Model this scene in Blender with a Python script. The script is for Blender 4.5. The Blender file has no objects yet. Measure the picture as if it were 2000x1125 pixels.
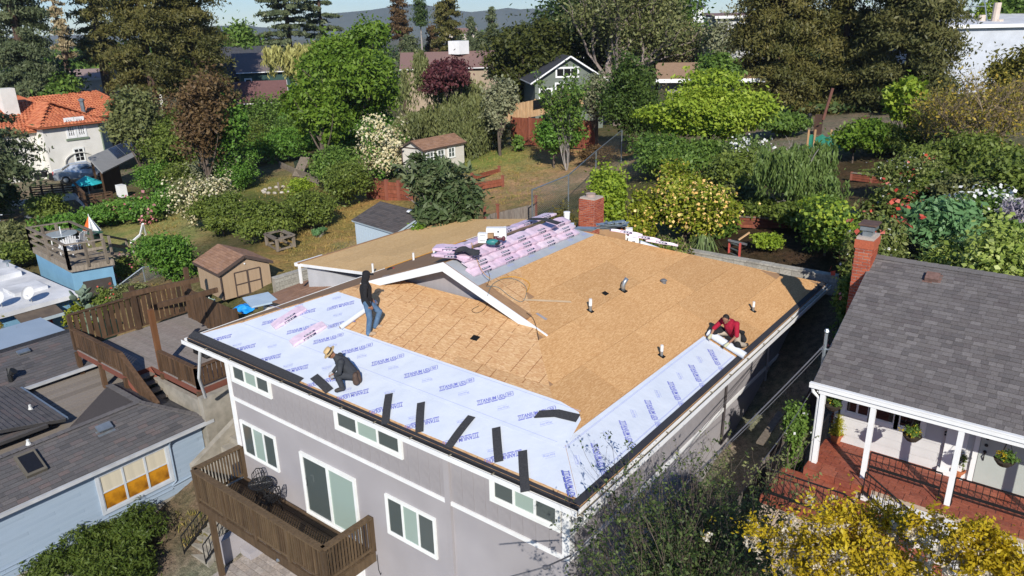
import bpy, math, random
import numpy as np
from mathutils import Vector, Matrix
SC = bpy.context.scene
COL = SC.collection
rnd = random.Random(7)
RNG = np.random.default_rng(11)
R_ = math.radians

# ---------------------------------------------------------------- camera
# x runs along the front wall of the grey house, y away from the camera along its
# side wall, z is up; z = 0 is the eave of the grey house
FPX = 1462.5
CAM = Vector((17.3234, -9.5549, 7.7464))
def _axes(yaw, pitch, roll):
    cy, sy, cp, sp = math.cos(yaw), math.sin(yaw), math.cos(pitch), math.sin(pitch)
    f = Vector((sy*cp, cy*cp, -sp)); r = Vector((cy, -sy, 0)); u = r.cross(f)
    cr, sr = math.cos(roll), math.sin(roll)
    return r*cr+u*sr, u*cr-r*sr, f
CR, CU, CF = _axes(-.6678, .3443, -.0215)
cam = bpy.data.cameras.new('camera'); cam.sensor_width = 36; cam.lens = FPX/2000*36
cam.clip_start = .2; cam.clip_end = 30000
co = bpy.data.objects.new('camera', cam); COL.objects.link(co)
co.matrix_world = Matrix.Translation(CAM) @ Matrix((CR, CU, -CF)).transposed().to_4x4()
SC.camera = co

# ---------------------------------------------------------------- sky, sun, exposure
SUN_AZ, SUN_EL = R_(139), R_(31.5)
world = bpy.data.worlds.new('World'); SC.world = world; world.use_nodes = True
wn = world.node_tree.nodes; wl = world.node_tree.links
sky = wn.new('ShaderNodeTexSky'); sky.sky_type = 'NISHITA'; sky.sun_disc = False
sky.sun_elevation = SUN_EL; sky.sun_rotation = SUN_AZ
sky.altitude = 60; sky.air_density = 1.0; sky.dust_density = .0; sky.ozone_density = 3.0
tint = wn.new('ShaderNodeMix'); tint.data_type = 'RGBA'; tint.blend_type = 'MULTIPLY'; tint.inputs[0].default_value = 1
tint.inputs[7].default_value = (.80, 1.02, 1.34, 1)      # clear maritime air: a bluer sky down to the horizon
wl.new(sky.outputs['Color'], tint.inputs[6]); wl.new(tint.outputs[2], wn['Background'].inputs['Color'])
wn['Background'].inputs['Strength'].default_value = .085
SUND = Vector((math.sin(SUN_AZ)*math.cos(SUN_EL), math.cos(SUN_AZ)*math.cos(SUN_EL), math.sin(SUN_EL)))
sl = bpy.data.lights.new('sun', 'SUN'); sl.energy = 5.0; sl.angle = R_(.53); sl.color = (1, .95, .87)
so = bpy.data.objects.new('sun', sl); COL.objects.link(so)
so.rotation_euler = SUND.to_track_quat('Z', 'Y').to_euler(); so.location = SUND*60
SC.view_settings.view_transform = 'Standard'; SC.view_settings.look = 'None'
SC.view_settings.gamma = 1; SC.view_settings.use_curve_mapping = False
SC.view_settings.exposure = 0.22
SC.cycles.max_bounces = 6; SC.cycles.transparent_max_bounces = 8

# ---------------------------------------------------------------- picture point -> place
def ray(px, py): return CF + CR*((px-1000)/FPX) - CU*((py-562.5)/FPX)
def at(px, py, z):
    d = ray(px, py); return CAM + d*((z-CAM.z)/d.z)
def onp(px, py, p0, n):
    d = ray(px, py); n = Vector(n); return CAM + d*(((Vector(p0)-CAM).dot(n))/d.dot(n))
def dist_at(px, D, py=45):                      # ground point at horizontal distance D in picture column px
    d = ray(px, py); h = Vector((d.x, d.y, 0)).normalized(); return Vector((CAM.x, CAM.y, 0)) + h*D
def proj(p):
    d = Vector(p)-CAM; z = d.dot(CF)
    return (1000+FPX*d.dot(CR)/z, 562.5-FPX*d.dot(CU)/z, z)
def up(p, py):                            # height above p that reaches picture row py
    lo, hi = -40, 60
    for _ in range(44):
        m = (lo+hi)/2
        if proj((p[0], p[1], p[2]+m))[1] > py: lo = m
        else: hi = m
    return m
def mpp(p): return proj(p)[2]/FPX          # metres per picture pixel

# ---------------------------------------------------------------- mesh helpers
WL = {}
def V(*a): return Vector(a)
Zv = V(0, 0, 1)
class MB:
    def __init__(s): s.v = []; s.f = []; s.mi = []; s.k = 0
    def add(s, vs, fs):
        n = len(s.v); s.v += [tuple(p) for p in vs]; s.f += [tuple(i+n for i in f) for f in fs]; s.mi += [s.k]*len(fs); return s
    def box(s, c, size, ax=None):
        c = Vector(c); a = ax or (V(1,0,0), V(0,1,0), Zv)
        e = [Vector(a[i])*(size[i]/2) for i in range(3)]
        p = [c+e[0]*i+e[1]*j+e[2]*k for k in (-1,1) for j in (-1,1) for i in (-1,1)]
        return s.add(p, [(0,2,3,1),(4,5,7,6),(0,1,5,4),(2,6,7,3),(0,4,6,2),(1,3,7,5)])
    def bb(s, a, b):
        a = Vector(a); b = Vector(b)
        return s.box((a+b)/2, [abs(b[i]-a[i]) for i in range(3)])
    def bar(s, a, b, w, h=None, upv=None):
        a = Vector(a); b = Vector(b); d = b-a; L = d.length
        if L < 1e-6: return s
        d /= L; q = Vector(upv) if upv else (Zv if abs(d.z) < .95 else V(0,1,0))
        x = d.cross(q).normalized(); y = x.cross(d)
        return s.box((a+b)/2, (w, h or w, L), (x, y, d))
    def tube(s, pts, r, n=6, cap=True):
        pts = [Vector(p) for p in pts]; m = len(pts)
        rs = r if isinstance(r, (list, tuple)) else [r]*m
        x = None; vs = []
        for i, p in enumerate(pts):
            t = (pts[min(i+1,m-1)]-pts[max(i-1,0)]).normalized()
            if x is None: x = t.cross(V(.3,.2,1) if abs(t.z) < .9 else V(1,.1,0)).normalized()
            else:
                x = x-t*x.dot(t); x = x.normalized() if x.length > 1e-6 else t.orthogonal().normalized()
            y = t.cross(x)
            for k in range(n):
                a = 2*math.pi*k/n; vs.append(p+(x*math.cos(a)+y*math.sin(a))*rs[i])
        fs = [(i*n+k, i*n+(k+1)%n, (i+1)*n+(k+1)%n, (i+1)*n+k) for i in range(m-1) for k in range(n)]
        if cap: fs += [tuple(range(n-1,-1,-1)), tuple(range((m-1)*n, m*n))]
        return s.add(vs, fs)
    def prism(s, poly, vec):
        n = len(poly); p = [Vector(q) for q in poly]; vec = Vector(vec)
        return s.add(p+[q+vec for q in p], [tuple(range(n-1,-1,-1)), tuple(range(n,2*n))]+[(i,(i+1)%n,n+(i+1)%n,n+i) for i in range(n)])
    def lathe(s, c, prof, n=12, ax=None):
        c = Vector(c); a = ax or (V(1,0,0), V(0,1,0), Zv); m = len(prof)
        vs = [c+(a[0]*math.cos(2*math.pi*k/n)+a[1]*math.sin(2*math.pi*k/n))*r+a[2]*z for r, z in prof for k in range(n)]
        fs = [(i*n+k, i*n+(k+1)%n, (i+1)*n+(k+1)%n, (i+1)*n+k) for i in range(m-1) for k in range(n)]
        return s.add(vs, fs+[tuple(range(n-1,-1,-1)), tuple(range((m-1)*n, m*n))])
    def ell(s, c, r, n=10, m=6, ax=None):
        pr = [(math.sin(math.pi*(i+.02)/(m+.04)), -math.cos(math.pi*(i+.02)/(m+.04))) for i in range(m+1)]
        a = ax or (V(1,0,0), V(0,1,0), Zv)
        return s.lathe(c, pr, n, (Vector(a[0])*r[0], Vector(a[1])*r[1], Vector(a[2])*r[2]))
    def build(s, name, mats, parent=None, label=None, cat=None, group=None, kind=None, smooth=False, bevel=0):
        if not isinstance(mats, (list, tuple)): mats = [mats]
        vs = np.array(s.v, float)
        o0 = Vector(((vs[:,0].min()+vs[:,0].max())/2, (vs[:,1].min()+vs[:,1].max())/2, vs[:,2].min()))
        me = bpy.data.meshes.new(name); me.from_pydata((vs-np.array(o0)).tolist(), [], s.f)
        for m in mats: me.materials.append(m)
        if len(mats) > 1: me.polygons.foreach_set('material_index', s.mi)
        if smooth: me.polygons.foreach_set('use_smooth', [True]*len(me.polygons))
        me.update()
        return link(name, me, o0, parent, label, cat, group, kind, bevel)
def link(name, me, loc, parent=None, label=None, cat=None, group=None, kind=None, bevel=0, basis=None):
    o = bpy.data.objects.new(name, me); COL.objects.link(o); loc = Vector(loc)
    WL[o.name] = loc
    if parent is not None: o.parent = parent; loc = loc-WL[parent.name]
    if basis is not None: o.matrix_basis = Matrix.Translation(loc) @ basis
    else: o.location = loc
    if bevel:
        b = o.modifiers.new('bevel', 'BEVEL'); b.width = bevel; b.segments = 2; b.limit_method = 'ANGLE'
    return tag(o, label, cat, group, kind)
def tag(o, label=None, cat=None, group=None, kind=None):
    if label: o['label'] = label
    if cat: o['category'] = cat
    if group: o['group'] = group
    if kind: o['kind'] = kind
    return o
def thing(name, label, cat, loc, group=None):
    o = bpy.data.objects.new(name, None); COL.objects.link(o); o.location = loc; o.empty_display_size = .2
    WL[o.name] = Vector(loc); return tag(o, label, cat, group)
def copy_tree(o, loc=None, rotz=None, label=None, parent=None):
    c = o.copy(); COL.objects.link(c)
    if parent is not None: c.parent = parent
    if loc is not None: c.location = loc
    if rotz is not None: c.rotation_euler = (0, 0, rotz)
    if label: c['label'] = label
    WL[c.name] = c.location.copy()
    for k in [q for q in o.children]: copy_tree(k, parent=c)
    return c

# ---------------------------------------------------------------- materials
MATS = {}
def _nt(name):
    m = bpy.data.materials.new(name); m.use_nodes = True; MATS[name] = m
    t = m.node_tree; return m, t, t.nodes['Principled BSDF'], t.nodes, t.links
def ramp(ns, cols, interp='LINEAR'):
    r = ns.new('ShaderNodeValToRGB'); e = r.color_ramp; e.interpolation = interp
    for i, c in enumerate(cols):
        p = i/max(1, len(cols)-1) if interp == 'LINEAR' else i/len(cols)
        el = e.elements[i] if i < 2 else e.elements.new(p)
        el.position = p; el.color = (*c, 1)
    return r
def mth(ns, ls, op, a, b=None):
    n = ns.new('ShaderNodeMath'); n.operation = op
    for i, q in enumerate((a, b)):
        if q is None: continue
        if isinstance(q, (int, float)): n.inputs[i].default_value = q
        else: ls.new(q, n.inputs[i])
    return n.outputs[0]
def mat(name, c1, c2=None, scale=3, rough=.7, bump=.0, bscale=None, metal=0, spec=.3, stretch=(1,1,1), detail=5, dirt=0, dscale=.6):
    """plain surface: two tones mixed by noise, optional relief and large soft stains"""
    if name in MATS: return MATS[name]
    m, t, b, ns, ls = _nt(name)
    b.inputs['Roughness'].default_value = rough; b.inputs['Metallic'].default_value = metal
    b.inputs['Specular IOR Level'].default_value = spec
    tc = ns.new('ShaderNodeTexCoord'); mp = ns.new('ShaderNodeMapping'); mp.inputs['Scale'].default_value = stretch
    ls.new(tc.outputs['Object'], mp.inputs['Vector'])
    n = ns.new('ShaderNodeTexNoise'); n.inputs['Scale'].default_value = scale; n.inputs['Detail'].default_value = detail
    ls.new(mp.outputs[0], n.inputs['Vector'])
    c2 = c2 or tuple(x*.85 for x in c1)
    r = ramp(ns, [c1, c2]); r.color_ramp.elements[0].position = .35; r.color_ramp.elements[1].position = .68
    ls.new(n.outputs['Fac'], r.inputs[0]); out = r.outputs[0]
    if dirt:
        n2 = ns.new('ShaderNodeTexNoise'); n2.inputs['Scale'].default_value = dscale; n2.inputs['Detail'].default_value = 6
        ls.new(tc.outputs['Object'], n2.inputs['Vector'])
        mx = ns.new('ShaderNodeMix'); mx.data_type = 'RGBA'; mx.blend_type = 'MULTIPLY'
        rr = ramp(ns, [(1,1,1), (1-dirt, 1-dirt*1.05, 1-dirt*1.15)]); rr.color_ramp.elements[0].position = .4; rr.color_ramp.elements[1].position = .75
        ls.new(n2.outputs['Fac'], rr.inputs[0]); mx.inputs[0].default_value = 1
        ls.new(out, mx.inputs[6]); ls.new(rr.outputs[0], mx.inputs[7]); out = mx.outputs[2]
    ls.new(out, b.inputs['Base Color'])
    if bump:
        n3 = ns.new('ShaderNodeTexNoise'); n3.inputs['Scale'].default_value = bscale or scale*4; n3.inputs['Detail'].default_value = 4
        ls.new(mp.outputs[0], n3.inputs['Vector'])
        bp = ns.new('ShaderNodeBump'); bp.inputs['Strength'].default_value = bump; bp.inputs['Distance'].default_value = .02
        ls.new(n3.outputs['Fac'], bp.inputs['Height']); ls.new(bp.outputs[0], b.inputs['Normal'])
    return m
def vmat(name, cols, rough=.8, grain=20, amt=.25, stretch=(1,1,1), bump=.3, spec=.2, interp='LINEAR', metal=0):
    """pieces: every piece its own tone (object random + mesh-island random), fine grain on top"""
    if name in MATS: return MATS[name]
    m, t, b, ns, ls = _nt(name)
    b.inputs['Roughness'].default_value = rough; b.inputs['Specular IOR Level'].default_value = spec; b.inputs['Metallic'].default_value = metal
    oi = ns.new('ShaderNodeObjectInfo'); ge = ns.new('ShaderNodeNewGeometry')
    f = mth(ns, ls, 'FRACT', mth(ns, ls, 'ADD', oi.outputs['Random'], ge.outputs['Random Per Island']))
    r = ramp(ns, cols, interp); ls.new(f, r.inputs[0])
    tc = ns.new('ShaderNodeTexCoord'); mp = ns.new('ShaderNodeMapping'); mp.inputs['Scale'].default_value = stretch
    ls.new(tc.outputs['Object'], mp.inputs['Vector'])
    cb = ns.new('ShaderNodeCombineXYZ'); k = mth(ns, ls, 'MULTIPLY', f, 57.0)
    for i in range(3): ls.new(k, cb.inputs[i])
    ls.new(cb.outputs[0], mp.inputs['Location'])
    n = ns.new('ShaderNodeTexNoise'); n.inputs['Scale'].default_value = grain; n.inputs['Detail'].default_value = 4
    ls.new(mp.outputs[0], n.inputs['Vector'])
    g = ramp(ns, [(1-amt,)*3, (1+amt*.4,)*3]); g.color_ramp.elements[0].position = .3; g.color_ramp.elements[1].position = .7
    ls.new(n.outputs['Fac'], g.inputs[0])
    mx = ns.new('ShaderNodeMix'); mx.data_type = 'RGBA'; mx.blend_type = 'MULTIPLY'; mx.inputs[0].default_value = 1
    ls.new(r.outputs[0], mx.inputs[6]); ls.new(g.outputs[0], mx.inputs[7]); ls.new(mx.outputs[2], b.inputs['Base Color'])
    if bump:
        bp = ns.new('ShaderNodeBump'); bp.inputs['Strength'].default_value = bump; bp.inputs['Distance'].default_value = .01
        ls.new(n.outputs['Fac'], bp.inputs['Height']); ls.new(bp.outputs[0], b.inputs['Normal'])
    return m
def leafmat(name, cols, trans=.28, rough=.5):
    if name in MATS: return MATS[name]
    if max(max(c) for c in cols) < .5: cols = [tuple(min(.5, v*k) for v, k in zip(c, (1.36, 1.34, 1.2))) for c in cols]
    m, t, b, ns, ls = _nt(name)
    a = ns.new('ShaderNodeAttribute'); a.attribute_name = 'tint'
    r = ramp(ns, cols); ls.new(a.outputs['Fac'], r.inputs[0])
    ls.new(r.outputs[0], b.inputs['Base Color']); b.inputs['Roughness'].default_value = rough; b.inputs['Specular IOR Level'].default_value = .25
    tr = ns.new('ShaderNodeBsdfTranslucent'); ls.new(r.outputs[0], tr.inputs['Color'])
    mx = ns.new('ShaderNodeMixShader'); mx.inputs[0].default_value = trans
    ls.new(b.outputs[0], mx.inputs[1]); ls.new(tr.outputs[0], mx.inputs[2]); ls.new(mx.outputs[0], ns['Material Output'].inputs['Surface'])
    return m
def glass(name, c, rough=.06):
    if name in MATS: return MATS[name]
    m, t, b, ns, ls = _nt(name)
    b.inputs['Base Color'].default_value = (*c, 1); b.inputs['Roughness'].default_value = rough; b.inputs['Specular IOR Level'].default_value = .6
    return m
def osbmat(name, tones, nails=False, sc_=1.):
    """oriented strand board: flakes lying every way, tone differing from flake to flake and sheet to sheet"""
    m, t, b, ns, ls = _nt(name)
    b.inputs['Roughness'].default_value = .75; b.inputs['Specular IOR Level'].default_value = .15
    oi = ns.new('ShaderNodeObjectInfo'); tc = ns.new('ShaderNodeTexCoord')
    ad = ns.new('ShaderNodeVectorMath'); ad.operation = 'ADD'; k = mth(ns, ls, 'MULTIPLY', oi.outputs['Random'], 71.0)
    cb = ns.new('ShaderNodeCombineXYZ'); ls.new(k, cb.inputs[0]); ls.new(k, cb.inputs[1]); ls.new(k, cb.inputs[2])
    ls.new(tc.outputs['Object'], ad.inputs[0]); ls.new(cb.outputs[0], ad.inputs[1])
    outs = []
    for i, (rot, sc) in enumerate(((.35, (9*sc_, 42*sc_, 1)), (1.2, (11*sc_, 38*sc_, 1)), (2.3, (8*sc_, 46*sc_, 1)))):
        mp = ns.new('ShaderNodeMapping'); mp.inputs['Rotation'].default_value = (0, 0, rot); mp.inputs['Scale'].default_value = sc
        ls.new(ad.outputs[0], mp.inputs['Vector'])
        vo = ns.new('ShaderNodeTexVoronoi'); vo.inputs['Scale'].default_value = 1.0; ls.new(mp.outputs[0], vo.inputs['Vector'])
        sp = ns.new('ShaderNodeSeparateColor'); ls.new(vo.outputs['Color'], sp.inputs[0]); outs.append((sp.outputs[0], sp.outputs[1]))
    pick = mth(ns, ls, 'GREATER_THAN', outs[0][1], .5); pick2 = mth(ns, ls, 'GREATER_THAN', outs[1][1], .45)
    def mixf(fac, a, c):
        n = ns.new('ShaderNodeMix'); ls.new(fac, n.inputs[0]); ls.new(a, n.inputs[2]); ls.new(c, n.inputs[3]); return n.outputs[0]
    f = mixf(pick, mixf(pick2, outs[2][0], outs[1][0]), outs[0][0])
    n = ns.new('ShaderNodeTexNoise'); n.inputs['Scale'].default_value = 1.3; n.inputs['Detail'].default_value = 3; ls.new(ad.outputs[0], n.inputs['Vector'])
    f2 = mth(ns, ls, 'ADD', mth(ns, ls, 'MULTIPLY', f, .72), mth(ns, ls, 'MULTIPLY', n.outputs['Fac'], .3))
    r = ramp(ns, tones); ls.new(f2, r.inputs[0])
    hv = ns.new('ShaderNodeHueSaturation'); ls.new(r.outputs[0], hv.inputs['Color'])
    ls.new(mth(ns, ls, 'ADD', mth(ns, ls, 'MULTIPLY', oi.outputs['Random'], .16), .92), hv.inputs['Value'])
    out = hv.outputs[0]
    if nails:     # rows of old nail marks and joints of the skip sheathing below
        sx = ns.new('ShaderNodeSeparateXYZ'); ls.new(tc.outputs['Object'], sx.inputs[0])
        w = mth(ns, ls, 'FRACT', mth(ns, ls, 'MULTIPLY', sx.outputs[0], 2.6))
        nn = ns.new('ShaderNodeTexNoise'); nn.inputs['Scale'].default_value = 2.2; ls.new(ad.outputs[0], nn.inputs['Vector'])
        line = mth(ns, ls, 'MULTIPLY', mth(ns, ls, 'LESS_THAN', w, .055), mth(ns, ls, 'GREATER_THAN', nn.outputs['Fac'], .44))
        mx = ns.new('ShaderNodeMix'); mx.data_type = 'RGBA'; mx.blend_type = 'MULTIPLY'; ls.new(mth(ns, ls, 'MULTIPLY', line, .8), mx.inputs[0])
        ls.new(out, mx.inputs[6]); mx.inputs[7].default_value = (.42, .3, .24, 1); out = mx.outputs[2]
    ls.new(out, b.inputs['Base Color'])
    bp = ns.new('ShaderNodeBump'); bp.inputs['Strength'].default_value = .35; bp.inputs['Distance'].default_value = .004
    ls.new(f, bp.inputs['Height']); ls.new(bp.outputs[0], b.inputs['Normal'])
    return m

# ---------------------------------------------------------------- surfaces laid from pieces
def clip2(poly, x0, x1, y0, y1):
    pass
def clip_rect(rect, poly):
    out = rect
    n = len(poly)
    for i in range(n):
        a = poly[i]; b = poly[(i+1)%n]; res = []
        ex, ey = b[0]-a[0], b[1]-a[1]
        sd = [ex*(p[1]-a[1])-ey*(p[0]-a[0]) for p in out]
        m = len(out)
        for j in range(m):
            p, q = out[j], out[(j+1)%m]; s0, s1 = sd[j], sd[(j+1)%m]
            if s0 >= -1e-9: res.append(p)
            if (s0 > 1e-9 and s1 < -1e-9) or (s0 < -1e-9 and s1 > 1e-9):
                tt = s0/(s0-s1); res.append((p[0]+(q[0]-p[0])*tt, p[1]+(q[1]-p[1])*tt))
        out = res
        if len(out) < 3: return []
    return out
def area2(p): return .5*sum(p[i][0]*p[(i+1)%len(p)][1]-p[(i+1)%len(p)][0]*p[i][1] for i in range(len(p)))
def tiles(parent, name, m, o, u, v, poly, tw, th, gap=.006, t=.012, bond=.5, nmax=300, tilt=0., jit=0., widths=None, seed=1, many=None, base=.0, maxpix=None):
    """lays pieces tw x th over a convex polygon given in (u, v) coordinates from o; the nearest nmax in
    view are objects of their own sharing mesh data, the rest one mesh"""
    rg = random.Random(seed); o = Vector(o); u = Vector(u).normalized(); v = Vector(v).normalized(); n = u.cross(v)
    if area2(poly) < 0: poly = poly[::-1]
    xs = [p[0] for p in poly]; ys = [p[1] for p in poly]
    B = Matrix((u, v, n)).transposed().to_4x4(); pcs = []; row = 0; y = min(ys)
    while y < max(ys)-1e-4:
        x = min(xs)-tw*((row*bond)%1) - (rg.random()*tw if widths else 0)
        while x < max(xs):
            w = rg.choice(widths) if widths else tw
            rc = [(x+gap/2, y+gap/2), (x+w-gap/2, y+gap/2), (x+w-gap/2, y+th-gap/2), (x+gap/2, y+th-gap/2)]
            c = clip_rect(rc, poly)
            if c and abs(area2(c)) > .08*w*th:
                full = abs(area2(c)-(w-gap)*(th-gap)) < 1e-6
                cx = x+w/2; cy = y+th/2; ctr = o+u*cx+v*cy+n*base
                pcs.append((ctr, [(p[0]-cx, p[1]-cy) for p in c], w if full else None, rg.uniform(-jit, jit)))
            x += w
        y += th; row += 1
    def geo(c):
        k = len(c); top = [(p[0], p[1], t + (tilt*(.5-p[1]/th) if tilt else 0)) for p in c]
        return [(p[0], p[1], 0) for p in c]+top, [tuple(range(k, 2*k))]+[(i, (i+1)%k, k+(i+1)%k, k+i) for i in range(k)]
    def key(p):
        x, yy, z = proj(p[0]); return (p[0]-CAM).length + (0 if z > 0 and -60 < x < 2060 and -40 < yy < 1170 else 1e4)
    pcs.sort(key=key); shared = {}; rest = MB(); objs = []
    for i, (ctr, c, w, j) in enumerate(pcs):
        if i < nmax and key((ctr,)) < 1e4:
            if w is not None and w in shared: me = shared[w]
            else:
                vs, fs = geo(c); me = bpy.data.meshes.new(name); me.from_pydata(vs, [], fs); me.materials.append(m)
                if w is not None: shared[w] = me
            objs.append(link(name, me, ctr+n*j, parent, basis=B))
        else:
            vs, fs = geo(c); rest.add([ctr+n*j+u*q[0]+v*q[1]+n*q[2] for q in vs], fs)
    if rest.v: rest.build(many or name, m, parent, kind='stuff')
    return objs
def plane_axes(pts):
    """horizontal u and upslope v of a roof plane given by 3-D points"""
    a, b, c = [Vector(p) for p in pts[:3]]; n = (b-a).cross(c-a).normalized()
    if n.z < 0: n = -n
    u = Zv.cross(n); u = u.normalized() if u.length > 1e-4 else V(1,0,0)
    return u, n.cross(u), n
def roof_plane(parent, pts, slab_m, m, name='shingle', w=(.16,.24,.33), th=.125, thick=.1, nmax=300, t=.006, tilt=.012, seed=1, gap=.004, bond=.37, slabname='roof', many=None):
    u, v, n = plane_axes(pts); o = Vector(pts[0])
    b = MB(); b.prism([Vector(p)-n*thick for p in pts], n*(thick-.002))
    s = b.build(slabname, slab_m, parent)
    poly = [((Vector(p)-o).dot(u), (Vector(p)-o).dot(v)) for p in pts]
    tiles(s, name, m, o, u, v, poly, sum(w)/len(w), th, gap, t, bond, nmax, tilt, .003, list(w), seed, many or (name+'_field'))
    return s
# ---------------------------------------------------------------- terrain
GP = [(560,1085,-6.75),(480,1100,-6.75),(690,1120,-6.75),(200,1090,-6.9),(60,1120,-7.0),(330,1060,-6.5),(440,975,-5.75),
 (445,840,-5.3),(425,930,-5.75),(250,690,-5.4),(490,580,-2.75),(530,560,-2.7),(250,590,-3.3),(300,570,-3.2),
 (560,540,-2.5),(545,490,-2.75),(650,470,-2.9),(700,510,-2.75),(640,420,-3.1),(550,500,-2.7),(735,392,-2.9),(790,358,-3.2),
 (550,360,-3.6),(580,322,-3.3),(320,440,-4.0),(300,470,-4.0),(130,535,-5.2),(200,575,-5.4),(130,350,-4.6),(60,390,-4.9),(20,360,-4.8),
 (980,350,-2.3),(1060,340,-2.1),(1100,370,-1.8),(1150,300,-1.7),(1085,322,-1.9),(1000,300,-1.7),(1480,500,0.05),(1400,485,0),(1580,460,.15),
 (1680,380,.2),(1720,330,.4),(1600,260,.6),(1700,270,.8),(1560,240,.5),(1860,450,.6),(1960,400,1.0),(1250,380,-.6),(1300,300,-.2),
 (900,380,-2.6),(400,330,-4.2),(700,300,-3.4)]
GW = [(12.2,9,-2.3),(12.2,11.5,-1.3),(12.3,5,-3.2),(12.3,1,-4.4),(12.3,-3,-5.6),(5,-6,-7.0),(12,-8,-6.6),(-14,-6,-7.2),(15,2,-3.4),(15,-2,-4.4),(17,4,-3.2),(15,10,-1.2),(16,14,.2),(20,8,-.8),
 (0.5,14.5,-1.9),(5,14.5,-1.4),(9,14.6,-.1),(-2.4,3,-4.9),(-1.5,1.5,-5.2),(-5.,8.5,-2.6),(-20,0,-6.2),(-30,-4,-6.8),(5,5,-5),(9,9,-3),
 (-70,60,-7),(-60,20,-5.5),(-50,110,-7),(10,75,.8),(10,130,-2),(45,40,3),(60,100,3),(-40,60,-4.5),(-15,70,-2),(-90,0,-8),(-60,-50,-11),(30,-60,-8),(70,-20,0),(50,10,2.5)]
_gp = np.array([list(at(*g)) for g in GP]+[list(g) for g in GW], float)
def _tps(r2): return np.where(r2 > 0, .5*r2*np.log(np.maximum(r2, 1e-12)), 0)
def _fit():
    n = len(_gp); d = ((_gp[:,None,:2]-_gp[None,:,:2])**2).sum(-1)/100.
    A = np.zeros((n+3, n+3)); A[:n,:n] = _tps(d)+np.eye(n)*.02; A[:n,n] = 1; A[:n,n+1:] = _gp[:,:2]/10; A[n:,:n] = A[:n,n:].T
    return np.linalg.solve(A, np.concatenate([_gp[:,2], np.zeros(3)]))
_tw = _fit()
def gz(x, y):
    """ground height (arrays welcome)"""
    x = np.asarray(x, float); y = np.asarray(y, float); sh = x.shape; x = x.ravel(); y = y.ravel()
    r = np.hypot(x+10, y-30)
    k = np.minimum(1, 110/np.maximum(r, 1e-6)); xx = -10+(x+10)*k; yy = 30+(y-30)*k
    d = ((xx[:,None]-_gp[None,:,0])**2+(yy[:,None]-_gp[None,:,1])**2)/100.
    z = _tps(d)@_tw[:len(_gp)]+_tw[len(_gp)]+(_tw[len(_gp)+1]*xx+_tw[len(_gp)+2]*yy)/10
    f = np.clip((r-110)/500, 0, 1); z = np.clip(z, -14, 5)*(1-f)+(-34)*f
    return z.reshape(sh)
def g1(x, y): return float(gz(np.array([x]), np.array([y]))[0])
def hit(px, py):
    """where the line of sight through a picture point meets the ground"""
    d = ray(px, py); s = np.linspace(6, 260, 1200)
    X = CAM.x+d.x*s; Y = CAM.y+d.y*s; Z = CAM.z+d.z*s; G = gz(X, Y)
    k = np.nonzero(Z < G)[0]
    if not len(k): return dist_at(px, 120)
    lo, hi = s[max(0, k[0]-1)], s[k[0]]
    for _ in range(24):
        mid = (lo+hi)/2; p = CAM+d*mid
        if p.z < g1(p.x, p.y): hi = mid
        else: lo = mid
    return CAM+d*hi
def gat(px, D, py=45):
    p = dist_at(px, D, py); p.z = g1(p.x, p.y); return p
# ground colour by place: (x, y, radius, r, g, b)
def _c(px, py, rad, c):
    p = hit(px, py); return (p.x, p.y, rad, c)
DRY = (.38,.25,.09); GRN = (.12,.16,.04); DIRT = (.42,.27,.15); MUL = (.05,.032,.02); CON = (.3,.28,.25); PALE = (.33,.29,.2); RED = (.30,.17,.11); SHADE = (.035,.03,.018)
GC = [_c(700,420,1.6,(.36,.27,.08)),_c(640,470,1.8,DRY),_c(600,500,1.6,(.33,.23,.08)),_c(560,510,1.2,DRY),_c(690,480,1.0,(.4,.32,.2)),_c(670,500,.8,(.42,.34,.23)),_c(640,520,.9,(.42,.34,.23)),
 _c(720,400,1.4,DRY),_c(550,360,2.2,(.24,.23,.07)),_c(520,390,2,(.12,.13,.04)),_c(320,440,2.4,(.29,.28,.1)),_c(300,470,2,(.3,.27,.12)),_c(340,420,2,(.26,.26,.09)),
 _c(980,350,2.5,DIRT),_c(1060,345,2.5,(.44,.28,.15)),_c(1010,330,2.5,(.22,.24,.06)),_c(1120,350,2.5,(.4,.29,.19)),_c(1085,322,2.5,DIRT),_c(1000,390,2.0,(.36,.24,.12)),_c(1140,300,2.5,(.42,.25,.12)),
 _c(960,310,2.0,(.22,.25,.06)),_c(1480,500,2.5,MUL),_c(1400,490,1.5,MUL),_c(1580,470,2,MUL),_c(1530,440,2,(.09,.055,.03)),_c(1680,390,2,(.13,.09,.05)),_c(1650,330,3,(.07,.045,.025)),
 _c(1600,250,4,(.24,.2,.16)),_c(1560,245,4,(.22,.17,.12)),_c(1700,265,4,(.2,.18,.11)),_c(1640,262,4,(.22,.2,.17)),_c(60,390,3,(.24,.19,.13)),_c(30,380,3,(.24,.19,.13)),_c(150,350,4,(.25,.22,.16)),
 _c(250,590,1.5,(.2,.14,.08)),_c(240,560,1.5,(.22,.17,.09)),_c(440,850,.8,RED),_c(455,830,.6,RED),_c(340,1040,1.0,(.12,.085,.055)),_c(400,960,.9,(.19,.14,.1)),_c(600,325,3,(.2,.16,.09)),
 (12.2,9,1.4,(.28,.25,.2)),(12.2,6,1.4,(.28,.25,.2)),(12.2,11.5,1.2,(.2,.17,.13)),(12.4,2,1.5,(.1,.08,.05)),(15,0,3,(.06,.05,.03)),(3,-4,3.5,(.3,.28,.26)),(-3,-4,3,(.12,.09,.06))]
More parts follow.
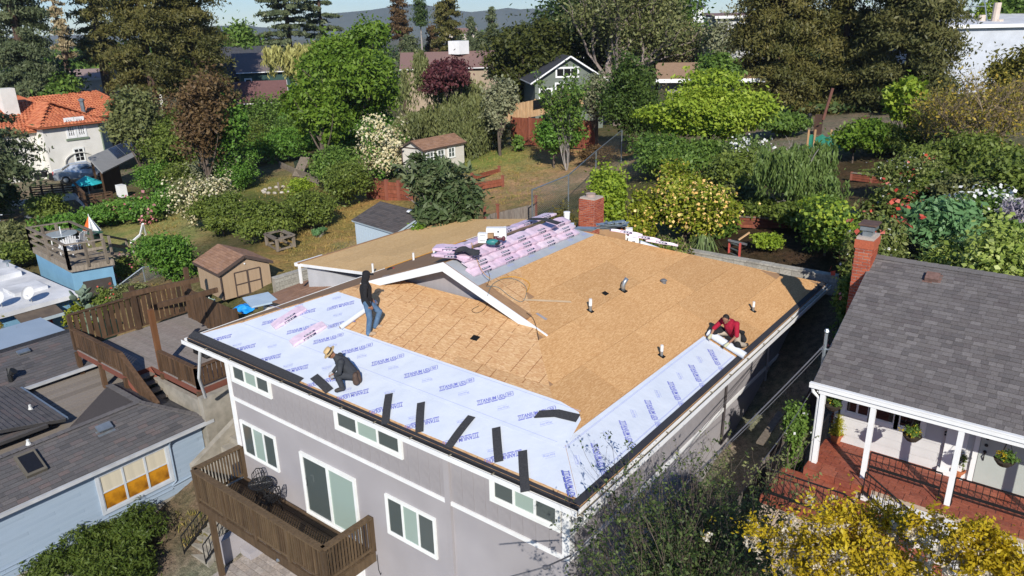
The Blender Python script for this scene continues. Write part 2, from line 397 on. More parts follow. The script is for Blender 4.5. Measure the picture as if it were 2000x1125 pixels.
def ground():
    t = np.linspace(-1, 1, 321); ax = 52*t+900*np.sign(t)*np.abs(t)**7*1.0+5200*np.sign(t)*np.abs(t)**40
    X, Y = np.meshgrid(ax-8, ax+18, indexing='ij'); n = len(ax)
    Z = gz(X.ravel(), Y.ravel())
    nz = .05*np.sin(X*1.7+np.sin(Y*2.1))*np.cos(Y*1.3+X*.4)
    Z = Z+nz.ravel()*(np.hypot(X, Y).ravel() < 80)
    vs = np.stack([X.ravel(), Y.ravel(), Z], 1)
    i, j = np.meshgrid(np.arange(n-1), np.arange(n-1), indexing='ij'); a = (i*n+j).ravel()
    fs = np.stack([a, a+n, a+n+1, a+1], 1)
    me = bpy.data.meshes.new('ground'); me.vertices.add(len(vs)); me.vertices.foreach_set('co', vs.ravel())
    me.loops.add(fs.size); me.loops.foreach_set('vertex_index', fs.ravel()); me.polygons.add(len(fs))
    me.polygons.foreach_set('loop_start', np.arange(0, fs.size, 4)); me.update(calc_edges=True)
    me.polygons.foreach_set('use_smooth', [True]*len(fs))
    base = np.array((.12,.105,.05)); W = np.full(len(vs), .06); Cc = base[None]*.06
    Cc = np.repeat(Cc, len(vs), 0)
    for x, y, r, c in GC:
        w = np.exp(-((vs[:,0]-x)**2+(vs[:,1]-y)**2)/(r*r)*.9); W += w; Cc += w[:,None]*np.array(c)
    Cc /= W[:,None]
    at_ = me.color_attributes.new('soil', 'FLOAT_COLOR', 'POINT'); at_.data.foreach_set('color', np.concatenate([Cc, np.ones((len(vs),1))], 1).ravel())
    m, tr, b, ns, ls = _nt('ground soil and grass')
    b.inputs['Roughness'].default_value = .95; b.inputs['Specular IOR Level'].default_value = .1
    a = ns.new('ShaderNodeAttribute'); a.attribute_name = 'soil'
    tc = ns.new('ShaderNodeTexCoord')
    def noise(s, d=6):
        q = ns.new('ShaderNodeTexNoise'); q.inputs['Scale'].default_value = s; q.inputs['Detail'].default_value = d; ls.new(tc.outputs['Object'], q.inputs['Vector']); return q.outputs['Fac']
    def mult(x, fac, c0, c1, p0=.35, p1=.65):
        mx = ns.new('ShaderNodeMix'); mx.data_type = 'RGBA'; mx.blend_type = 'MULTIPLY'; mx.inputs[0].default_value = 1
        r = ramp(ns, [c0, c1]); r.color_ramp.elements[0].position = p0; r.color_ramp.elements[1].position = p1; ls.new(fac, r.inputs[0])
        ls.new(x, mx.inputs[6]); ls.new(r.outputs[0], mx.inputs[7]); return mx.outputs[2]
    o = mult(a.outputs['Color'], noise(.9), (.72,.85,.7), (1.15,1.02,1.0)); o = mult(o, noise(6), (.65,.68,.65), (1.2,1.18,1.15)); o = mult(o, noise(32, 3), (.7,.7,.7), (1.2,1.2,1.2))
    ls.new(o, b.inputs['Base Color'])
    bp = ns.new('ShaderNodeBump'); bp.inputs['Strength'].default_value = .8; bp.inputs['Distance'].default_value = .06; ls.new(noise(14, 5), bp.inputs['Height']); ls.new(bp.outputs[0], b.inputs['Normal'])
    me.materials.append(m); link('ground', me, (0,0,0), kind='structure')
ground()
def hills():
    """hazy hills across the bay"""
    n = 160; vs = []; fs = []
    for k in range(n+1):
        a = R_(-95)+R_(140)*k/n; rr = 2600
        h = 30+28*math.sin(k*.11+1)+14*math.sin(k*.37)+6*math.sin(k*.9)
        x, y = CAM.x+math.sin(a)*rr, CAM.y+math.cos(a)*rr
        for q, (dr, z) in enumerate(((-500,-45),(-200,h*.35-25),(0,h-8),(300,h*.6-30),(700,-60))):
            vs.append((x+math.sin(a)*dr, y+math.cos(a)*dr, z+rnd.uniform(-2, 2)))
    for k in range(n):
        for q in range(4): a = k*5+q; fs.append((a, a+1, a+6, a+5))
    b = MB(); b.add(vs, fs)
    b.build('hills', mat('far hills', (.07,.085,.06), (.1,.11,.08), .01, .95), kind='structure', smooth=True)
hills()
# ---------------------------------------------------------------- shared tones
stucco = mat('mauve grey stucco', (.335,.315,.325), (.375,.352,.36), .8, .85, .12, 60, dirt=.14, dscale=.5)
siding_g = mat('mauve grey siding', (.315,.295,.305), (.345,.322,.33), 1.2, .8, .1, 40, stretch=(6,6,.3), dirt=.16)
white = mat('white trim paint', (.80,.80,.79), (.74,.74,.73), 3, .45, dirt=.07)
frame_w = mat('white window vinyl', (.78,.79,.77), (.72,.73,.7), 4, .35)
gl_dark = glass('dark window glass', (.075,.092,.09))
gl_curt = glass('window glass over pale curtain', (.30,.38,.335), .12)
gl_black = glass('black window glass', (.012,.012,.014))
plywood = mat('weathered brown plywood', (.33,.2,.105), (.26,.15,.08), 5, .8, .1, 40, stretch=(1,6,1))
gut_metal = mat('dirty gutter inside', (.35,.31,.22), (.2,.16,.1), 3, .7)
drip = mat('dark drip edge', (.035,.035,.04), None, 3, .6)
soffit = mat('dark brown soffit boards', (.09,.065,.05), (.06,.045,.035), 5, .85, stretch=(1,8,1))
galv = mat('galvanised sheet', (.42,.46,.48), (.3,.34,.36), 5, .38, metal=.75, spec=.5)
deckwood = vmat('dark stained wood', [(.09,.058,.034),(.13,.088,.05),(.075,.05,.03)], .75, 14, .3, (1,1,.15))
brownwood = vmat('brown deck wood', [(.085,.05,.028),(.12,.07,.04),(.06,.038,.024)], .8, 10, .35, (1,1,.2))
greywood = vmat('weathered grey wood', [(.2,.165,.125),(.27,.225,.175),(.16,.13,.1)], .85, 12, .35, (1,1,.2))
brickm = vmat('red brick', [(.36,.085,.045),(.44,.12,.06),(.28,.06,.035),(.40,.10,.05)], .85, 30, .25)
mortar = mat('pale mortar', (.45,.39,.33), (.36,.3,.26), 20, .95, .2, 80)
blackiron = mat('black wrought iron', (.015,.015,.016), None, 3, .45)
terra = mat('terracotta pot', (.42,.15,.06), (.34,.11,.05), 6, .75)
concrete = mat('weathered concrete', (.34,.31,.26), (.25,.23,.19), 4, .9, .15, 30, dirt=.25)

def brick_stack(parent, c, wx, wy, z0, z1, nmax=300, bh=.072, bl=.2, name='chimney', label=None):
    """square brick stack: mortar core part with every brick laid on it"""
    b = MB(); b.bb((c[0]-wx/2, c[1]-wy/2, z0), (c[0]+wx/2, c[1]+wy/2, z1)); core = b.build(name, mortar, parent, label)
    k = nmax//4
    for o, u, L in (((c[0]-wx/2, c[1]-wy/2, z0), (1,0,0), wx), ((c[0]+wx/2, c[1]-wy/2, z0), (0,1,0), wy), ((c[0]+wx/2, c[1]+wy/2, z0), (-1,0,0), wx), ((c[0]-wx/2, c[1]+wy/2, z0), (0,-1,0), wy)):
        tiles(core, 'brick', brickm, o, u, (0,0,1), [(0,0),(L,0),(L,z1-z0),(0,z1-z0)], bl, bh, .014, .012, .5, k, jit=.003, seed=int(L*97))
    return core
def window(parent, o, u, w, h, n, cols=3, trim=.09, panes=None, name='window', frame=None, split=None, depth=.05, rows=1, fw=.04):
    """casement: trim and frame one part, every pane a sub-part; o = lower left corner, u along, n outward"""
    o = Vector(o); u = Vector(u).normalized(); n = Vector(n).normalized(); b = MB(); ax = (u, Zv, n)
    def slab(x0, x1, z0, z1, d0, d1): b.box(o+u*(x0+x1)/2+Zv*(z0+z1)/2+n*(d0+d1)/2, (x1-x0, z1-z0, d1-d0), ax)
    if trim:
        slab(-trim, w+trim, -trim, 0, 0, depth); slab(-trim, w+trim, h, h+trim, 0, depth); slab(-trim, 0, 0, h, 0, depth-.002); slab(w, w+trim, 0, h, 0, depth-.002)
    slab(0, w, 0, fw, 0, depth*.7); slab(0, w, h-fw, h, 0, depth*.7)
    cw = w/cols; e = fw*.7
    for i in range(cols+1): slab(max(0, i*cw-e), min(w, i*cw+e), fw, h-fw, 0, depth*.72)
    for r in range(1, rows): slab(0, w, h*r/rows-fw*.35, h*r/rows+fw*.35, 0, depth*.66)
    p = b.build(name, frame or frame_w, parent)
    for i in range(cols):
        for r in range(rows):
            q = MB(); x0, x1, z0, z1 = i*cw+e, (i+1)*cw-e, (fw if r == 0 else h*r/rows), (h-fw if r == rows-1 else h*(r+1)/rows)
            q.box(o+u*(x0+x1)/2+Zv*(z0+z1)/2+n*.012, (x1-x0, z1-z0, .012), ax)
            q.build('pane', (panes or [gl_dark])[(i+r*cols) % len(panes or [1])], p)
    return p
def rail(parent, pts, h, postw=.09, bal=.035, gap=.11, m=None, balm=None, name='railing', cap=(.14,.04), low=.1, ends=True, balname='baluster', flat=False):
    """railing along pts (top of the floor): rails and posts one part, each baluster a sub-part"""
    m = m or deckwood; pts = [Vector(p) for p in pts]; b = MB()
    for i, p in enumerate(pts):
        if postw and (ends or 0 < i < len(pts)-1): b.bar(p, p+Zv*h, postw, upv=(1,0,0))
    for a, c in zip(pts, pts[1:]):
        b.bar(a+Zv*(h+cap[1]/2), c+Zv*(h+cap[1]/2), cap[0], cap[1]); b.bar(a+Zv*low, c+Zv*low, bal*1.1, .06)
    r = b.build(name, m, parent); mesh = {}
    for a, c in zip(pts, pts[1:]):
        d = c-a; L = d.length; k = max(1, int(L/gap)); x = V(d.x, d.y, 0).normalized(); y = Zv.cross(x)
        for i in range(1, k):
            p = a+d*(i/k); hh = h-low-.02
            kk = round(hh, 2)
            if kk not in mesh:
                q = MB(); q.box((0,0,hh/2), (bal*2.4 if flat else bal, bal*.6 if flat else bal, hh)); me = bpy.data.meshes.new(balname); me.from_pydata(q.v, [], q.f); me.materials.append(balm or m); mesh[kk] = me
            link(balname, mesh[kk], p+Zv*(low+.01), r, basis=Matrix((x, y, Zv)).transposed().to_4x4())
    return r
def boards(parent, a, b, c, n, m, name='plank', t=.02, gap=.008, nmax=300):
    """n boards side by side filling the parallelogram a, a->b across, a->c along"""
    a, b, c = Vector(a), Vector(b), Vector(c)
    if (b-a).cross(c-a).z < -1e-6: a, b, c = b, a, c+(b-a)
    u = (b-a); L = u.length; v = (c-a)
    tiles(parent, name, m, a, u, v, [(0,0),(L,0),(L,v.length),(0,v.length)], L/n, v.length, gap, t, 0, nmax)

# ---------------------------------------------------------------- the grey house under repair
WX, EO, T = 11.0, .62, .37
x0, x1, y0, y1, ZE = -EO, WX+EO, -EO, 13.02, .05
RZ = ZE+T*(WX/2+EO); RY0, RY1 = 2.78, 7.15; GB = 3.11; HB = GB+EO
nF, nR, nL = V(0,-T,1).normalized(), V(T,0,1).normalized(), V(-T,0,1).normalized()
def fz(y): return ZE+T*(y-y0)
def rz(x): return ZE+T*(x1-x)
def lz(x): return ZE+T*(x-x0)
def onF(px, py): return onp(px, py, (0, y0, ZE), (0,-T,1))
def onR(px, py): return onp(px, py, (x1, 0, ZE), (T,0,1))
SL = math.hypot(1, T)
def Fs(x, s, h=0): return V(x, y0+s/SL, ZE+T*s/SL)+nF*h      # along the eave, up the slope
def Rs(y, s, h=0): return V(x1-s/SL, y, ZE+T*s/SL)+nR*h
osb = osbmat('oriented strand board', [(.40,.205,.08),(.48,.265,.11),(.54,.315,.14),(.66,.42,.21)], False, 1.5)
osb_old = osbmat('oriented strand board with nail rows', [(.39,.19,.085),(.48,.275,.13),(.54,.335,.165),(.66,.45,.26)], True, 1.3)
osb_bright = osbmat('strand board brightened as if lit', [(.46,.28,.12),(.56,.36,.16),(.63,.42,.2),(.72,.52,.28)], False, 1.5)  # same board, brightness painted in because this slope turns from the sun
house = thing('grey_house', 'two-storey mauve grey house in the centre with its roof stripped to bare sheathing', 'house', (5.5, 6, -6.75))
def main_house():
    b = MB(); b.bb((0,0,-6.9), (WX,12.4,-.06)); walls = b.build('wall', stucco, house)
    # grooved siding panels of the upper storey, proud of the stucco
    for o, u, L in (((0,-.0,-1.7), (1,0,0), 11.0), ((WX,0,-1.7), (0,1,0), 12.4)):
        tiles(walls, 'siding_panel', siding_g, o, u, (0,0,1), [(0.02,0),(L-.02,0),(L-.02,1.62),(0.02,1.62)], .31 if L < 12 else .4, 1.62, .008, .014, 0, 80)
    b = MB()
    for z, hh in ((-1.78,.09),): b.bb((.1,-.05,z), (WX-.1,-.001,z+hh)); b.bb((WX+.001,.1,z), (WX+.05,12.4,z+hh))
    b.build('belt_trim', white, house)
    for (cx, cy, ux, uy) in ((0,0,1,1),(WX,0,-1,1)):
        b = MB(); b.bb((min(cx,cx+.13*ux)-(.03 if ux>0 else 0), -.036, -6.8 if ux>0 else -1.78), (max(cx,cx+.13*ux)+(.036 if ux<0 else 0), -.001, -.07))
        if ux < 0: b.bb((WX+.001, -.001, -1.78), (WX+.036, .13, -.07))
        b.build('corner_board', white, house)
    b = MB(); b.bb((7.93,-.07,-6.8), (8.08,-.001,-.1)); b.build('pilaster', stucco, house)
    for x, w in ((.33,1.58),(4.56,2.06),(9.25,1.5)): window(house, (x,-.014,-1.1), (1,0,0), w, .62, (0,-1,0), 3, .09, [gl_dark, gl_curt, gl_dark])
    for x in (.32, 6.04): window(house, (x,-.001,-3.38), (1,0,0), 1.47, .98, (0,-1,0), 3, .05, [gl_dark, gl_curt, gl_dark])
    window(house, (WX+.014,.16,-1.1), (0,1,0), 1.0, .62, (1,0,0), 2, .09)
    p = window(house, (2.93,-.001,-4.16), (1,0,0), 1.98, 1.72, (0,-1,0), 2, .055, [gl_dark, gl_curt], 'sliding_door', depth=.06, fw=.06)
    b = MB(); b.tube([(2.93+.13,-.09,-3.28),(2.93+.19,-.14,-3.28),(2.93+.19,-.14,-3.08),(2.93+.13,-.09,-3.08)], .012); b.build('door_handle', white, p)
    b = MB(); b.bb((4.2,-.06,-6.75), (4.95,-.001,-4.75)); b.build('ground_floor_door', white, house)
    # roof deck and boards
    def deck(pts, nm='roof', mm=plywood, th=.09):
        u, v, n = plane_axes(pts); b = MB(); b.prism([Vector(p)-n*(th+.012) for p in pts], n*th); return b.build(nm, mm, house), u, v, n
    def sheets(part, pts, u, v, m, w=2.2, h=1.1, nmax=90, nm='sheathing_panel', seed=3):
        o = Vector(pts[0]); tiles(part, nm, m, o-u.cross(v)*.012, u, v, [((Vector(q)-o).dot(u), (Vector(q)-o).dot(v)) for q in pts], w, h, .007, .011, .5, nmax, jit=.0015, seed=seed)
    F = [V(x0,y0,ZE), V(x1,y0,ZE), V(WX-GB,GB,fz(GB)), V(GB,GB,fz(GB))]
    r, u, v, n = deck(F); sheets(r, F, u, v, osb_old)
    HY = GB+(5.5-GB)
    Rr = [V(x1,y0,ZE), V(x1,y1,ZE), V(5.5,RY1,RZ), V(5.5,HY,RZ)]
    r, u, v, n = deck(Rr); sheets(r, Rr, u, v, osb)
    q = [V(WX-GB,GB,rz(WX-GB)), V(5.5,HY,RZ), V(5.5,GB,RZ)]; r, u, v, n = deck(q); sheets(r, q, u, v, osb_old, seed=9)
    Lr = [V(x0,y1,ZE), V(x0,y0,ZE), V(5.5,HY,RZ), V(5.5,RY1,RZ)]
    r, u, v, n = deck(Lr); sheets(r, Lr, u, v, plywood)
    q = [V(GB,GB,lz(GB)), V(5.5,GB,RZ), V(5.5,HY,RZ)]; r, u, v, n = deck(q); sheets(r, q, u, v, plywood, seed=9)
    Br = [V(x1,y1,ZE), V(x0,y1,ZE), V(5.5,RY1,RZ)]
    r, u, v, n = deck(Br); sheets(r, Br, u, v, osb)
    for s in (1, -1):       # overhang of the gablet
        xe = 5.5+s*(5.5-GB+.02); q = [V(5.5,RY0,RZ), V(5.5,GB,RZ), V(xe,GB,fz(GB)-.005), V(xe,RY0,fz(GB)-.005)]
        u, v, n = plane_axes(q); b = MB(); b.prism([Vector(p)-n*.1 for p in q], n*.1); b.build('gablet_overhang', plywood, house)
        b = MB(); a = V(5.5,RY0-.02,RZ-.01); c = V(5.5+s*(3.05),RY0-.02,RZ-.01-T*3.05)
        b.add([a+Zv*.03, c+Zv*.03, c-Zv*.16, a-Zv*.19]+[q2+V(0,.045,0) for q2 in (a+Zv*.03, c+Zv*.03, c-Zv*.16, a-Zv*.19)], [(0,1,2,3),(7,6,5,4),(0,4,5,1),(1,5,6,2),(2,6,7,3),(3,7,4,0)])
        b.build('rake_board', white, house)
        b = MB(); q = [V(5.5,RY0+.03,RZ-.11), V(5.5,GB+.18,RZ-.11), V(xe-s*.05,GB+.18,fz(GB)-.05), V(xe-s*.05,RY0+.03,fz(GB)-.05)]; b.add(q, [(0,1,2,3)]); b.build('soffit', soffit, house)
    b = MB(); g = [V(GB-.3,GB+.12,fz(GB)-.1), V(WX-GB+.3,GB+.12,fz(GB)-.1), V(5.5,GB+.12,RZ-.1)]; b.prism(g, (0,.08,0)); b.build('gablet_wall', siding_g, house)
    # ridge cap ply and lean-to on the left rear
    LE = -5.15; sl = .115
    q = [V(x0-.0,6.05,-.02), V(x0-.0,14.6,-.02), V(LE,13.9,-.02-sl*(x0-LE)), V(LE,6.25,-.02-sl*(x0-LE))]
    u, v, n = plane_axes(q); b = MB(); b.prism([p-n*.12 for p in q], n*.11); r = b.build('rear_wing_roof', white, house); o = q[0]
    tiles(r, 'sheathing_panel', osb_bright, o-n*.01, u, v, [((p-o).dot(u), (p-o).dot(v)) for p in q], 2.2, 1.1, .007, .011, .5, 60)
    b = MB(); b.bb((LE+.3,6.4,-3.2), (x0+.4,13.6,-.62)); b.build('rear_wing_wall', mat('pale grey wall', (.45,.45,.46), None, 2, .8), house)
    b = MB(); b.bar((LE+.06,6.2,-.53), (LE+.06,14.0,-.53), .1, .04); b.build('edge_board', plywood, house)
    b = MB(); b.bar((LE-.03,6.15,-.58), (LE-.03,7.4,-.58), .13, .12); b.bar((LE+.1,6.22,-1.3),(LE+.1,6.22,-.6),.08); b.build('wing_gutter', white, house)
    # fascia gutter and drip edges
    for nm, pa, pb, w in (('gutter', V(x0-.1,y0-.06,-.06), V(x1+.02,y0-.06,-.06), V(0,-1,0)), ('gutter', V(x1+.06,y0-.05,-.06), V(x1+.06,y1+.05,-.06), V(1,0,0)), ('gutter', V(x0-.06,y1,-.06), V(x0-.06,y0-.02,-.06), V(-1,0,0))):
        b = MB(); b.bar(pa+w*.06+Zv*.02, pb+w*.06+Zv*.02, .012, .11); b.bar(pa-Zv*.035, pb-Zv*.035, .12, .012); b.bar(pa-w*.055+Zv*.02, pb-w*.055+Zv*.02, .012, .11)
        b.k = 1; b.bar(pa-Zv*.02, pb-Zv*.02, .1, .015)
        L = (pb-pa).length; dd = (pb-pa).normalized()
        for i in range(1, int(L/1.05)): b.bar(pa+dd*i*1.05-w*.06+Zv*.06, pa+dd*i*1.05+w*.06+Zv*.06, .02, .012)
        b.build(nm, [white, gut_metal], house)
    b = MB(); b.bar((x0,y0-.005,ZE+.004-.05), (x1,y0-.005,ZE+.004-.05), .012, .1); b.bar((x0,y0+.04,fz(y0+.04)+.006), (x1,y0+.04,fz(y0+.04)+.006), .07, .005, upv=nF)
    b.bar((x1-.07,y0,rz(x1-.07)+.008), (x1-.07,y1,rz(x1-.07)+.008), .14, .005, upv=nR); b.build('drip_edge', drip, house)
    b = MB(); b.bb((x0+.02,y0+.02,-.1), (x1-.02,y1-.02,-.04)); b.build('soffit', white, house)
    # downspout from the corner of the gutter and the white brace pipe
    p0, p1 = at(435,701,-.15), V(-2.7,.65,-2.9)
    b = MB(); b.tube([V(-.35,-.45,-.2), V(-1.5,-.05,-1.6), p1], .045, 8); b.build('downspout', white, house)
    b = MB(); b.tube([(6.95,-.62,-.14),(6.9,-.5,-.26),(7.0,-.3,-.3)], .05, 8); b.build('gutter_outlet', white, house)
    # vent holes cut through the sheathing, pipes and cap
    for i, (px, py, on, nn, s) in enumerate(((1182,573,onR,nR,.13), (928,660,onF,nF,.15))):
        c = on(px, py); u = V(1,0,0) if on is onF else V(0,1,0); v = nn.cross(u)
        b = MB(); b.box(c+nn*.001, (s*1.3, s, .012), (u, v, nn)); b.build('vent_hole', mat('dark hole', (.004,.004,.004), None, 3, 1), house)
    pvc = mat('white vent pipe', (.75,.75,.73), (.6,.6,.58), 6, .5)
    for px, py, pt in ((1153,607,584),(1292,695,674),(1471,607,589.5)):
        c = onR(px, py); h = up(c, pt); r = .04 if px < 1200 else .035
        b = MB(); b.tube([c-Zv*.05, c+Zv*h*.45], r*.9, 9); b.k = 1; b.tube([c+Zv*h*.44, c+Zv*h], r, 9); b.box(c+nR*.0, (.12,.16,.02), (V(0,1,0), nR.cross(V(0,1,0)), nR)); b.mi[-6:] = [2]*6
        b.build('vent_pipe', [galv, pvc, mat('dark hole', (.004,.004,.004))], house)
    c = onR(1217,567)
    b = MB(); b.tube([c-Zv*.05, c+Zv*.14, c+V(.02,.03,.22), c+V(.05,.09,.31)], .055, 10); b.k = 1; b.box(c+nR*0, (.16,.2,.02), (V(0,1,0), nR.cross(V(0,1,0)), nR)); b.build('flue_pipe', [galv, mat('dark hole', (.004,.004,.004))], house, smooth=True)
    c = onR(1296,552)
    b = MB(); b.lathe(c-Zv*.03, [(.07,0),(.07,.07),(.1,.09),(.05,.13)], 10); b.build('vent_cap', mat('grey flashing cap', (.2,.2,.2), None, 4, .6, metal=.4), house)
    for px, py, pt, r in ((808,508,494,.035),(848,496,487,.04),(722,535,515,.035)):
        c = onp(px, py, (x0,0,ZE), (-T,0,1)) if px != 722 else V(-.75,6.0,-.1)
        b = MB(); b.tube([c-Zv*.1, c+Zv*up(c, pt)], r, 8); b.build('vent_pipe', pvc, house)
    # chimney
    cc = at(1147,437,1.0); cz = cc.z+up(cc, 389)
    ch = brick_stack(house, (cc.x, cc.y+.25), .62, .62, .2, cz, 160, .062, .17)
    b = MB(); b.bb((cc.x-.29,cc.y-.04,cz), (cc.x+.29,cc.y+.54,cz+.05)); b.build('mortar_cap', mortar, ch)
    b = MB(); b.lathe((cc.x-.02,cc.y+.22,cz+.04), [(.17,0),(.16,.1),(.18,.12),(.14,.13)], 12); b.build('flue', mat('clay flue', (.4,.3,.25), None, 5, .8), ch)
    # wall lamp wires
    b = MB(); c = V(5.55,.0,-4.55); b.tube([(5.5,-.03,-4.3),(5.51,-.03,-4.75),(5.58,-.04,-4.85),(5.6,-.04,-4.78)], .008, 5); b.build('hook', blackiron, house)
main_house()
def balcony():
    bx0, bx1, by = .12, 5.42, -1.46; zf = -4.22
    b = MB()
    b.bar((bx0-.05,by,zf-.16), (bx1+.05,by,zf-.16), .06, .26); b.bar((bx0,by,zf-.16), (bx0,-.02,zf-.16), .06, .26); b.bar((bx1,by,zf-.16), (bx1,-.02,zf-.16), .06, .26)
    for i in range(1, 9): x = bx0+(bx1-bx0)*i/9; b.bar((x,by+.03,zf-.12), (x,-.02,zf-.12), .04, .16)
    part = b.build('balcony', deckwood, house)
    boards(part, (bx0,by+.02,zf-.02), (bx0,-.05,zf-.02), (bx1,by+.02,zf-.02), 11, deckwood, 'floor_board', .02, .012)
    for x, zz in ((.38,-6.8),(5.3,-6.8)):
        q = MB(); q.bar((x,by+.12,zz), (x,by+.12,zf-.28), .13, .13); q.build('post', deckwood, part)
    rail(house, [(bx0,-.05,zf),(bx0,by,zf),(1.42,by,zf),(2.75,by,zf),(4.1,by,zf),(bx1,by,zf),(bx1,-.05,zf)], .96, .1, .036, .088, deckwood, name='balcony_railing', cap=(.17,.045))
    q = MB(); q.lathe((3.6,by-.03,zf-.22), [(.0,0),(.05,.01),(.05,.05),(.02,.07)], 8); q.build('floodlight', galv, house)
balcony()
# ---------------------------------------------------------------- cottage on the right
GX, GY, GZ_ = 13.58, 5.22, .55; TP = .43; RDY = 9.2; RDZ = GZ_+TP*(RDY-GY)
shing = vmat('grey brown laminated shingle', [(.135,.122,.118),(.175,.158,.153),(.115,.104,.102),(.20,.182,.175),(.15,.135,.128),(.128,.112,.11)], .9, 60, .35, bump=.5)
ridgem = vmat('ridge shingle', [(.13,.12,.117),(.16,.147,.142)], .9, 60, .3)
shslab = mat('dark roof felt', (.05,.047,.046), None, 5, .9)
rtile = vmat('red quarry tile', [(.30,.082,.045),(.26,.07,.042),(.34,.105,.06),(.23,.066,.042)], .55, 12, .3, bump=.2, spec=.35)
grout = mat('pale grout', (.46,.36,.27), (.38,.29,.22), 20, .9)
lap = mat('pale grey lap siding', (.60,.59,.585), (.54,.53,.525), 2, .65, dirt=.06)
stw = mat('white stucco', (.66,.65,.63), (.6,.59,.57), 2, .85, .15, 50, dirt=.1)
PF = -1.3; PW = 6.42; FE = 5.2
cott = thing('cottage', 'white cottage on the right with grey shingle roof and red-tiled front porch', 'house', (17, 8, -2.5))
def cottage():
    xr = 22.5
    def band(parent, pts): return roof_plane(parent, pts, shslab, shing, seed=5, th=.118, w=(.13,.19,.25))
    band(cott, [V(GX,GY,GZ_), V(xr,GY,GZ_), V(xr,RDY,RDZ), V(GX,RDY,RDZ)])
    b = MB(); q = [V(xr,2*RDY-GY,GZ_), V(GX,2*RDY-GY,GZ_), V(GX,RDY,RDZ), V(xr,RDY,RDZ)]; u, v, n = plane_axes(q); b.prism([p-n*.1 for p in q], n*.1); b.build('roof_back', shing, cott)
    rc = MB(); rp = rc; b = MB(); b.bar((GX,RDY,RDZ-.03), (xr,RDY,RDZ-.03), .06); part = b.build('ridge', shslab, cott)
    me = {}
    for i in range(36):
        for s in (-1, 1):
            if s not in me:
                q = MB(); q.box((0,0,0), (.235,.14,.016)); me[s] = bpy.data.meshes.new('ridge_cap'); me[s].from_pydata(q.v, [], q.f); me[s].materials.append(ridgem)
            Bm = Matrix.Rotation(s*-.405, 4, 'X') @ Matrix.Rotation(-.05, 4, 'Y')
            link('ridge_cap', me[s], (GX+.12+i*.225, RDY+s*.064, RDZ+.003), part, basis=Bm)
    # gable end wall and rake
    b = MB(); b.prism([V(GX+.22,PW,-2.9), V(GX+.22,2*RDY-PW,-2.0), V(GX+.22,2*RDY-PW,GZ_+.35), V(GX+.22,RDY,RDZ-.12), V(GX+.22,PW,GZ_+.38)], (.12,0,0)); b.build('gable_wall', lap, cott)
    b = MB(); b.bb((GX+.3,PW,-3.2), (xr,2*RDY-PW,GZ_+.36)); b.build('wall', lap, cott)
    for s in (-1, 1):
        b = MB(); b.bar((GX,RDY+s*(RDY-GY),GZ_-.1), (GX,RDY,RDZ-.1), .03, .12); b.build('rake_board', white, cott)
    # lap siding boards of the porch wall
    tiles(WALLP(), 'siding_board', lap, (GX+.34,PW-.001,PF), (1,0,0), (0,0,1), [(0,0),(xr-GX-.4,0),(xr-GX-.4,1.9),(0,1.9)], 3.3, .2, .004, .012, .4, 80, tilt=.012)
    # gutter downspout and porch beam
    b = MB(); b.bar((GX-.05,GY-.05,GZ_-.05), (xr,GY-.05,GZ_-.05), .1, .1); b.bar((GX-.05,GY-.105,GZ_-.0), (xr,GY-.105,GZ_-.0), .012, .03)
    b.tube([(GX+.0,GY-.02,GZ_-.1), (GX+.02,GY+.0,GZ_-.22), (GX+.14,GY+.02,GZ_-.34), (GX+.14,GY+.02,PF-.4)], .036, 8); b.build('gutter', white, cott)
    b = MB(); b.bar((GX+.14,FE+.03,.41), (xr,FE+.03,.41), .12, .14); b.build('porch_beam', white, cott)
    b = MB(); b.bb((GX+.1,FE-.02,.36), (xr,PW,.38)); b.build('porch_ceiling', white, cott)
    for px, py in ((1592,900),(1685,932),(1850,983),(2075,1055)):
        p = at(px, py, PF); b = MB(); b.bar((p.x,FE+.03,PF), (p.x,FE+.03,.4), .1); b.build('post', white, cott)
    # porch floor with tiles and a nosing row
    b = MB(); b.bb((GX+.1,FE-.28,PF-.12), (xr,PW,PF-.014)); b.bb((GX+.1,FE-.2,-3.2), (14.9,PW,PF-.12)); fl = b.build('porch_floor', grout, cott)
    tiles(fl, 'tile', rtile, (GX+.1,FE-.06,PF-.014), (1,0,0), (0,1,0), [(0,0),(8,0),(8,PW-FE+.05),(0,PW-FE+.05)], .285, .15, .012, .014, .5, 180, jit=.001)
    tiles(fl, 'nosing_tile', rtile, (GX+.1,FE-.31,PF-.014), (1,0,0), (0,1,0), [(0,0),(8,0),(8,.25),(0,.25)], .32, .25, .012, .018, 0, 40)
    tiles(fl, 'riser_tile', rtile, (GX+.1,FE-.285,PF-.17), (1,0,0), (0,0,1), [(0,0),(1.35,0),(1.35,.15),(0,.15)], .32, .15, .012, .012, 0, 40)
    b = MB(); b.bb((14.85,FE-.27,-4.6), (xr,PW,PF-.13)); b.build('porch_base', stw, cott)
    # front steps going down along the porch front, between low stucco cheeks
    st = None; b = MB(); sx = 14.78; hh = .17
    b.bb((GX-.35,FE-1.5,PF-.2-hh), (sx,FE-.28,PF-.17-hh)); landing = b
    steps = [(GX-.35, sx, FE-1.55, FE-.27, PF-.17)]
    for i in range(1, 8): steps.append((sx+.29*(i-1), sx+.29*i, FE-1.55, FE-.275, PF-.17-.17*i))
    b = MB()
    for a, c, ya, yb, zz in steps: b.bb((a,ya,-5.2), (c,yb,zz-.014))
    st = b.build('steps', grout, cott)
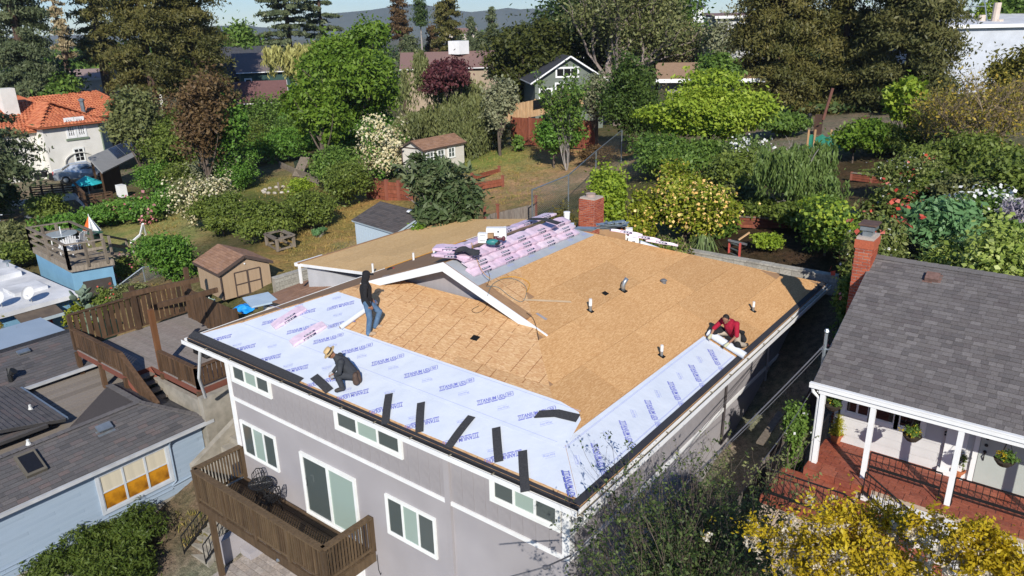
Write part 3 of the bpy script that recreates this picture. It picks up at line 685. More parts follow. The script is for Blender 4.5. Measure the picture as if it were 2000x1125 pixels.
    for a, c, ya, yb, zz in steps:
        tiles(st, 'step_tile', rtile, (a,ya,zz-.014), (1,0,0), (0,1,0), [(0,0),(c-a,0),(c-a,yb-ya),(0,yb-ya)], .3, .3, .012, .014, 0, 60)
        b = MB(); b.bb((a+.005,ya-.012,zz-.17), (c,ya,zz)); b.build('step_face', rtile, st)
    # windows and door on the porch wall
    wy = PW-.014
    def wx(px, py): return onp(px, py, (0,PW,0), (0,1,0))
    for (pa, pb, cols) in (((1650,815),(1694,828),3),((1702,832),(1738,844),1),((1752,848),(1790,859),1)):
        a = wx(*pa); c = wx(*pb); window(cott, (a.x,wy,-.52), (1,0,0), max(.42, c.x-a.x), .72, (0,-1,0), cols if cols < 3 else 2, .09, [gl_black], frame=white, rows=2, fw=.03)
    dx = wx(1905,915).x
    gl_d = mat('pale grey green door', (.42,.45,.42), (.38,.41,.38), 2, .5)
    b = MB(); b.bb((dx,wy-.05,PF+.02), (dx+.92,wy-.001,PF+1.75)); d = b.build('front_door', gl_d, cott)
    b = MB(); [b.lathe((dx+.1,wy-.05,PF+z), [(.03,0),(.035,.02),(.0,.04)], 8, (V(1,0,0),Zv,V(0,-1,0))) for z in (1.05,.9,.75)]; b.tube([(dx+.1,wy-.06,.72+PF),(dx+.1,wy-.1,.66+PF),(dx+.1,wy-.06,.55+PF)], .012); b.build('door_lock', blackiron, d)
    for s in (-.1,.93): b = MB(); b.bb((dx+s,wy-.06,PF), (dx+s+.09,wy-.001,PF+1.8)); b.build('door_trim', white, cott)
    px_ = wx(1830,880).x
    b = MB(); b.bb((px_+.12,wy-.09,PF+.02), (px_+.5,wy-.001,PF+1.35)); b.bb((px_+.07,wy-.12,PF), (px_+.55,wy-.001,PF+.12)); b.build('entry_panel', white, cott)
    window(cott, (px_+.14,wy-.09,PF+1.37), (1,0,0), .34, .22, (0,-1,0), 1, .03, [gl_black])
    c = wx(1848,842); b = MB(); [b.ell((c.x,wy-.03,c.z-.06*i), (.02,.02,.022)) for i in (0,1)]; b.build('house_number', blackiron, cott)
    # railings
    iron = blackiron
    for xa, xb in ((14.86,16.15),(16.38,19.5)): rail(cott, [(xa,FE+.03,PF),(xb,FE+.03,PF)], .62, .02, .012, .115, iron, cap=(.035,.02), low=.3)
    rail(cott, [(GX+.14,FE+.1,PF),(GX+.14,PW-.1,PF)], .62, .02, .012, .1, iron, cap=(.035,.02), low=.06)
    rail(cott, [(GX-.3,FE-.28,PF-.17),(GX-.3,FE-1.5,PF-.17)], .62, .02, .012, .11, iron, cap=(.035,.02))
    rail(cott, [(GX-.3,FE-1.5,PF-.17),(sx,FE-1.5,PF-.17),(sx+1.9,FE-1.5,PF-1.3)], .62, .02, .012, .12, iron, cap=(.035,.02))
    rail(cott, [(sx+.1,FE-.32,PF-.2),(sx+1.9,FE-.32,PF-1.3)], .55, .02, .012, .12, iron, cap=(.035,.02))
    # chimney on the gable end
    c = at(1686,520,1.6); cz = 2.85
    ch = brick_stack(cott, (GX-.14, RDY-.25), .36, .62, -2.2, cz-.1, 200, .075, .2)
    b = MB(); b.bb((GX-.35,RDY-.58,cz-.3), (GX+.07,RDY+.08,cz-.1)); b.build('brick_collar', brickm, ch)
    b = MB(); b.bb((GX-.33,RDY-.55,cz-.1), (GX+.05,RDY+.05,cz-.04)); b.build('mortar_cap', mortar, ch)
    b = MB(); b.bb((GX-.24,RDY-.42,cz-.04), (GX-.04,RDY-.1,cz+.08)); b.bb((GX-.3,RDY-.46,cz+.1), (GX+.02,RDY-.06,cz+.2)); b.k = 1; b.bb((GX-.34,RDY-.5,cz+.22), (GX+.06,RDY-.02,cz+.26)); b.build('chimney_cowl', [galv, mat('rusty cowl lid', (.09,.055,.045), (.13,.08,.06), 8, .8)], ch)
    # roof vent box, service mast
    c = onp(1821,545,(0,GY,GZ_),(0,-TP,1)); u, v, n = plane_axes([V(GX,GY,GZ_),V(xr,GY,GZ_),V(GX,RDY,RDZ)])
    b = MB(); b.box(c+n*.06, (.27,.24,.1), (u,v,n)); b.box(c+n*.008, (.36,.34,.012), (u,v,n)); b.build('roof_vent', mat('rusty roof vent', (.13,.075,.06), (.2,.12,.1), 14, .9), cott)
    m = V(GX-.06, 6.0, .2); b = MB(); b.tube([m, m+Zv*1.15], .035, 8); b.lathe(m+Zv*1.15, [(.035,0),(.06,.05),(.03,.1)], 8); b.tube([m+V(-.1,0,.75), m+V(.1,0,.8)], .02, 6); b.build('service_mast', galv, cott)
def WALLP():
    return [o for o in cott.children if o.name.startswith('wall')][0]
cottage()
# ---------------------------------------------------------------- blue house on the left
bsh = vmat('dark grey three-tab shingle', [(.098,.094,.096),(.122,.116,.116),(.085,.082,.085),(.14,.128,.125),(.108,.104,.108),(.15,.118,.112)], .9, 60, .35, bump=.5)
bsl = mat('blue lap siding', (.30,.37,.45), (.265,.335,.415), 2, .6, stretch=(.4,.4,6), dirt=.08)
btrim = mat('slate blue trim', (.14,.18,.24), (.12,.16,.21), 3, .6)
gutg = mat('grey white gutter', (.5,.51,.52), (.4,.41,.42), 3, .5, dirt=.15)
bh = thing('blue_house', 'pale blue house at lower left with dark grey shingle roof and amber window', 'house', (-6, -1, -6.2))
def blue_house():
    K = at(413,817,-4.0); Xe = K.x; ye = K.y
    P0 = None; best = 1e9
    for i in range(60):
        t = .2+.006*i
        p = onp(271,786,(Xe,ye,-4.0),(t,0,1)); e = abs((Xe-p.x)-(ye-p.y))
        if e < best: best, tA, P0 = e, t, p
    P0.y = ye-(Xe-P0.x); zr = P0.z
    yf = -9.5
    A = [V(Xe,yf,-4.0), V(Xe,ye,-4.0), V(P0.x,P0.y,zr), V(P0.x,yf,zr)]
    pa = roof_plane(bh, A, shslab, bsh, th=.135, w=(.28,.28,.34), seed=2, nmax=300, t=.004, tilt=.012, many='shingle_field')
    Q = at(213,752,zr); dd = P0.x-Q.x; Q.y = P0.y
    E = V(Q.x-1.3, ye, -4.0)
    Bp = [V(E.x,ye,-4.0), V(Q.x,P0.y,zr), V(P0.x,P0.y,zr), V(Xe,ye,-4.0)]
    roof_plane(bh, Bp[::-1], shslab, bsh, th=.135, w=(.28,.34), seed=3, nmax=120, t=.004, tilt=.012)
    # rear slope of the front ridge
    xq = P0.x-1.6
    Cr = [V(P0.x,P0.y,zr), V(Q.x,P0.y,zr), V(xq,P0.y-2.4,-4.0), V(P0.x,P0.y-2.4,zr)]
    u = V(0,-1,0)
    D = [V(P0.x,yf,zr), V(P0.x,P0.y,zr), V(Q.x+.2,P0.y,zr-.03), V(xq,P0.y-1.7,zr-tA*1.6), V(xq,yf,zr-tA*1.6)]
    roof_plane(bh, [D[4],D[0],D[1],D[3]][::-1], shslab, bsh, th=.135, w=(.28,.34), seed=4, nmax=100, t=.004, tilt=.012)
    b = MB(); b.add([V(Q.x,P0.y,zr), V(P0.x,P0.y,zr), V(xq,P0.y-1.7,zr-tA*1.6)], [(0,1,2),(2,1,0)]); b.build('roof_valley', bsh, bh)
    # caps along ridge and hip
    b = MB()
    for a, c in ((V(P0.x,yf,zr), P0), (P0, V(Xe,ye,-4.0)), (Q, P0)):
        a = Vector(a); c = Vector(c); n = int((c-a).length/.2); d = (c-a)/n
        for i in range(n): b.bar(a+d*i+Zv*.02, a+d*(i+1)+Zv*.032, .2, .012)
    b.build('ridge_caps', ridgem, bh)
    # flat rolled roofing
    flat = vmat('mineral rolled roofing', [(.235,.2,.165),(.27,.235,.2),(.21,.18,.15)], .95, 50, .35)
    z = -3.98; f = [at(45,760,z), at(205,702,z), at(345,771,z), at(150,835,z)]
    fx0, fx1 = f[1].x-.1, Xe-2.2; fy0 = -6.0
    b = MB(); b.bb((fx0,fy0,z-.12), (fx1+1.2,ye,z-.012)); fr = b.build('flat_roof', flat, bh)
    tiles(fr, 'roofing_strip', flat, (fx0,fy0,z-.012), (0,1,0), (-1,0,0), [(0,-(fx1+1.2-fx0)),(ye-fy0,-(fx1+1.2-fx0)),(ye-fy0,0),(0,0)], 30, .33, .012, .008, 0, 40, tilt=.012)
    # upper left slope with its white gutter
    g0, g1_ = at(30,762,-3.72), at(210,702,-3.72); xg = (g0.x+g1_.x)/2; t2 = .26
    top = onp(150,645,(xg,0,-3.72),(t2,0,1))
    U = [V(xg,yf+2,-3.72), V(xg,g1_.y,-3.72), V(top.x,g1_.y,top.z), V(top.x,yf+2,top.z)]
    roof_plane(bh, U, shslab, bsh, th=.16, w=(.3,.4), seed=6, nmax=300, t=.004, tilt=.012)
    b = MB(); b.bb((top.x-4.5,yf+2,-6.6), (xg-.25,g1_.y-.25,-3.85)); b.bb((top.x-3,yf+2,-3.9), (top.x,g1_.y-.1,top.z-.12)); b.build('rear_wall', bsl, bh)
    b = MB(); q = [V(top.x-3.5,g1_.y,-3.7), V(top.x,g1_.y,top.z), V(top.x,yf+2,top.z), V(top.x-3.5,yf+2,-3.7)]; b.add(q, [(0,1,2,3),(3,2,1,0)]); b.build('roof_back', bsh, bh)
    b = MB(); b.bar((xg+.05,g0.y-.2,-3.76), (xg+.05,g1_.y+.04,-3.76), .11, .1); b.build('gutter', gutg, bh)
    # slope facing the back between the wings
    e0, e1 = at(35,758,-3.7), at(125,812,-3.7); yb = (e0.y+e1.y)/2; t3 = .24
    S = [V(e1.x+.25,yb,-3.7), V(e0.x-3,yb,-3.7), V(e0.x-3,yb-2.6,-3.7+t3*2.6), V(e1.x+.25,yb-2.6,-3.7+t3*2.6)]
    roof_plane(bh, S, shslab, bsh, th=.16, w=(.3,.4), seed=7, nmax=150, t=.004, tilt=.02)
    b = MB(); b.bar((e0.x-3,yb+.03,-3.73), (e1.x+.2,yb+.03,-3.73), .1, .08); b.build('eave_board', btrim, bh)
    Wp = [V(e1.x+.35,yb-.55,-3.62), V(e0.x-2,yb-2.3,-3.3), V(e0.x-2,-9,-3.25), V(e1.x+.35,-9,-3.55)]
    roof_plane(bh, Wp, shslab, bsh, th=.16, w=(.3,.4), seed=8, nmax=120, t=.004, tilt=.012)
    # walls, gutter and window on the side facing the grey house
    xw = Xe-.22
    b = MB(); b.bb((xw-6,yf,-7.4), (xw,ye-.28,-4.06)); w = b.build('wall', bsl, bh)
    tiles(w, 'siding_board', bsl, (xw,yf,-6.1), (0,1,0), (0,0,1), [(0,0),(ye-.28-yf,0),(ye-.28-yf,1.98),(0,1.98)], 3.6, .11, .003, .01, .4, 120, tilt=.008)
    b = MB(); b.bar((Xe+.04,yf,-4.06), (Xe+.04,ye+.03,-4.06), .1, .1); b.build('gutter', gutg, bh)
    b = MB(); b.bb((Xe-.24,yf,-4.16), (Xe-.02,ye,-4.1)); b.build('soffit', btrim, bh)
    def wp(px, py): return onp(px, py, (xw,0,0), (1,0,0))
    lo, hi_ = wp(205,993), wp(333,935); wz = wp(203,1002).z; hz_ = up(V(xw,lo.y,wz), 934)
    amb = mat('amber stained glass', (.50,.22,.015), (.16,.06,.008), 3.2, .15, .3, 30, stretch=(1,1,1)); cur = mat('cream blind behind glass', (.56,.5,.38), (.48,.43,.33), 1.2, .3, stretch=(1,5,.2))
    window(bh, (xw+.014,lo.y,wz+.06), (0,1,0), hi_.y-lo.y, 1.16, (1,0,0), 3, .1, [amb,amb,amb,cur,cur,cur], frame=mat('pale blue grey sash', (.5,.53,.56), None, 3, .5), rows=2, depth=.06)
    b = MB(); y_ = wp(327,870).y
    b.tube([(Xe+.02,y_,-4.12), (xw+.1,y_+.02,-4.3), (xw+.05,y_+.03,-4.45), (xw+.05,y_+.03,-5.62), (xw+.05,y_-.12,-5.72)], .035, 8); b.build('downspout', bsl, bh)
    b = MB()
    for zz, ya in ((-5.72,lo.y-.4),(-5.85,lo.y-.9)): b.tube([(xw+.04,yf,zz-.02), (xw+.04,hi_.y,zz)], .022, 6)
    b.tube([(xw+.04,ye-.3,-5.0), (xw+.06,ye-.45,-5.2), (xw+.05,ye-.6,-5.7), (xw+.05,hi_.y,-5.75)], .035, 8); b.build('conduit', bsl, bh)
    b = MB(); b.bb((xw-.05,yf,-7.5), (xw+.05,ye-.25,-6.12)); b.build('foundation', concrete, bh)
    # skylight, box vents, turbine, pipes
    uA, vA, nA = plane_axes(A)
    def onA(px, py): return onp(px, py, A[0], nA)
    c = onA(60,908); b = MB(); b.box(c+nA*.06, (.52,.78,.12), (uA,vA,nA)); b.k = 1; b.box(c+nA*.122, (.4,.62,.012), (uA,vA,nA)); b.build('skylight', [mat('bronze skylight frame', (.13,.115,.09), None, 3, .5), gl_black], bh)
    c = onA(203,838); b = MB(); b.box(c+nA*.1, (.42,.24,.05), (uA,vA,nA)); b.box(c+nA*.05-uA*.1, (.05,.2,.1), (uA,vA,nA)); b.box(c+nA*.005-vA*.05, (.5,.32,.01), (uA,vA,nA)); b.build('box_vent', galv, bh)
    uU, vU, nU = plane_axes(U)
    c = onp(46,690,U[0],nU); b = MB(); b.box(c+nU*.09, (.4,.22,.05), (uU,vU,nU)); b.box(c+nU*.04, (.36,.05,.08), (uU,vU,nU)); b.build('box_vent', galv, bh)
    c = onp(22,745,U[0],nU); b = MB(); b.tube([c, c+Zv*.25], .08, 8); b.tube([c+Zv*.22, c+V(-.1,.1,.42)], [.06,.13], 8); b.tube([c+Zv*.22, c+V(.12,.12,.4)], [.06,.13], 8); b.build('roof_cowl', mat('black roof cowl', (.02,.02,.02), None, 4, .5), bh)
    pv = mat('pale pipe', (.6,.6,.57), None, 5, .5)
    for px, py, pt, pl in ((56,868,857,A),(60,800,789,S)):
        c = onp(px, py, pl[0], plane_axes(pl)[2]); b = MB(); b.lathe(c-Zv*.03, [(.09,0),(.05,.1),(.04,.12),(.04,up(c, pt))], 8); b.build('vent_pipe', pv, bh)
blue_house()
# ---------------------------------------------------------------- sheds, decks, fences, far houses
def dirs(az): return V(math.sin(R_(az)), math.cos(R_(az)), 0)
def gable(t, o, u, v, W, D, H, rise, wm, rm, over=.12, nm=('wall','roof'), shingle=None, trim=None, th=.06, base=0, sh=(.12,(.24,.3))):
    """gabled block: front W wide along u from ground corner o, D deep along v, ridge along v"""
    o = Vector(o); u = Vector(u).normalized(); v = Vector(v).normalized(); H = Zv*H; r = Zv*rise
    p = [o, o+u*W, o+u*W+H, o+u*W/2+H+r, o+H]; b = MB(); b.prism([q+Zv*base for q in p[:2]]+p[2:], v*D); b.build(nm[0], wm, t)
    s = rise/(W/2)
    for sg in (-1, 1):
        top = o+u*W/2+H+r-v*over; e = o+u*(W/2+sg*(W/2+over))+H-Zv*s*over-v*over; L = v*(D+2*over); lift = Zv*.02
        q = [e+lift, e+L+lift, top+L+lift, top+lift]
        uu, vv, n = plane_axes(q)
        if shingle: roof_plane(t, q if (q[1]-q[0]).dot(uu) > 0 else [q[1],q[0],q[3],q[2]], trim or rm, rm, th=sh[0], w=sh[1], thick=th, nmax=150, slabname=nm[1], t=.006)
        else:
            b = MB(); b.prism([x-n*th for x in q], n*th); b.build(nm[1], rm, t)
        if trim:
            b = MB(); b.bar(e-Zv*.02-v*.02, top-Zv*.02-v*.02, .03, .12); b.build('rake_board', trim, t)
            b = MB(); b.bar(e-Zv*.03, e+L-Zv*.03, .04, .1); b.build('fascia', trim, t)
tanw = mat('tan shed siding', (.40,.29,.19), (.36,.255,.165), 2, .75, stretch=(6,6,.3), dirt=.08)
brnt = mat('dark brown trim', (.085,.06,.05), None, 4, .7)
brnsh = vmat('brown shingle', [(.30,.17,.105),(.36,.21,.135),(.26,.145,.09),(.33,.2,.14)], .9, 40, .3)
dksh = vmat('charcoal shingle', [(.09,.08,.08),(.12,.105,.1),(.105,.09,.085),(.075,.07,.07)], .9, 40, .3)
palebl = mat('pale blue shed boards', (.46,.55,.62), (.42,.51,.58), 2, .7, stretch=(8,8,.3), dirt=.08)
cream = mat('cream lap siding', (.62,.58,.52), (.57,.53,.47), 2, .7, stretch=(.4,.4,8))
redw = vmat('red stained fence board', [(.20,.06,.035),(.25,.08,.045),(.16,.05,.03)], .85, 10, .3, (1,1,.2))
redpost = mat('red stained post', (.27,.095,.06), (.22,.075,.05), 5, .8, stretch=(1,1,.3))
neww = vmat('new cedar fence board', [(.50,.31,.16),(.58,.38,.21),(.44,.26,.13)], .8, 10, .3, (1,1,.2))
oldw = vmat('old grey fence board', [(.17,.14,.12),(.22,.19,.165),(.135,.115,.1)], .9, 14, .35, (1,1,.2))
paverw = vmat('grey wall block', [(.36,.34,.29),(.42,.40,.35),(.31,.29,.25)], .95, 16, .3)

def tan_shed():
    c = at(437,587,-2.8); u = dirs(8); v = dirs(-82); r = at(535,559,-2.7); W = (r-c).dot(u); H = up(c, 532)
    t = thing('garden_shed', 'tan garden shed with brown trim, double doors and brown shingle roof behind the deck', 'shed', c)
    gable(t, c, u, v, W, W*1.05, H, W*.22, tanw, brnsh, .12, shingle=True, trim=brnt)
    n = -v; ax = (u, Zv, n)
    for i in range(2):
        a = c+u*W*(.27+.265*i); w = W*.25; h = H*.86; b = MB()
        b.box(a+u*w/2+Zv*h/2+n*.02, (w,h,.03), ax); d = b.build('door', tanw, t)
        b = MB()
        for x in (0, w): b.box(a+u*x+Zv*h/2+n*.045, (.045,h,.02), ax)
        for z in (.02, h*.5, h): b.box(a+u*w/2+Zv*z+n*.043, (w,.045,.02), ax)
        b.build('door_trim', brnt, d)
    b = MB(); b.bar(c+n*.03, c+n*.03+Zv*H, .07, .03); b.build('corner_board', brnt, t)
    b = MB(); b.lathe(c+u*W*.5+Zv*(H+.12)+n*.02, [(.0,0),(.035,.0),(.035,.02),(0,.025)], 8, (u,Zv,n)); b.build('vent', white, t)
tan_shed()
def blue_shed():
    z = -1.25; e0, e1 = at(686,430,z), at(772,456,z); u = (e1-e0); u.z = 0; W = u.length; u.normalize(); v = Zv.cross(u)
    r1 = onp(797,413,e1,u); dep = max(1.4, min(3, (r1-e1).dot(v))); rise = .42
    t = thing('garden_shed', 'pale blue shed with dark shingle roof standing beside the leafy loquat tree', 'shed', V(e0.x,e0.y,-3))
    q = [e0, e1, e1+v*1.75+Zv*.62, e0+v*1.75+Zv*.62]
    roof_plane(t, q, palebl, dksh, th=.12, w=(.25,.32), thick=.09, seed=4, t=.006)
    a = e0+u*.12+v*.12; L = W-.2
    b = MB(); b.prism([V(p.x,p.y,-3.0) for p in (a, a+u*L)]+[a+u*L-Zv*.1, a-Zv*.1], v*.05)
    b.prism([V(*(a+u*L).xy,-3), V(*(a+u*L+v*1.5).xy,-3), a+u*L+v*1.5+Zv*.42, a+u*L-Zv*.1], -u*.05); b.prism([V(*a.xy,-3), V(*(a+v*1.5).xy,-3), a+v*1.5+Zv*.42, a-Zv*.1], u*.05)
    w = b.build('wall', palebl, t)
    tiles(w, 'siding_board', palebl, V(a.x,a.y,-2.95)-v*.001, u, (0,0,1), [(0,0),(L,0),(L,1.62),(0,1.62)], .2, 1.62, .012, .014, 0, 60)
    b = MB(); b.lathe(e1+v*1.55+Zv*.6-u*.75, [(.0,.1),(.22,.06),(.26,.02),(.24,0)][::-1], 12); b.build('roof_dome', white, t)
blue_shed()
def white_shed():
    c = at(830,358,-3.05); u = V(0,1,0); z1 = up(c, 292); L = onp(908,335,c,(1,0,0)).y-c.y; W = 2.1
    t = thing('garden_shed', 'cream potting shed with white windows and brown roof above the red fence', 'shed', c)
    gable(t, V(c.x-W,c.y,c.z+.35), V(1,0,0), V(0,1,0), W, max(3.2, L), z1-.35, .5, cream, brnsh, .15, shingle=True, trim=brnt, sh=(.16,(.35,.4)))
    b = MB(); b.bb((c.x-W-.02,c.y-.03,c.z+z1-.04), (c.x+.02,c.y-.001,c.z+z1+.04)); b.build('belt_trim', brnt, t)
    b = MB(); b.bar((c.x-W,c.y-.02,c.z+.3),(c.x-W,c.y-.02,c.z+z1),.07); b.build('corner_board', brnt, t)
    for i in range(3): b = MB(); b.bar((c.x-W+.1+i*.9,c.y+.15,c.z-.5),(c.x-W+.1+i*.9,c.y+.15,c.z+.36),.14); b.build('stilt', brnt, t)
    for i in range(3): window(t, (c.x+.001,c.y+.35+i*1.12,c.z+z1-.95), (0,1,0), .62, .68, (1,0,0), 2, .07, [gl_dark], rows=2)
white_shed()

def wood_fence(name, label, pts, h, m, pw=.14, gap=.01, postm=None, posth=None, thick=.022, step=None, cat='fence', rails=True, posts=True, pcap=None, group=None):
    """boards standing along pts (ground points), each a part, with posts and rails"""
    pts = [Vector(p) for p in pts]
    t = thing(name, label, cat, pts[0], group); shared = None
    for a, c in zip(pts, pts[1:]):
        d = V(c.x-a.x, c.y-a.y, 0); L = d.length; d.normalize(); n = Zv.cross(d); k = max(1, round(L/pw)); w = L/k
        if shared is None:
            q = MB(); q.box((0,0,h/2), (w-gap, thick, h)); shared = bpy.data.meshes.new('board'); shared.from_pydata(q.v, [], q.f); shared.materials.append(m)
        Bm = Matrix((d, n, Zv)).transposed().to_4x4()
        for i in range(k):
            f = (i+.5)/k; p = a+d*L*f; p.z = a.z+(c.z-a.z)*f+rnd.uniform(-.012,.012)
            if step: p.z = a.z+(c.z-a.z)*(math.floor(f*step)+.5)/step
            link('board', shared, p, t, basis=Bm)
        if rails:
            b = MB()
            for z in (.2, h-.2): b.bar(a+n*.04+Zv*z, c+n*.04+Zv*z, .04, .08)
            b.build('fence_rail', postm or m, t)
    if posts:
        for p in pts:
            b = MB(); b.bar(p, p+Zv*(posth or h+.08), .1, upv=(1,0,0))
            if pcap: b.box(p+Zv*((posth or h+.08)+.03), (.14,.14,.06))
            b.build('post', postm or m, t)
    return t
def chain_link(label, pts, h, extra=None):
    pts = [Vector(p) for p in pts]; t = thing('chain_link_fence', label, 'fence', pts[0])
    for p in pts: b = MB(); b.tube([p, p+Zv*h], .035, 7); b.build('post', galv, t)
    for a, c in zip(pts, pts[1:]):
        b = MB(); b.tube([a+Zv*h, c+Zv*h], .028, 6); b.build('top_rail', galv, t)
        L = (c-a).length; d = (c-a)/L; b = MB(); k = int((L+h)/.1)
        for s in (0, 1):
            for i in range(k):
                x = i*.1-h if s == 0 else i*.1
                xa, za, xb, zb = (x, 0, x+h, h) if s == 0 else (x, 0, x-h, h)
                lo, hi = max(0, min(xa, xb)), min(L, max(xa, xb))
                if hi-lo < .02: continue
                f = lambda q: (q-xa)/(xb-xa)*h
                p, q = a+d*lo+Zv*f(lo), a+d*hi+Zv*f(hi); w = (q-p).normalized().cross(d.cross(Zv)).normalized()*.004
                b.add([p-w, q-w, q+w, p+w], [(0,1,2,3)])
        b.build('wire_mesh', galv, t, kind='stuff')
    return t

def structures():
    G = lambda px, py, dz=0: hit(px, py)+Zv*dz
    # fences at the back
    a, c = at(1000,281,-1.7), at(1166,292,-1.5); h = up(at(1035,285,-1.7), 232)
    a2 = a+(c-a)*.22
    wood_fence('plank_fence', 'red stained board fence below the tall cedar fence at the back of the lot', [a, a2, a+(c-a)*.48, a+(c-a)*.75, c], h, redw, .17, .015, redpost, pcap=None)
    n = V(-(c-a).y, (c-a).x, 0).normalized(); a3 = at(984,240,-.4); c3 = at(1150,205,.2)
    wood_fence('plank_fence', 'tall new cedar board fence with a dark window opening at the back', [a3, a3+(c3-a3)*.35, a3+(c3-a3)*.7, c3], up(a3, 207), neww, .17, .012)
    b = MB(); p = a3+(c3-a3)*.42; d = (c3-a3).normalized(); b.box(p+Zv*(up(a3,207)*.72)+V(.08,-.12,0), (1.9,.04,.75), (d, V(d.y,-d.x,0), Zv)); b.build('fence_window', gl_black, label='dark glazed opening set in the tall cedar fence', cat='window')
    # red retaining fence under the potting shed
    p = [at(x, y, -2.95) for x, y in ((720,386),(737,389),(757,392),(781,394),(803,398))]
    hh = up(p[1], 350)
    t = thing('retaining_fence', 'low dark red plank retaining wall with square posts left of the potting shed', 'retaining wall', p[0])
    for q in p: b = MB(); b.bar(q, q+Zv*hh, .2, upv=(1,0,0)); b.box(q+Zv*(hh+.03), (.22,.22,.06)); b.build('post', redpost, t)
    for i in range(4):
        for r in range(5):
            b = MB(); b.bar(p[i]+Zv*(hh*(r+.5)/5.3), p[i+1]+Zv*(hh*(r+.5)/5.3), .05, hh/5.3-.02); b.build('board', redw, t)
    for lab, q, h_ in (('upper red plank edging along the dirt terrace', [(922,352),(975,338)], .3), ('lower red plank edging with end post on the dirt terrace', [(925,372),(982,362)], .45)):
        pa, pb = at(*q[0], -2.35), at(*q[1], -2.3)
        t = thing('garden_edging', lab, 'edging', pa)
        for r in range(2): b = MB(); b.bar(pa+Zv*(.1+r*h_/2), pb+Zv*(.1+r*h_/2), .08, h_/2-.015); b.build('plank', redw, t)
        for q2 in (pa, pb): b = MB(); b.bar(q2-Zv*.1, q2+Zv*(h_+.16), .14, upv=(1,0,0)); b.box(q2+Zv*(h_+.18), (.17,.17,.05)); b.build('post', redpost, t)
    # grey plank fence behind the roof
    a, c = at(948,455,-1.9), at(1047,432,-1.6)
    wood_fence('plank_fence', 'weathered grey plank fence with reddish posts behind the pink bundles', [a, a+(c-a)*.25, c], up(c, 398), oldw, .12, .008, redpost, posth=up(c, 384), pcap=True)
    # chain link up the slope
    p = [at(x, y, z) for x, y, z in ((1040,462,-1.7),(1110,430,-1.4),(1163,372,-1.3),(1213,322,-1.1))]
    hs = up(p[1], 342)
    chain_link('tall chain link fence climbing the slope between dirt path and lime tree', p, hs)
    # masonry block walls
    for lab, q, zt, rows, zb in (('pale block retaining wall between the tan shed and the grey house', [(537,545),(662,508)], -1.95, 5, -2.9), ('grey block retaining wall behind the far edge of the stripped roof', None, .12, 6, -1.2)):
        if q: a, c = at(*q[0], zt), at(*q[1], zt)
        else: a, c = V(6.4,13.55,.12), V(11.75,13.55,.12)
        L = (c-a).length; u = (c-a).normalized(); n = V(u.y,-u.x,0); t = thing('block_wall', lab, 'retaining wall', V(a.x,a.y,zb))
        b = MB(); b.box((a+c)/2+Zv*((zb-zt)/2)-n*.13, (L, .24, zt-zb-.02), (u, n, Zv)); co_ = b.build('wall', mortar if not q else concrete, t)
        hh = (zt-zb)/rows
        tiles(co_, 'block', paverw, V(a.x,a.y,zb)-n*.012, u, (0,0,1), [(0,0),(L,0),(L,zt-zb),(0,zt-zb)], .38, hh, .012, .02, .5, 150, jit=.004)
        tiles(co_, 'cap_block', paverw, V(a.x,a.y,zt-.02)+n*.04, u, Zv.cross(u), [(0,0),(L,0),(L,.3),(0,.3)], .42, .3, .012, .06, 0, 60, jit=.004)
    # red raised beds in the right garden
    for lab, q, z, hh in (('low red brick edged bed under the mandarin tree', [(1405,442),(1542,449)], .05, .42), ('long red plank bed beside the dark garden path', [(1662,352),(1742,362)], .3, .35)):
        a, c = at(*q[0], z), at(*q[1], z); t = thing('raised_bed', lab, 'garden bed', a); d = (c-a).normalized()
        for r in range(3): b = MB(); b.bar(a+Zv*(hh*(r+.5)/3), c+Zv*(hh*(r+.5)/3), .06, hh/3-.015); b.build('plank', redw, t)
        for f in (0, .5, 1): q2 = a+(c-a)*f; b = MB(); b.bar(q2, q2+Zv*(hh+.05), .1, upv=(1,0,0)); b.build('post', redpost, t)
        b = MB(); b.bar(a+Zv*(hh+.01), c+Zv*(hh+.01), .16, .03); b.build('cap_board', greywood, t)
structures()

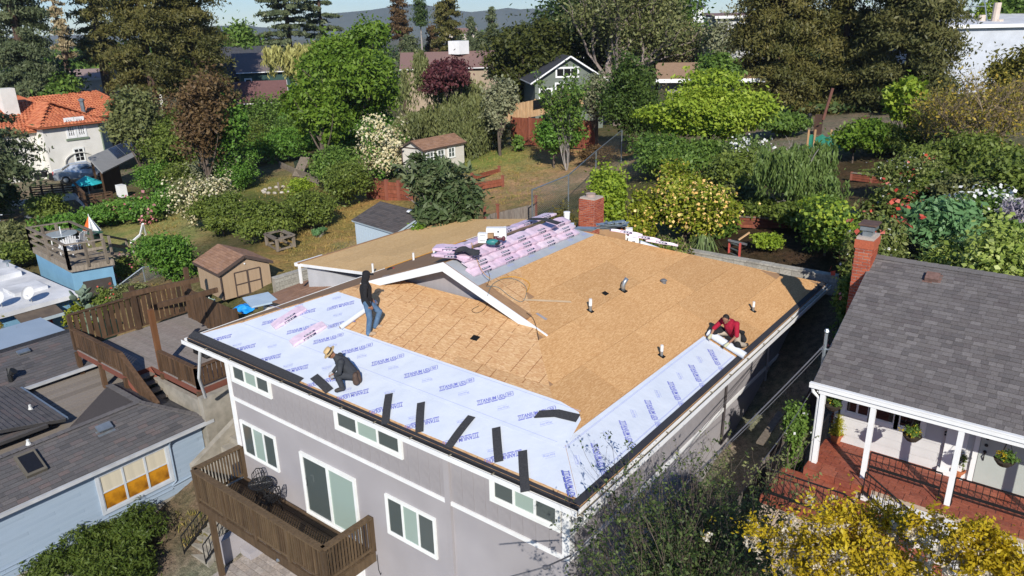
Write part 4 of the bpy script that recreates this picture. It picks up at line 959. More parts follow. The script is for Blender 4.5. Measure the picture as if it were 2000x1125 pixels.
def brown_deck():
    zf = -3.02; xa, xb, ya, yb = -10.1, -3.62, .95, 4.5; ys = .05
    t = thing('wooden_deck', 'raised brown wooden deck with pickets left of the grey house', 'deck', V(-7,2.5,-5))
    b = MB(); b.bb((xa,ya,zf-.24),(xb,yb,zf-.03)); b.bb((xa,ys,zf-.24),(-6.55,ya,zf-.03)); b.build('deck_frame', mat('red brown deck skirt', (.17,.06,.04), None, 4, .8), t)
    gd = vmat('grey brown deck board', [(.23,.2,.175),(.27,.235,.21),(.25,.21,.19)], .85, 10, .2, (.2,1,1))
    boards(t, (xa,ya,zf-.03), (xa,yb,zf-.03), (xb,ya,zf-.03), 27, gd, 'floor_board', .022, .008); boards(t, (xa,ys,zf-.03), (xa,ya,zf-.03), (-6.55,ys,zf-.03), 7, gd, 'floor_board', .022, .008)
    kw = dict(m=brownwood, bal=.05, gap=.155, flat=True, cap=(.14,.04), postw=.1)
    rail(t, [(-5.85,ya,zf),(-4.7,ya,zf),(xb,ya,zf)], .72, **kw); rail(t, [(xb,ya,zf),(xb,2.2,zf),(xb,yb-.6,zf)], .72, **kw); rail(t, [(xa,ys,zf),(-8.3,ys,zf),(-6.55,ys,zf),(-4.6,ys,-4.25)], .78, **kw)
    rail(t, [(xa,ys,zf),(xa,2.3,zf),(xa,yb,zf)], 1.3, gap=.2, m=brownwood, bal=.062, flat=True, name='tall_railing', postw=.13)
    for x, y in ((xa,ys),(-8.3,ys),(-6.55,ys),(xb,ya),(-5.85,ya),(xa,yb),(xb,yb)): b = MB(); b.bar((x,y,-5.6),(x,y,zf-.1),.14); b.build('deck_post', brownwood, t)
    # arbour posts and beams
    for x, y, hh in ((-5.95,1.0,2.15),(-10.1,2.35,1.72),(-9.95,4.45,1.9)):
        b = MB(); b.bar((x,y,zf),(x,y,zf+hh),.15); b.build('arbour_post', brownwood if x < -7 else mat('orange brown post', (.17,.075,.03), (.12,.05,.02), 5, .8, stretch=(1,1,.3)), t)
    return t
brown_deck()
def deck_beams():
    t = [o for o in bpy.data.objects if o.name == 'wooden_deck'][0]; z = -1.18
    p = [V(-5.95,.6,-.95), at(478,541+20,-1.0)]
    q0, q1 = at(308,597,-.9), at(425,566,-.9)
    b = MB(); b.bar(q0, q1, .09, .17); b.build('arbour_beam', brownwood, t)
    q0, q1 = at(240,577,-1.1), at(388,546,-1.1); b = MB(); b.bar(q0, q1, .09, .17); b.build('arbour_beam', brownwood, t)
    # board fence along the back of the deck and the gate
    pts = [at(x, y, -2.9) for x, y in ((372,620),(408,640),(470,672))]
    wood_fence('plank_fence', 'dark brown close-boarded fence between the deck and the tan shed', pts, up(pts[1], 578), brownwood, .13, .004)
    # stair of the deck
    st = thing('wooden_stair', 'steep grey-treaded wooden stair descending from the brown deck', 'stairs', V(-5.5,.45,-4.3))
    for i in range(7):
        b = MB(); b.bb((-6.5+.27*i,.12,-3.22-.18*i),(-6.2+.27*i,.85,-3.18-.18*i)); b.build('tread', greywood, st)
    for y in (.1,.87): b = MB(); b.bar((-6.6,y,-3.15),(-4.6,y,-4.5),.05,.24); b.build('stringer', redpost, st)
    # concrete stair up the side of the grey house
    cs = thing('concrete_stair', 'worn concrete steps climbing along the left wall of the grey house', 'stairs', V(-2,1.5,-5.3))
    for i in range(11):
        b = MB(); b.bb((-2.75,.2+.34*i,-5.6),(-.75,.2+.34*(i+1)+.02,-5.15+.2*i)); b.build('step', concrete, cs)
    b = MB(); b.prism([V(-2.95,-.1,-5.6),V(-2.95,4.3,-5.6),V(-2.95,4.3,-2.7),V(-2.95,-.1,-4.95)],(.2,0,0)); b.build('cheek_wall', concrete, cs)
    b = MB(); b.prism([V(-3.5,.8,-5.6),V(-3.5,4.6,-5.6),V(-3.5,4.6,-3.2),V(-3.5,.8,-3.2)],(.25,0,0)); b.prism([V(-6.2,.78,-5.6),V(-3.5,.78,-5.6),V(-3.5,.78,-3.3),V(-6.2,.78,-3.3)],(0,.15,0)); b.build('retaining_wall', concrete, cs)
    # front steps with iron rails, patio pavers
    fs = thing('concrete_steps', 'grey concrete front steps with black iron handrails below the balcony', 'stairs', V(-1.6,-1.5,-6.7))
    a = at(372,1085,-6.62); c = at(432,1000,-5.9); d = V(c.x-a.x, c.y-a.y, 0); L = d.length; d.normalize(); n = V(d.y,-d.x,0); k = 6
    for i in range(k):
        b = MB(); b.box(a+d*(L*(i+.5)/k)+n*.32+Zv*(.72*(i+.5)/k-.35), (L/k+.03, .95, .72), (d, n, Zv)); b.build('step', concrete, fs)
    p0 = a-n*.12; 
    rail(fs, [p0-d*.1+Zv*.05, p0+d*L+Zv*.75], .62, .022, .014, .13, blackiron, cap=(.03,.025), name='handrail'); rail(fs, [p0+n*.88-d*.05+Zv*.05, p0+n*.88+d*L+Zv*.75], .62, .022, .014, .13, blackiron, cap=(.03,.025), name='handrail')
    pv = vmat('tumbled patio paver', [(.36,.32,.28),(.42,.37,.33),(.31,.27,.24),(.40,.34,.29)], .9, 14, .3)
    b = MB(); b.bb((.15,-6.5,-6.95),(11.5,-.02,-6.64)); pb = b.build('patio', mat('sand joints', (.3,.27,.22), None, 20, .95), kind='structure')
    tiles(pb, 'paver', pv, (.15,-4.5,-6.64), (1,0,0), (0,1,0), [(0,0),(8.5,0),(8.5,4.4),(0,4.4)], .3, .2, .012, .02, .5, 300, jit=.002)
    b = MB(); b.bb((-.25,-1.0,-6.9),(-.02,.1,-5.9)); b.bb((-.0,-.5,-6.9),(.5,-.02,-6.4)); b.build('stucco_cheek_wall', stucco, label='low stucco wall beside the front steps under the balcony', cat='wall')
deck_beams()
def low_roof():
    t = thing('lean_to', 'low brown shingle lean-to roof along the left eave of the grey house', 'lean-to', V(-3,5,-2.8))
    q = [at(505,584,-1.75), at(560,597,-1.15), at(703,548,-1.15), at(655,527,-1.75)]
    P = [q[0], q[3], q[2], q[1]]; u, v, n = plane_axes(P)
    if (P[1]-P[0]).dot(u) < 0: P = [q[3], q[0], q[1], q[2]]
    roof_plane(t, P, shslab, brnsh, th=.14, w=(.26,.34), seed=3)
    b = MB(); m = sum(P, V(0,0,0))/4; b.bar((P[0]+P[3])/2-Zv*1.0, (P[1]+P[2])/2-Zv*1.0, 1.1, 1.5); b.build('wall', cream, t)
    a = [at(474,584,-1.5), at(524,573,-1.5), at(545,590,-1.5), at(492,602,-1.5)]
    b = MB(); b.prism(a, (0,0,.06)); b.build('skylight_board', mat('pale blue tarp board', (.42,.52,.6), (.36,.46,.55), 2, .6, bump=.2, bscale=10), label='pale blue board beside the brown lean-to roof', cat='board')
    b = MB(); p = at(478,606,-2.0); rr = random.Random(3)
    vs = []; 
    for i in range(7):
        for j in range(6): vs.append(p+V((i-3)*.13,(j-2.5)*.13,.25*math.exp(-((i-3)**2+(j-2.5)**2)/7)+rr.uniform(-.05,.05)))
    b.add(vs, [(i*6+j,(i+1)*6+j,(i+1)*6+j+1,i*6+j+1) for i in range(6) for j in range(5)])
    b.build('tarp', mat('bright blue tarp', (.01,.22,.62), (.02,.3,.75), 9, .4), label='crumpled bright blue tarp behind the deck fence', cat='tarp')
low_roof()

def blue_neighbours():
    skyb = mat('bright blue stucco', (.17,.34,.48), (.15,.30,.43), 2, .8, dirt=.1); wr = mat('white roof coating', (.72,.72,.72), (.55,.56,.58), 1.2, .7, .1, 12, dirt=.3, dscale=.35)
    t = thing('flat_roofed_house', 'bright blue house with white flat roof and dish antennas at the left edge', 'house', at(80,600,-5.9))
    z = -3.7; f0, f1, f2 = at(33,516,z), at(148,574,z), at(14,610,z)
    X1 = (f1.x+f2.x)/2; Y1 = (f0.y+f1.y)/2; X0 = f0.x-2; Y0 = f2.y-3.5
    b = MB(); b.bb((X0,Y0,z-.2),(X1,Y1,z)); b.build('roof', wr, t)
    b = MB(); b.bb((X0+.3,Y0,-6.6),(X1-.35,Y1-.35,z-.2)); b.build('wall', skyb, t)
    q = [at(25,612,z-.15), at(105,590,z-.15)]; b = MB(); b.prism([V(X1-.1,q[0].y,z-.28),V(X1-.1,q[1].y,z-.28),V(X1+.75,q[1].y,z-.5),V(X1+.75,q[0].y,z-.5)],(0,0,.07)); b.build('awning', mat('brown awning roof', (.13,.1,.075), (.09,.07,.055), 3, .85), t)
    b = MB(); b.bar((X1+.78,q[0].y,z-.5),(X1+.78,q[1].y,z-.5),.05,.13); b.build('awning_fascia', mat('pale blue fascia', (.42,.5,.54), None, 3, .6), t)
    b = MB(); b.bb((X1-.36,q[0].y+1.0,-6.4),(X1-.3,q[0].y+1.5,z-.6)); b.build('red_door', mat('red door', (.35,.02,.02), None, 3, .5), t)
    b = MB(); c = at(45,570,z); b.bb((c.x-.9,c.y-.5,z),(c.x+.5,c.y+.9,z+.16)); b.build('roof_curb', wr, t)
    c = at(14,540,z); b = MB(); b.bb((c.x-.8,c.y-.5,z),(c.x+.5,c.y+.5,z+.25)); b.build('roof_curb', wr, t)
    dm = mat('pale dish antenna', (.6,.6,.6), None, 3, .5)
    for px, py in ((62,590),(4,600)):
        c = at(px, py, z); b = MB(); b.tube([c, c+Zv*.3], .03, 6); n = V(.25,-.55,.35).normalized(); x = n.cross(Zv).normalized(); y = x.cross(n)
        b.lathe(c+Zv*.42, [(.0,0),(.2,.03),(.32,.09),(.33,.1),(.2,.045),(.02,.02)], 14, (x,y,n)); b.tube([c+Zv*.22, c+Zv*.3+n*.35], .015, 5); b.build('dish_antenna', dm, t, smooth=True)
    c = at(18,530,z); b = MB(); b.tube([c, c+Zv*.5], .05, 7); b.lathe(c+Zv*.5, [(.18,0),(.18,.06),(.02,.1)], 10); b.build('roof_vent', galv, t)
    # second lower roof
    t2 = thing('shed_roof', 'small white edged roof below the flat roofed blue house', 'roof', at(15,640,-5))
    q = [at(-8,612,-4.5), at(12,612,-4.4), at(38,627,-4.6), at(10,640,-4.7), at(-8,640,-4.7)]; b = MB(); b.prism([p-Zv*.1 for p in q], (0,0,.1)); b.build('roof', concrete, t2); b = MB(); b.bar(q[2], q[3], .06, .12); b.build('fascia', white, t2)
    # blue garden house with old deck on top
    d = thing('garden_house', 'small blue building carrying a weathered roof deck with patio furniture', 'building', at(175,560,-5.4))
    z = -3.1; F1, L1, R1 = at(135,521,z), at(62,483,z), at(222,506,z); B1 = L1+(R1-F1)
    def ins(p, f): m = (F1+B1)/2; return p+(m-p)*f
    b = MB(); b.prism([p-Zv*.3 for p in (L1,F1,R1,B1)], (0,0,.26)); b.build('deck_rim', greywood, d)
    nb = 16
    for i in range(nb):
        a, c = L1+(B1-L1)*(i/nb), F1+(R1-F1)*(i/nb); a2, c2 = L1+(B1-L1)*((i+.93)/nb), F1+(R1-F1)*((i+.93)/nb)
        b = MB(); b.prism([p-Zv*.038 for p in (a, c, c2, a2)], (0,0,.04)); b.build('floor_board', greywood, d)
    b = MB(); b.prism([V(p.x,p.y,-6.4) for p in (ins(L1,.06),ins(F1,.06),ins(R1,.06),ins(B1,.06))], (0,0,6.4+z-.3)); b.build('wall', skyb, d)
    hh = up(F1, 479)
    def orail(pa, pb, n):
        b = MB()
        for zz in (hh, hh*.62, hh*.3): b.bar(pa+Zv*zz, pb+Zv*zz, .05 if zz < hh else .16, .13 if zz < hh else .05)
        r = b.build('deck_railing', greywood, d)
        for i in range(n+1): p = pa+(pb-pa)*(i/n); q = MB(); q.bar(p-Zv*.15, p+Zv*hh, .12, upv=(1,0,0)); q.build('post', greywood, r)
    orail(F1, L1, 2); orail(F1, F1+(R1-F1)*.85, 2); orail(L1, B1, 3); orail(B1, B1+(R1-B1)*.55, 1)
    dr = onp(187,560,(F1+R1)/2,(R1-F1).cross(Zv)); u = (R1-F1).normalized(); n = V(u.y,-u.x,0)
    p = F1+u*1.05; b = MB(); b.box(V(p.x,p.y,-5.0)+n*.02-n*.12, (1.25,.06,2.0), (u,n,Zv)); b.build('doorway', mat('dark doorway', (.06,.05,.045), None, 3, .9), d)
    w = F1+(L1-F1)*.3; uu = (L1-F1).normalized(); nn = V(-uu.y,uu.x,0); window(d, V(w.x,w.y,-5.0)+nn*-.12, uu, .5, .8, -nn if False else nn*1, 1, .08, [gl_black], rows=2)
    b = MB(); c = at(116,508,-3.6); b.lathe(c, [(.06,0),(.09,.18),(.02,.2)], 8); b.build('floodlight', white, d)
    # steps beside the deck
    s = thing('deck_steps', 'weathered wooden steps with rails beside the roof deck', 'stairs', R1+V(0,0,-1))
    q0, q1 = R1+(B1-R1)*.3, at(245,500,-4.6)
    for i in range(5):
        p = q0+(q1-q0)*(i/5); b = MB(); b.box(p, (.8,.3,.05), (dirs(20), dirs(-70), Zv)); b.build('tread', greywood, s)
    for off in (0, .8):
        a = q0+V(off,.2,0); c = q1+V(off,.2,0); b = MB(); b.bar(a, a+Zv*1.0, .1, upv=(1,0,0)); b.bar(c, c+Zv*1.0, .1, upv=(1,0,0)); b.bar(a+Zv*.95, c+Zv*.95, .1, .05); b.bar(a+Zv*.5, c+Zv*.5, .05, .1); b.build('stair_rail', greywood, s)
    # white handrails down the garden steps
    for lab, pp in (('white bent handrail beside the roof deck steps', [(261,500,-4.6),(256,474,-3.7),(274,458,-3.4),(279,437,-2.7),(285,458,-3.5)]), ('white sloping handrail in front of the blue garden house', [(193,560,-5.0),(194,553,-4.3),(222,516,-3.7),(222,535,-4.6)])):
        q = [at(*a) for a in pp]; b = MB(); [b.bar(a, c, .09, .09) for a, c in zip(q, q[1:])]; b.build('handrail', white, label=lab, cat='handrail')
blue_neighbours()
# ---------------------------------------------------------------- far houses
terrac = vmat('terracotta barrel tile', [(.48,.15,.07),(.58,.21,.10),(.40,.115,.055),(.53,.19,.1)], .8, 20, .2)
tw = mat('old white stucco', (.70,.68,.63), (.64,.62,.57), 1.5, .85, .1, 30, dirt=.1, dscale=.4)
grn = mat('sage green trim', (.19,.24,.17), None, 3, .6)
def barrel_roof(parent, pts, w=.3, l=.42, name='roof', nm='barrel_tile'):
    """clay barrel tiles on a quad: pts = eave a, eave b, ridge b, ridge a (ridge may shrink to a point)"""
    a, c, rc, ra = [Vector(p) for p in pts]; u, v, n = plane_axes([a, c, rc])
    b = MB(); b.prism([p-n*.12 for p in ([a,c,rc,ra] if (rc-ra).length > .05 else [a,c,rc])], n*.1); part = b.build(name, terrac, parent)
    b = MB(); d = (c-a).normalized(); L = (c-a).length; k = max(1, int(L/w)); v = ((rc+ra)/2-(a+c)/2); v = (v-d*v.dot(d)); H = v.length; v.normalize(); n = d.cross(v)
    if n.z < 0: n = -n
    pieces = 0
    s0 = ra-a; s1 = rc-a; xa = s0.dot(d)/H; xb = (s1.dot(d)-L)/H
    for j in range(int(H/l)):
        lo = xa*j*l; hi = L+xb*j*l; kk = max(1, int((hi-lo)/w)); ww = (hi-lo)/kk
        for i in range(kk):
            p = a+d*(lo+ww*(i+.5))+v*(j*l); q = p+v*l*1.04; vs = []
            for e, r in ((p+n*.035, .46*ww), (q, .40*ww)):
                for g in range(5): an = math.pi*g/4; vs.append(e+d*math.cos(an)*r+n*math.sin(an)*r*.75)
            b.add(vs, [(g,g+1,g+6,g+5) for g in range(4)]+[(0,1,2,3,4)])
    b.build(nm, terrac, part, kind='stuff')
    return part
def spanish_house():
    zg = -4.6; c0 = at(100,345,zg); X = c0.x; y0_ = onp(93,300,(X,0,0),(1,0,0)).y; y1_ = onp(205,290,(X,0,0),(1,0,0)).y
    zt = zg+up(V(X,y0_,zg), 249); D = 9
    t = thing('spanish_house', 'white stucco house with orange barrel tile roof and green windows at far left', 'house', V(X,y0_,zg))
    b = MB(); b.bb((X-D,y0_,zg-1),(X,y1_,zt)); b.build('wall', tw, t)
    Lw = onp(38,330,(X-1.2,0,0),(1,0,0)).y-3
    b = MB(); b.bb((X-D,Lw,zg-1),(X-1.6,y0_,zt-.5)); b.build('wall', tw, t)
    b = MB(); b.bar((X+.02,y0_,zt-.08),(X+.02,y1_,zt-.08),.12,.25); b.build('eave_band', grn, t); b = MB(); b.bar((X+.02,y1_-.1,zg),(X+.02,y1_-.1,zt-.2),.2,.08); b.build('downspout', grn, t)
    o = .5; ea, eb = V(X+o,y0_-o,zt), V(X+o,y1_+o,zt); ym = (y0_+y1_)/2; h = 1.35
    A, B_ = V(X-4,ym,zt+h), V(X-D-2,ym,zt+h*1.6)
    barrel_roof(t, [ea, eb, A, A]); barrel_roof(t, [eb, V(X-D-2,y1_+o,zt), B_, A]); barrel_roof(t, [V(X-D-2,y0_-o,zt), ea, A, B_])
    R0 = at(35,178,zt+2.3); barrel_roof(t, [V(X-1.2,Lw-6,zt-.4), V(X-1.2,y0_+.5,zt-.4), V(X-6.5,y0_+2.5,zt+2.0), V(X-6.5,Lw-6,zt+2.0)]); barrel_roof(t, [V(X-1.4,y0_+2,zt+.1), V(X-3.4,y1_+5.5,zt+.1), V(X-8,y1_+4,zt+2.1), V(X-7,y0_+2,zt+2.1)])
    wz = zg+up(V(X,y0_,zg), 273); wa = onp(132,265,(X,0,0),(1,0,0)).y; wb = onp(168,265,(X,0,0),(1,0,0)).y; ww = (wb-wa)/2-.25
    for k in range(2): window(t, (X,wa+.1+k*(ww+.35),wz), (0,1,0), ww, 1.5, (1,0,0), 3, .16, [gl_black], frame=white, rows=4, fw=.07, name='window')
    b = MB(); b.bb((X+.001,wa+.1+ww+.02,wz-.2),(X+.04,wa+.43+ww,wz+1.7)); b.bb((X+.001,wa-.2,wz-.35),(X+.1,wb+.2,wz-.18)); b.build('window_trim', grn, t)
    # arched carport recess
    ya, yb2 = onp(130,330,(X,0,0),(1,0,0)).y, onp(186,318,(X,0,0),(1,0,0)).y; r = (yb2-ya)/2; zc = zg+.95; pts = [V(X+.03,ya,zg)]+[V(X+.03,(ya+yb2)/2-r*math.cos(math.pi*i/14),zc+r*.62*math.sin(math.pi*i/14)) for i in range(15)]+[V(X+.03,yb2,zg)]
    b = MB(); b.prism(pts, (-.02,0,0)); b.k = 1; o2 = [V(p.x+.02,(ya+yb2)/2+(p.y-(ya+yb2)/2)*1.07,zg+(p.z-zg)*1.05) for p in pts]
    for i in range(len(pts)-1): b.add([pts[i],pts[i+1],o2[i+1],o2[i],pts[i]+V(.15,0,0),pts[i+1]+V(.15,0,0),o2[i+1]+V(.15,0,0),o2[i]+V(.15,0,0)],[(4,5,6,7),(0,1,5,4),(3,7,6,2)])
    b.build('arched_recess', [mat('inner plaster', (.6,.58,.54), None, 2, .85), tw], t)
    window(t, (X+.03,ya+r*.75,zg+1.0), (0,1,0), .75, 1.1, (1,0,0), 2, .1, [gl_black], rows=3)
    c = at(14,195,zt+2.2); b = MB(); b.bb((c.x-.6,c.y-.6,zt),(c.x+.6,c.y+.6,zt+3.2)); b.build('chimney', tw, t)
    c = onp(164,222,(X-3,0,0),(1,0,0)); b = MB(); b.tube([c, c+Zv*1.2], .2, 8); b.lathe(c+Zv*1.2, [(.3,0),(.3,.12),(.0,.25)], 8); b.build('metal_flue', galv, t)
spanish_house()
def carport():
    t = thing('solar_carport', 'open carport with sloping grey roof carrying dark solar panels by the white house', 'carport', at(220,390,-4.3))
    A, B_ = at(172,307,-1.9), at(200,337,-2.55); Cc, D = at(292,291,-2.55), at(262,262,-1.9); D = A+(Cc-B_)
    b = MB(); n = (B_-A).cross(Cc-B_).normalized(); n = n if n.z > 0 else -n; b.prism([p-n*.12 for p in (A,B_,Cc,D)], n*.12); b.build('roof', mat('grey metal roof', (.30,.30,.295), (.26,.26,.255), 2, .6), t)
    sp = mat('solar panel glass', (.02,.035,.07), (.03,.05,.10), 2, .15, spec=.6); 
    for i in range(4):
        f0, f1 = .36+.17*i, .36+.17*(i+1)-.008; q = [A+(D-A)*f0+(B_-A)*.06, A+(D-A)*f1+(B_-A)*.06, A+(D-A)*f1+(B_-A)*.72, A+(D-A)*f0+(B_-A)*.72]
        b = MB(); b.prism([p+n*.03 for p in q], n*.04); b.k = 1; b.bar(q[0]+n*.05, q[1]+n*.05, .04, .05); b.bar(q[0]+n*.05, q[3]+n*.05, .04, .05); b.build('solar_panel', [sp, galv], t)
    w0 = at(204,396,-4.4); w1 = at(238,392,-4.4); b = MB(); b.prism([V(B_.x,B_.y,-4.6)-(B_-A)*.05, V(B_.x,B_.y,-4.6)+(Cc-B_)*.32, B_+(Cc-B_)*.32-Zv*.15-(B_-A)*.05, B_-Zv*.15-(B_-A)*.05], V(-.15,.05,0)); b.build('board_wall', brownwood, t)
    b = MB(); p = A+(B_-A)*.9; b.bar(V(p.x,p.y,-4.6), p-Zv*.1, .15); b.build('post', brownwood, t); q2 = A+(Cc-B_)*.05; b = MB(); b.bar(V(q2.x,q2.y,-4.6), q2-Zv*.1, .15); b.build('post', brownwood, t)
    b = MB(); c = at(238,375,-4.0); b.box(c+Zv*.1, (.7,.5,.9)); b.build('white_cabinet', white, label='white cabinet against the end of the solar carport', cat='cabinet')
carport()
FARK = {1113: 1.14, 1392: 1.2, 492: 1.45, 1345: 1, 902: 1, 1108: 1.1, 205: 1.2}
def far_house(label, px, D, py_base, W, Dp, H, rise, az, wm, rm, wins=(), flat=False, name='far_house', z=None, chim=None, trim=white, over=.4, ridge_u=False):
    kx = FARK.get(px, 1.25); D *= kx; W *= kx; Dp *= kx; H *= kx; rise *= kx; over *= kx; wins = [(a*kx,b_*kx,c_*kx,d_*kx,e_) for a,b_,c_,d_,e_ in wins]; chim = tuple(q*kx for q in chim) if chim else None
    p = dist_at(px, D); p.z = z if z is not None else at(px, py_base, 0).z
    d = ray(px, py_base); s = (V(p.x,p.y,0)-V(CAM.x,CAM.y,0)).length/math.hypot(d.x,d.y); p.z = CAM.z+d.z*s
    u = dirs(az); v = dirs(az-90)
    o = p-u*W/2; low = min(g1(q.x, q.y) for q in (o, o+u*W, o+v*Dp, o+u*W+v*Dp))-.4; dz = max(.5, p.z-low)
    t = thing(name, label, 'house', V(p.x, p.y, p.z-dz))
    if flat:
        b = MB(); b.prism([o-Zv*dz, o+u*W-Zv*dz, o+u*W+Zv*H, o+Zv*H], v*Dp); b.build('wall', wm, t)
        b = MB(); q = o-u*over-v*over+Zv*H; b.prism([q, q+u*(W+2*over), q+u*(W+2*over)+v*(Dp+2*over)+Zv*rise, q+v*(Dp+2*over)+Zv*rise], Zv*.25); b.build('roof', rm, t)
        b = MB(); b.bar(q-v*.02+Zv*.1, q+u*(W+2*over)-v*.02+Zv*.1, .06, .28); b.build('fascia', trim, t)
    elif ridge_u: gable(t, o+u*W-Zv*dz, v, -u, Dp, W, H+dz, rise, wm, rm, over, trim=trim, th=.15)
    else: gable(t, o-Zv*dz, u, v, W, Dp, H+dz, rise, wm, rm, over, trim=trim, th=.15)
    for (a, zz, w, h, c) in wins: window(t, o+u*a+Zv*zz-v*.02, u, w, h, -v, c, .12, [gl_black], depth=.08)
    if chim: a, w, h = chim; b = MB(); b.box(o+u*a+v*Dp*.4+Zv*(H+rise+h/2-.3), (w,w,h)); b.build('chimney', white, t)
    return t
def far():
    gsid = mat('grey green lap siding', (.145,.165,.14), (.125,.145,.12), 2, .75, stretch=(.5,.5,6)); dkr = mat('dark slate roof', (.045,.047,.055), (.06,.062,.07), 3, .8); brr = mat('brown tile roof', (.22,.135,.115), (.18,.11,.095), 6, .85, stretch=(1,1,8)); gry = mat('light grey stucco', (.42,.42,.42), None, 2, .8)
    tanr = mat('tan gravel roof', (.36,.23,.14), (.30,.19,.115), 3, .95)
    far_house('grey green gabled cottage with white framed windows above the cedar fence', 1113, 62, 193, 5.6, 7, 1.55, 1.75, 44, gsid, dkr, ((1.75,1.75,1.7,.62,3),(1.7,-.3,1.1,1.5,2),(.4,-.3,.9,1.1,2)), z=0)
    far_house('low house with tan flat roof and white fascia behind the bright green tree', 1392, 52, 192, 5.2, 4, 1.1, .7, 62, mat('grey board wall', (.2,.19,.17), None, 3, .8), tanr, (), True, over=.8)
    far_house('pale grey two-storey box house with dark window beside the redwoods', 1450, 74, 110, 4.4, 5, 3.3, .25, 52, gry, brr, ((1.4,.9,2.6,1.9,1),), True)
    far_house('brown tile roofed house with white chimney behind the plum tree', 888, 78, 140, 10.5, 7, .5, 1.3, 47, mat('tan wall', (.36,.28,.2), None, 2, .8), brr, (), chim=(5.6,1.5,1.3), ridge_u=True)
    far_house('dark green house with brown hipped roof and white gutter behind the thicket', 520, 80, 178, 6.0, 8, 2.0, 1.5, 30, mat('dark green boards', (.03,.07,.06), None, 2, .7), mat('grey brown roof', (.15,.12,.115), None, 3, .9), ((.4,.3,.5,.9,1),), ridge_u=True)
    far_house('black roofed house with skylights in deep shade left of the green house', 448, 84, 182, 7, 8, 1.8, 2.6, 30, mat('dark brown boards', (.05,.04,.035), None, 2, .8), dkr, (), ridge_u=True, trim=dkr)
    far_house('low shed with faded maroon roof in the thicket', 492, 62, 207, 3.2, 3.5, .5, 1.2, 35, mat('dusty pink wall', (.32,.2,.19), None, 2, .8), mat('maroon roof', (.15,.075,.07), None, 3, .85), (), ridge_u=True)
    far_house('white rendered house glimpsed between the dark conifer trunks', 205, 88, 195, 8, 6, 2.0, .6, 20, tw, mat('pinkish tile roof', (.35,.25,.22), None, 3, .85), (), True, over=.2)
    far_house('white flat roofed workshop with vents at the upper right edge', 2005, 66, 84, 11, 9, 1.1, .7, 52, mat('bluish white wall', (.5,.53,.58), None, 1.5, .7), mat('white membrane roof', (.62,.63,.64), (.5,.5,.52), 1, .6), (), True, over=.3)
    far_house('small white house on the skyline right of the bare pine', 1345, 330, 30, 13, 9, 3, 2.4, 40, white, dkr, ((2,.6,2.5,1.2,2),), ridge_u=True)
    far_house('tiny pale house on the skyline behind the slim conifer', 902, 260, 85, 10, 8, 3, 1.8, 40, mat('sand wall', (.5,.43,.36), None, 2, .8), brr, (), ridge_u=True)
    far_house('tiny white roofed building behind the cypress', 1108, 120, 118, 8, 8, 1.6, .5, 40, white, white, (), True)
    # chimneys and lattice mast on the workshop
    for i, (px, py, pt) in enumerate(((1945,28,5),(1917,40,29),(1951,47,38))):
        p = dist_at(px, 84); d = ray(px, py); s = 84/math.hypot(d.x,d.y)*1.0; p = CAM+d*s
        b = MB(); b.tube([p-Zv*.6, p+Zv*up(p, pt)], .32, 10); b.build('roof_stack', mat('beige roof stack', (.6,.5,.42), None, 3, .7), label=['tall beige stack on the white workshop roof','short beige stack left on the workshop roof','stubby beige stack right on the workshop roof'][i], cat='chimney')
    d = ray(1905,40); p = CAM+d*(84/math.hypot(d.x,d.y)); b = MB()
    for s in (-1,1): b.tube([p+V(s*1.0,0,-.3), p+V(s*.2,0,2.6)], .06, 5)
    b.tube([p+V(-1.5,0,3.0), p+V(.2,0,2.5), p+V(2.4,0,3.6)], .07, 5); b.tube([p+V(-.6,0,1.2), p+V(.6,0,1.2)], .05, 5); b.build('roof_mast', galv, label='grey metal frame standing on the white workshop roof', cat='mast')
far()
# ---------------------------------------------------------------- vegetation
def _unit(a): return a/np.maximum(np.linalg.norm(a, axis=1, keepdims=True), 1e-9)
def rdir(n): return _unit(RNG.normal(size=(n,3)))
def leaf_mesh(name, C, size, m, out=None, tint=None, aspect=.55, droop=0., upb=.35, rnd_=1.0, dirv=None):
    """one small folded-free leaf (diamond) per point of C, facing partly outward; own tint per leaf"""
    n = len(C); out = out if out is not None else np.zeros((n,3))
    nn = _unit(rdir(n)*rnd_+out*.8+np.array((0,0,upb)))
    d = rdir(n)+np.array((0,0,-droop*2)) if dirv is None else dirv+rdir(n)*.45
    d = _unit(d-nn*(d*nn).sum(1, keepdims=True)*(1 if droop < .6 else .2)); w = _unit(np.cross(nn, d))
    s = size*(.5+.95*RNG.random((n,1))); L = d*s*.5; W_ = w*s*.5*aspect
    vs = np.stack([C-L, C+W_-L*.15, C+L, C-W_-L*.15], 1).reshape(-1,3)
    o0 = np.array((C[:,0].mean(), C[:,1].mean(), C[:,2].min())); vs = vs-o0
    me = bpy.data.meshes.new(name); me.vertices.add(4*n); me.vertices.foreach_set('co', vs.astype(np.float32).ravel())
    me.loops.add(4*n); me.loops.foreach_set('vertex_index', np.arange(4*n, dtype=np.int32)); me.polygons.add(n); me.polygons.foreach_set('loop_start', np.arange(0, 4*n, 4, dtype=np.int32)); me.update(calc_edges=True)
    t = RNG.random(n) if tint is None else tint
    a = me.attributes.new('tint', 'FLOAT', 'POINT'); a.data.foreach_set('value', np.repeat(np.clip(t, 0, 1), 4).astype(np.float32))
    me.materials.append(m); return me, Vector(o0)
